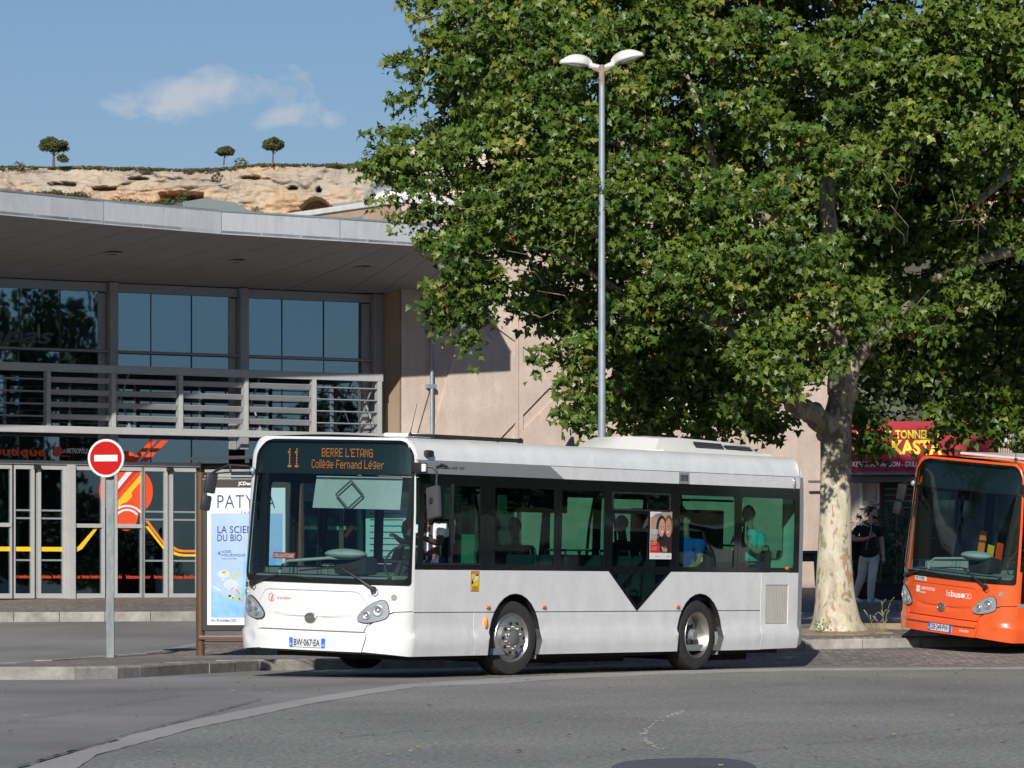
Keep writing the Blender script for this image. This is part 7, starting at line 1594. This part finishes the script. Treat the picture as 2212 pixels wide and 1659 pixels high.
LV2 = np.array([(0, .35, 0.0)]+[(r*math.cos(R(a)), r*math.sin(R(a))+.35, -.30*r*r+.10*math.cos(R(a)*2)) for a, r in LO2]); LF2 = [(0, i, i % 10+1) for i in range(1, 11)]
leafmesh = bpy.data.meshes.new('leaf'); leafmesh.from_pydata([tuple(v) for v in LV], [], LF); leafmesh.materials.append(leafm)
def foliage(parent, blobs, dens, leaf=.07, nlarge=0, seed=1, name='foliage', sunbias=.55, front=.72, voids=(), n=34, simple=False):
    LVx, LFx = (LV2, LF2) if simple else (LV, LF); nv = len(LVx)
    """sprays of five-lobed leaves through the crown; blobs = (px,py,D,rx,ry,rz) """
    r = np.random.default_rng(seed); CP = []; OUTN = []; hi = []
    SUBR = []
    for bi_, (px, py, D, rx, ry, rz) in enumerate(blobs):
        c = np.array(at(px, py, D)); k = max(4, int(dens*rx*rz))
        d = r.normal(size=(k*3, 3)); d /= np.linalg.norm(d, axis=1)[:, None]
        keep = (d[:, 1] < .2) | (r.random(k*3) > front); d = d[keep][:k]; k = len(d)
        lump = 1+.16*np.sin(d[:, 0]*5.1+bi_*2.1)*np.sin(d[:, 2]*6.3+bi_)
        rad = (1-.50*r.random(k)**1.3)*lump
        CP.append(c+d*rad[:, None]*np.array([rx, ry, rz])); OUTN.append(d)
    CP = np.concatenate(CP); OUTN = np.concatenate(OUTN)
    kp = np.ones(len(CP), bool)
    for (vx, vy, vr, vh) in voids:      # deep shaded hollows between the boughs
        vc = np.array(at(vx, vy, 64.5)); q = ((CP[:, 0]-vc[0])/vr)**2+((CP[:, 2]-vc[2])/vh)**2; kp &= (q > 1)
    CP = CP[kp]; OUTN = OUTN[kp]; nk = len(CP)
    P = np.repeat(CP, n, 0); O = np.repeat(OUTN, n, 0); k = len(P)
    e = r.normal(size=(k, 3)); e /= np.linalg.norm(e, axis=1)[:, None]; e[:, 2] = np.abs(e[:, 2])*np.where(r.random(k) < .75, 1, -1.6)
    cs_ = np.repeat(.6+.75*r.random(nk), n)[:, None]
    P = P+e*(.35+.65*r.random(k)**.5)[:, None]*np.array([.34, .30, .19])*cs_
    st_k = r.random(k) < .10; P[st_k, 2] -= .35*r.random(st_k.sum())
    tint_ = np.clip(np.repeat(r.normal(.45, .14, nk), n)+r.normal(0, .17, k), .02, .97); tint_[r.random(k) < .005] = 1.0
    nr = O*.45+np.array([-.05, -sunbias, .42])+r.normal(size=(k, 3))*.92; nr /= np.linalg.norm(nr, axis=1)[:, None]
    dn = np.array([0, -.1, -1.0])+r.normal(size=(k, 3))*.75; dn -= nr*np.sum(dn*nr, 1)[:, None]; dn /= np.linalg.norm(dn, axis=1)[:, None]; sd = np.cross(dn, nr)
    s = leaf*(.5+.8*r.random(k)**.8)
    pick = np.array([], int)
    if nlarge:
        vis = (np.abs(P[:, 0]/P[:, 1]) < .115) & ((P[:, 2]-EYE)/P[:, 1] < .135); sc_ = P[:, 1]+(~vis)*1000-s*40; pick = np.argsort(sc_)[:nlarge*3][::3]
    rest = np.setdiff1d(np.arange(k), pick)
    V = (P[rest, None, :]+(sd[rest, None, :]*LVx[None, :, 0:1]+dn[rest, None, :]*LVx[None, :, 1:2]+nr[rest, None, :]*LVx[None, :, 2:3])*s[rest, None, None]).reshape(-1, 3)
    kr_ = len(rest); base = (np.arange(kr_)*nv)[:, None, None]; F = (base+np.array(LFx)[None]).reshape(-1, 3)
    me = bpy.data.meshes.new(name); me.vertices.add(len(V)); me.vertices.foreach_set('co', (V-np.array(parent.location)).ravel())
    me.loops.add(len(F)*3); me.loops.foreach_set('vertex_index', F.ravel()); me.polygons.add(len(F)); me.polygons.foreach_set('loop_start', np.arange(len(F))*3); me.polygons.foreach_set('loop_total', np.full(len(F), 3)); me.update(calc_edges=True)
    a = me.attributes.new('tintv', 'FLOAT', 'POINT'); a.data.foreach_set('value', np.repeat(tint_[rest], nv)); me.materials.append(leafm)
    o = link(name, me, parent, kind='stuff')
    for i in pick:
        l = bpy.data.objects.new('leaf', leafmesh); COL.objects.link(l); l.parent = parent
        mt_ = Matrix((tuple(sd[i]*s[i]), tuple(dn[i]*s[i]), tuple(nr[i]*s[i]))).transposed().to_4x4(); mt_.translation = Vector(P[i])-parent.location; l.matrix_local = mt_
    return CP
TD = 67.6; tb = at(1803, 1364, TD); tz = zg(tb.x, TD)+.145+.20
pt = thing('plane_tree', 'big spreading plane tree with mottled cream trunk between the two buses', 'tree', (tb.x, TD, tz), group='plane trees on the island')
def TL(px, py, D=TD): return at(px, py, D)-Vector(pt.location)
tr = M(); n = 40
rows = [(1374, 1740, 1878), (1366, 1744, 1874), (1355, 1751, 1867), (1340, 1754, 1858), (1320, 1757, 1853), (1295, 1760, 1847), (1260, 1761, 1842), (1200, 1765, 1838), (1120, 1770, 1838), (1050, 1771, 1837), (990, 1772, 1838), (940, 1772, 1840), (900, 1778, 1842), (870, 1788, 1845), (830, 1795, 1840), (780, 1800, 1838)]
vs = []
for i, (py, xa, xb) in enumerate(rows):
    c = TL((xa+xb)/2, py); rad = (xb-xa)/2*TD/FOC; fl_ = max(0, (i < 5)*(5-i)/5)
    for k in range(n):
        a = 2*math.pi*k/n; rr_ = rad*(1+.03*math.sin(3*a+i*.35)+.02*math.sin(7*a-i*.5)+fl_*.10*math.sin(5*a+1)); vs.append((c.x+rr_*math.cos(a), rr_*.95*math.sin(a), c.z))
tr.add(vs, [(i*n+k, i*n+(k+1) % n, (i+1)*n+(k+1) % n, (i+1)*n+k) for i in range(len(rows)-1) for k in range(n)])
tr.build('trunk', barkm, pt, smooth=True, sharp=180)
def limb(pts, rad, parent=pt, nm='limb'):
    P = [TL(*p) if len(p) == 3 else TL(*p) for p in pts]; Q = []; Rr = []
    for i in range(len(P)-1):
        for k in range(4):
            f = k/4; p = P[i].lerp(P[i+1], f); j = .02*rad[i]/.1; Q.append(p+Vector((random.gauss(0, j), random.gauss(0, j), random.gauss(0, j)))*(0 if i == 0 and k == 0 else 1)); Rr.append(rad[i]*(1-f)+rad[i+1]*f)
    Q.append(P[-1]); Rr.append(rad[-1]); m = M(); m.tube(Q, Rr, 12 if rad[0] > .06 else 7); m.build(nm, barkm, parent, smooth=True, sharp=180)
limb([(1790, 940), (1762, 893, 67.2), (1722, 880, 66.9), (1700, 840, 66.7), (1690, 800, 66.5), (1640, 700, 66), (1560, 560, 65.6)], [.20, .17, .15, .14, .125, .10, .06])
limb([(1825, 860), (1838, 800, 67.8), (1870, 745, 68), (1905, 715, 68.2), (1980, 640, 69)], [.17, .15, .11, .095, .05])
limb([(1815, 850), (1815, 760), (1800, 600, 67.8), (1790, 400, 68.2), (1820, 200, 68.6), (1850, -100, 69)], [.2, .17, .14, .12, .1, .06])
limb([(1800, 620, 67.8), (1700, 500, 67.5), (1560, 420, 67), (1400, 330, 66), (1200, 260, 66.3), (1050, 200, 66.5)], [.12, .10, .08, .065, .05, .03])
limb([(1690, 800, 66.5), (1560, 700, 67), (1480, 660, 68), (1350, 640, 69), (1230, 560, 68), (1080, 480, 67), (960, 420, 66.5)], [.10, .085, .07, .06, .05, .04, .02])
limb([(1560, 420, 67), (1500, 200, 67.2), (1430, 60, 67.5), (1300, -60, 67.5)], [.05, .04, .03, .02])
for k in range(60):
    px = random.uniform(880, 2190); py = random.uniform(20, 760); 
    if px < 1100 and py > 500: continue
    D = 63.6+random.random(); a = random.uniform(-.6, 2.5); L_ = random.uniform(40, 100)
    limb([(px, py, D+1.2), (px+L_*.4*math.cos(a), py-L_*.4*math.sin(a), D+.3), (px+L_*math.cos(a+.5), py-L_*math.sin(a+.5), D-.1)], [.014, .009, .004], nm='twig')
front = [(1010, 60, 66.2, .95, 1.0, 1.0), (985, 215, 66.2, 1.0, 1.0, .9), (905, 335, 66.2, .85, .9, .55), (840, 395, 66.4, .48, .5, .42), (960, 430, 66, .9, .9, .75), (985, 560, 65.8, .62, .7, .7), (985, 650, 65.8, .50, .5, .50), (990, 715, 66, .36, .4, .40),
         (1150, 110, 65.2, 1.2, 1.2, 1.1), (1130, 330, 65, 1.15, 1.2, 1.1), (1090, 500, 65.2, .95, .9, .8), (1320, 190, 64.6, 1.2, 1.2, 1.1), (1320, 400, 64.3, 1.2, 1.2, 1.0), (1250, 520, 65.0, .8, .8, .55), (1400, 560, 64.4, 1.0, 1.0, .8), (1440, 680, 64.6, .85, .8, .55),
         (1490, 130, 64.6, 1.2, 1.2, 1.1), (1490, 370, 64.1, 1.2, 1.2, 1.1), (1580, 560, 64.1, 1.0, 1.0, .9), (1600, 690, 64.3, .95, .8, .7), (1690, 760, 64.6, .9, .8, .62), (1680, 590, 64.2, 1.0, 1.0, .9), (1670, 200, 64.6, 1.2, 1.2, 1.2), (1680, 400, 64.1, 1.2, 1.2, 1.0), (1790, 680, 64.6, .85, .8, .6),
         (1850, 220, 64.9, 1.2, 1.2, 1.2), (1830, 440, 64.5, 1.1, 1.1, .9), (1880, 600, 65.2, .7, .7, .5), (1800, 560, 65.2, .6, .6, .5), (1810, 330, 65, .6, .6, .6), (1820, 120, 65, .6, .6, .6), (1700, 815, 66, .45, .4, .22), (1560, 120, 65, .6, .6, .5), (1500, 470, 64.8, .6, .6, .5), (1060, 600, 65.6, .65, .6, .5), (1240, 770, 65.8, .5, .5, .62), (1270, 850, 66.0, .42, .4, .42), (1620, 850, 66.0, .32, .3, .4),
         (1000, -90, 66.3, 1.1, 1.1, .9), (1250, -120, 66, 1.4, 1.2, .9), (1550, -140, 65.8, 1.5, 1.2, .9), (1850, -140, 65.8, 1.5, 1.2, .9), (1290, 30, 66.5, .8, .8, .6), (1060, 610, 66.5, .5, .5, .35)]
backb = [(1150, -330, 68, 1.8, 1.8, 1.3), (1450, -360, 67, 2.0, 2, 1.4), (1800, -380, 67, 2.2, 2, 1.5), (1300, -620, 68, 2.2, 2, 1.4), (1700, -660, 67.5, 2.4, 2, 1.5), (1500, -150, 68.5, 2.2, 1.6, 1.2), (1200, -80, 69, 1.6, 1.4, 1.1), (1850, -120, 68.5, 2.0, 1.6, 1.2), (1180, 640, 69, .5, .5, .4), (1300, 700, 69, .8, .6, .6), (1440, 760, 69.3, 1.1, .7, .9), (1350, 850, 69.2, .6, .5, .5), (1500, 890, 69, .6, .5, .4), (1270, 890, 68.8, .4, .4, .34), (1390, 905, 69, .4, .4, .25), (1560, 830, 69.3, .5, .4, .45), (1640, 900, 69, .32, .3, .25), (1180, 480, 70, 1.3, .9, 1.1), (1400, 420, 70.5, 1.8, 1, 1.6), (1700, 380, 70.5, 2.0, 1, 2.0), (1560, 640, 70, 1.4, .8, 1.1), (1340, 660, 70, 1.0, .7, .75), (1230, 640, 69.5, .7, .6, .5), (1400, 790, 69.5, .9, .7, .72), (1330, 880, 69.2, .5, .5, .36), (1480, 860, 69.2, .62, .5, .48), (1520, 780, 69.6, .8, .6, .6), (1420, 900, 69, .35, .35, .25), (1660, 880, 69.4, .5, .5, .35), (1650, 800, 69.8, .8, .6, .6), (1750, 700, 70, 1.2, .8, .8),
         (1300, 150, 70.5, 1.8, 1, 1.5), (1600, 100, 70.5, 2, 1, 1.8), (1060, 250, 69.5, 1.2, .9, 1.6), (1870, 300, 70.5, 1.8, 1, 2.2), (1890, 620, 70, 1.0, .8, .9)]
hollows = [(1450, 235, .4, .35), (1650, 655, .4, .25), (1330, 320, .4, .3), (1430, 480, .4, .22), (2030, 560, .5, .4), (1616, 344, .5, .55), (1755, 430, .42, .85), (1985, 430, .8, .95), (1500, 735, .75, .5), (1740, 230, .45, .45), (1100, 545, .55, .35), (1490, 310, .45, .35), (1250, 600, .7, .4), (1180, 300, .25, .25), (1390, 120, .3, .3), (1620, 480, .35, .2), (1340, 500, .35, .2), (1900, 250, .25, .4), (2080, 200, .3, .3), (2120, 420, .5, .35), (1050, 330, .3, .2), (1860, 560, .5, .3), (1560, 200, .25, .3)]
foliage(pt, front, 33, .077, 300, 3, front=.85, voids=hollows, n=58)
foliage(pt, backb, 38, .095, 0, 5, front=.5, n=42, simple=True)
# seed balls
fr_ = clump = M(); r_ = np.random.default_rng(8)
for (px, py, D, rx, ry, rz) in front[:31]:
    for k in range(7):
        d = r_.normal(size=3); d /= np.linalg.norm(d); d[1] = -abs(d[1]); c = np.array(at(px, py, D))+d*np.array([rx, ry*1.02, rz]); c = c-np.array(pt.location); fr_.sphere(tuple(c), .019, 6, 4); fr_.tube([tuple(c), tuple(c+np.array([0, 0, .09]))], .0025, 3, caps=False)
fr_.build('seed_balls', 'fruit', pt, kind='stuff', smooth=True)
# second plane tree, trunk beyond the right edge
t2 = thing('plane_tree', 'dark second plane tree whose boughs hang over the orange bus', 'tree', (10.9, 71.0, zg(10.9, 71)+.2), group='plane trees on the island')
def TL2(px, py, D): return at(px, py, D)-Vector(t2.location)
m = M(); m.tube([(0, 0, -.1), (0, 0, .3), (0, 0, 1.5), (-.1, 0, 3.4), (-.2, 0, 6), (-.3, 0, 9)], [.5, .34, .29, .28, .2, .1], 18); m.build('trunk', barkm, t2, smooth=True, sharp=180)
for pts, rd in (([(2560, 430, 70.5), (2330, 300, 69), (2210, 345, 68), (2150, 400, 67.6), (2100, 450, 67.5)], [.18, .15, .10, .07, .03]), ([(2560, 700, 70.8), (2360, 510, 69.5), (2212, 535, 68.6), (2120, 560, 68.2), (2010, 605, 68)], [.18, .14, .095, .075, .045])):
    P = [TL2(*p) for p in pts]; m = M(); m.tube(P, rd, 12); m.build('limb', barkm, t2, smooth=True, sharp=180)
f2 = [(2030, 120, 65, 1.3, 1.2, 1.2), (2190, 90, 65, 1.3, 1.2, 1.2), (2000, 330, 65, 1.1, 1.1, 1.0), (2170, 290, 65.2, 1.1, 1.1, .85), (2080, 440, 66, .8, .8, .45), (2190, 520, 66.4, .42, .5, .30), (1965, 520, 66, .5, .6, .45), (1990, 700, 66.6, .32, .3, .22), (2350, 200, 65, 1.5, 1.2, 2.0), (2100, -130, 65.6, 1.6, 1.2, .9), (2030, 545, 66.4, .5, .5, .3), (2085, 620, 67, .4, .4, .25), (2350, 550, 66, 1.1, 1, 1)]
b2 = [(2150, -360, 67.5, 2.2, 2, 1.5), (2100, -620, 68, 2.2, 2, 1.4), (2150, -100, 68.5, 2, 1.6, 1.2), (2000, 560, 71, 1.2, .8, 1.3), (2150, 500, 71, 1.4, .8, 1.6), (2050, 760, 71, 1.2, .8, .85), (2190, 760, 71.5, 1.3, .8, 1.0), (1930, 775, 70.5, .62, .5, .5), (1862, 895, 69.8, .26, .3, .25), (1884, 950, 69.6, .14, .2, .22), (2065, 880, 70.4, .55, .6, .32), (2050, 938, 70.2, .26, .4, .14), (2150, 875, 70.6, .65, .6, .34), (2215, 930, 70.6, .4, .4, .35), (2110, 920, 70.2, .3, .35, .18), (2050, 250, 71, 2, 1, 2), (2300, 700, 71, 1.3, 1, 2), (2300, 200, 71, 1.5, 1, 2.2), (1880, 750, 70.6, .6, .5, .5)]
foliage(t2, f2, 30, .080, 0, 13, front=.85, voids=hollows, n=50, simple=True); foliage(t2, b2, 36, .094, 0, 15, front=.5, n=42, simple=True)
# soil, weeds and broken slab edge at the foot of the tree
so = M(); rr = random.Random(3); ring = []
for k in range(28): a = 2*math.pi*k/28; q = rr.uniform(.85, 1.1); ring.append((tb.x+.9*q*math.cos(a), TD+1.0*q*math.sin(a)))
patch(lambda x, y, o: (x, y, zisl(x, y, 0)[2]+.012+.03*max(0, 1-math.hypot(x-tb.x, y-TD))+o), ring, st=.15, grid=.12, bot=-.02).build('tree_soil', 'soil', kind='structure', smooth=True)
m = M(); q = [at(1868, 1357, 68.8), at(1905, 1355, 69), at(1935, 1362, 68.9), at(1990, 1370, 68.6), at(2012, 1376, 68.2), at(1960, 1374, 68.3), at(1900, 1366, 68.5)]
zz_ = zisl(6.3, 68.7, 0)[2]-.06; m.poly([(p.x, p.y, zz_) for p in q], (0, 0, .14)); o = m.build('broken_slab', 'soil'); tag(o, 'pale broken stone edging lying between the plane tree and the orange bus', 'stone edging')
m = M()
for (cx, sd_) in ((tb.x+.62, 1), (tb.x-.72, -1)):
    for k in range(6):
        a = rr.uniform(0, 6.28); x0_ = cx+rr.uniform(-.12, .12); y0_ = TD-.55+rr.uniform(-.15, .1); h_ = rr.uniform(.2, .5); z0_ = zisl(x0_, y0_, 0)[2]; tx = rr.uniform(-.2, .25)
        m.tube([(x0_, y0_, z0_), (x0_+tx*.4, y0_, z0_+h_*.6), (x0_+tx, y0_, z0_+h_)], [.004, .003, .0015], 4)
        for j in range(3): f = rr.uniform(.5, 1); m.tube([(x0_+tx*f*f, y0_, z0_+h_*f), (x0_+tx*f*f+rr.uniform(-.08, .08), y0_, z0_+h_*f+.07)], [.003, .007], 3)
m.build('dry_weeds', 'drygrass', kind='stuff')
m = M()
for k in range(26):
    x0_ = tb.x-.28+rr.gauss(0, .06); y0_ = TD-.62; z0_ = zisl(x0_, y0_, 0)[2]+rr.uniform(0, .22); a = rr.uniform(0, 6.28); d = Vector((math.cos(a), -.5, math.sin(a)))*.035; s2_ = Vector((-math.sin(a), 0, math.cos(a)))*.02
    p = Vector((x0_, y0_, z0_)); m.add([p, p+d*.5+s2_, p+d, p+d*.5-s2_], [(0, 1, 2, 3)])
m.build('green_weeds', 'weed', kind='stuff', norecalc=True)
# torn film caught high in the crown
m = M()
for k in range(10):
    a = at(1135+k*6, 48+6*math.sin(k), 64); m.v.append(tuple(a)); m.v.append(tuple(a+Vector((.02, .1, -.22+.02*k)))); 
    if k: o_ = 2*k; m.f.append((o_-2, o_, o_+1, o_-1)); m.mi.append(0)
o = m.build('torn_plastic_film', 'gclear', smooth=True); o.scale = (1, 1, 1); tag(o, 'torn strip of grey plastic film caught in the top left of the plane tree crown', 'plastic film')

# ------------------------------------------------------------------ what the glass reflects: trees and a parked car out of frame on the right
rr = random.Random(12)
specs = [(41.5, 57.5, 11.5), (34, 62, 4.2), (44, 70, 6), (47, 58, 3.2), (56, 66, 5.5), (60, 50, 4.6), (70, 60, 7), (66, 40, 4), (80, 52, 6), (27, 80, 6.5), (36, 88, 7), (52, 80, 8)]
base_tree = None
for i, (x, y, h) in enumerate(specs):
    lab = ['very tall narrow', 'low round', 'spreading', 'narrow', 'leaning', 'bushy', 'tall', 'small', 'broad', 'dark', 'dense', 'tallest'][i]+' roadside tree outside the frame, mirrored in the glass front'
    r = thing('roadside_tree', lab, 'tree', (x, y, zg(x, y)), group='roadside trees reflected in the glass')
    if base_tree is None:
        m = M(); m.tube([(0, 0, -.2), (0, 0, .5)], [.04, .03], 8); tm_ = m.build('trunk', 'pinebark', r); C = [(rr.uniform(-.35, .35), rr.uniform(-.35, .35), rr.uniform(.35, .9)) for _ in range(14)]
        cm2 = clump_cloud(C, [(.22, .22, .16)]*14, [420]*14, .022, seed=77, shell=.9).build('crown', 'pineleaf', r, norecalc=True); base_tree = (tm_, cm2)
    else:
        for q in base_tree: c = q.copy(); COL.objects.link(c); c.parent = r
    r.scale = (h*1.25, h*1.25, h) if i else (6.0, 6.0, 11.5); r.rotation_euler = (0, 0, i*1.3)

def parked_car(loc_, rz, paint, label):
    c = thing('parked_car', label, 'car', loc_, (0, 0, rz), group='parked cars reflected in the bus windows')
    pr_ = [(-2.1, .35), (-2.15, .75), (-2.05, .98), (-1.2, 1.08), (-.55, 1.55), (.2, 1.66), (1.5, 1.62), (1.95, 1.15), (2.1, .85), (2.1, .35)]
    b_ = M(); n = len(pr_); vs = []
    for y, s_ in ((-.86, .96), (-.80, 1.0), (.80, 1.0), (.86, .96)): vs += [(x*s_, y*(1-.10*max(0, z-1.0)/.6), z) for x, z in pr_]
    b_.add(vs, [(i*n+k, i*n+(k+1) % n, (i+1)*n+(k+1) % n, (i+1)*n+k) for i in range(3) for k in range(n)]+[tuple(range(n)), tuple(3*n+k for k in range(n))]); b_.build('body', paint, c, smooth=True, sharp=25)
    for s_ in (-1, 1):
        for q in ([(-.95, 1.08), (-.45, 1.47), (.25, 1.56), (.25, 1.08)], [(.33, 1.08), (.33, 1.56), (1.3, 1.52), (1.6, 1.12)]): M().poly([(x, s_*(.845-.05*(z-1)/.5), z) for x, z in q], (0, s_*.012, 0)).build('side_window', 'fritt', c)
        for x in (-1.3, 1.3): 
            w_ = M(); w_.lathe([(.18, -.09), (.30, -.10), (.33, -.06), (.33, .08), (.01, .08)], (x, s_*.78, .33), 'Y', 20); w_.build('wheel', 'rubber', c, smooth=True); M().lathe([(.01, -.095*1), (.19, -.10)], (x, s_*.80 if s_ < 0 else .98, .33), 'Y', 16).build('rim', 'rim', c)
    M().poly([(-1.22, -.70, 1.10), (-1.22, .70, 1.10), (-.58, .62, 1.55), (-.58, -.62, 1.55)], (-.015, 0, .01)).build('windscreen', 'fritt', c); M().poly([(1.56, -.65, 1.60), (1.56, .65, 1.60), (1.97, .7, 1.16), (1.97, -.7, 1.16)], (.015, 0, .01)).build('rear_window', 'fritt', c)
    for s_ in (-1, 1): M().sphere((-2.08, s_*.62, .80), (.06, .16, .09), 12, 8).build('headlight', 'lens', c, smooth=True)
    return c
parked_car((17.5, 64.4, zg(17.5, 64.4)), R(200), 'alu', 'silver people carrier out of frame on the right, mirrored in the rear side windows')
parked_car((14.6, 62.6, zg(14.6, 62.6)), R(205), 'paintdark', 'dark hatchback out of frame on the right, mirrored in the middle side windows')
parked_car((21.5, 67.0, zg(21.5, 67.0)), R(195), 'paintw', 'white family car out of frame on the right, furthest of the mirrored cars')
bad = [(o.name, len(o['label'].split())) for o in COL.objects if 'label' in o and not (4 <= len(o['label'].split()) <= 16)]
if bad: print('LABELS', bad)
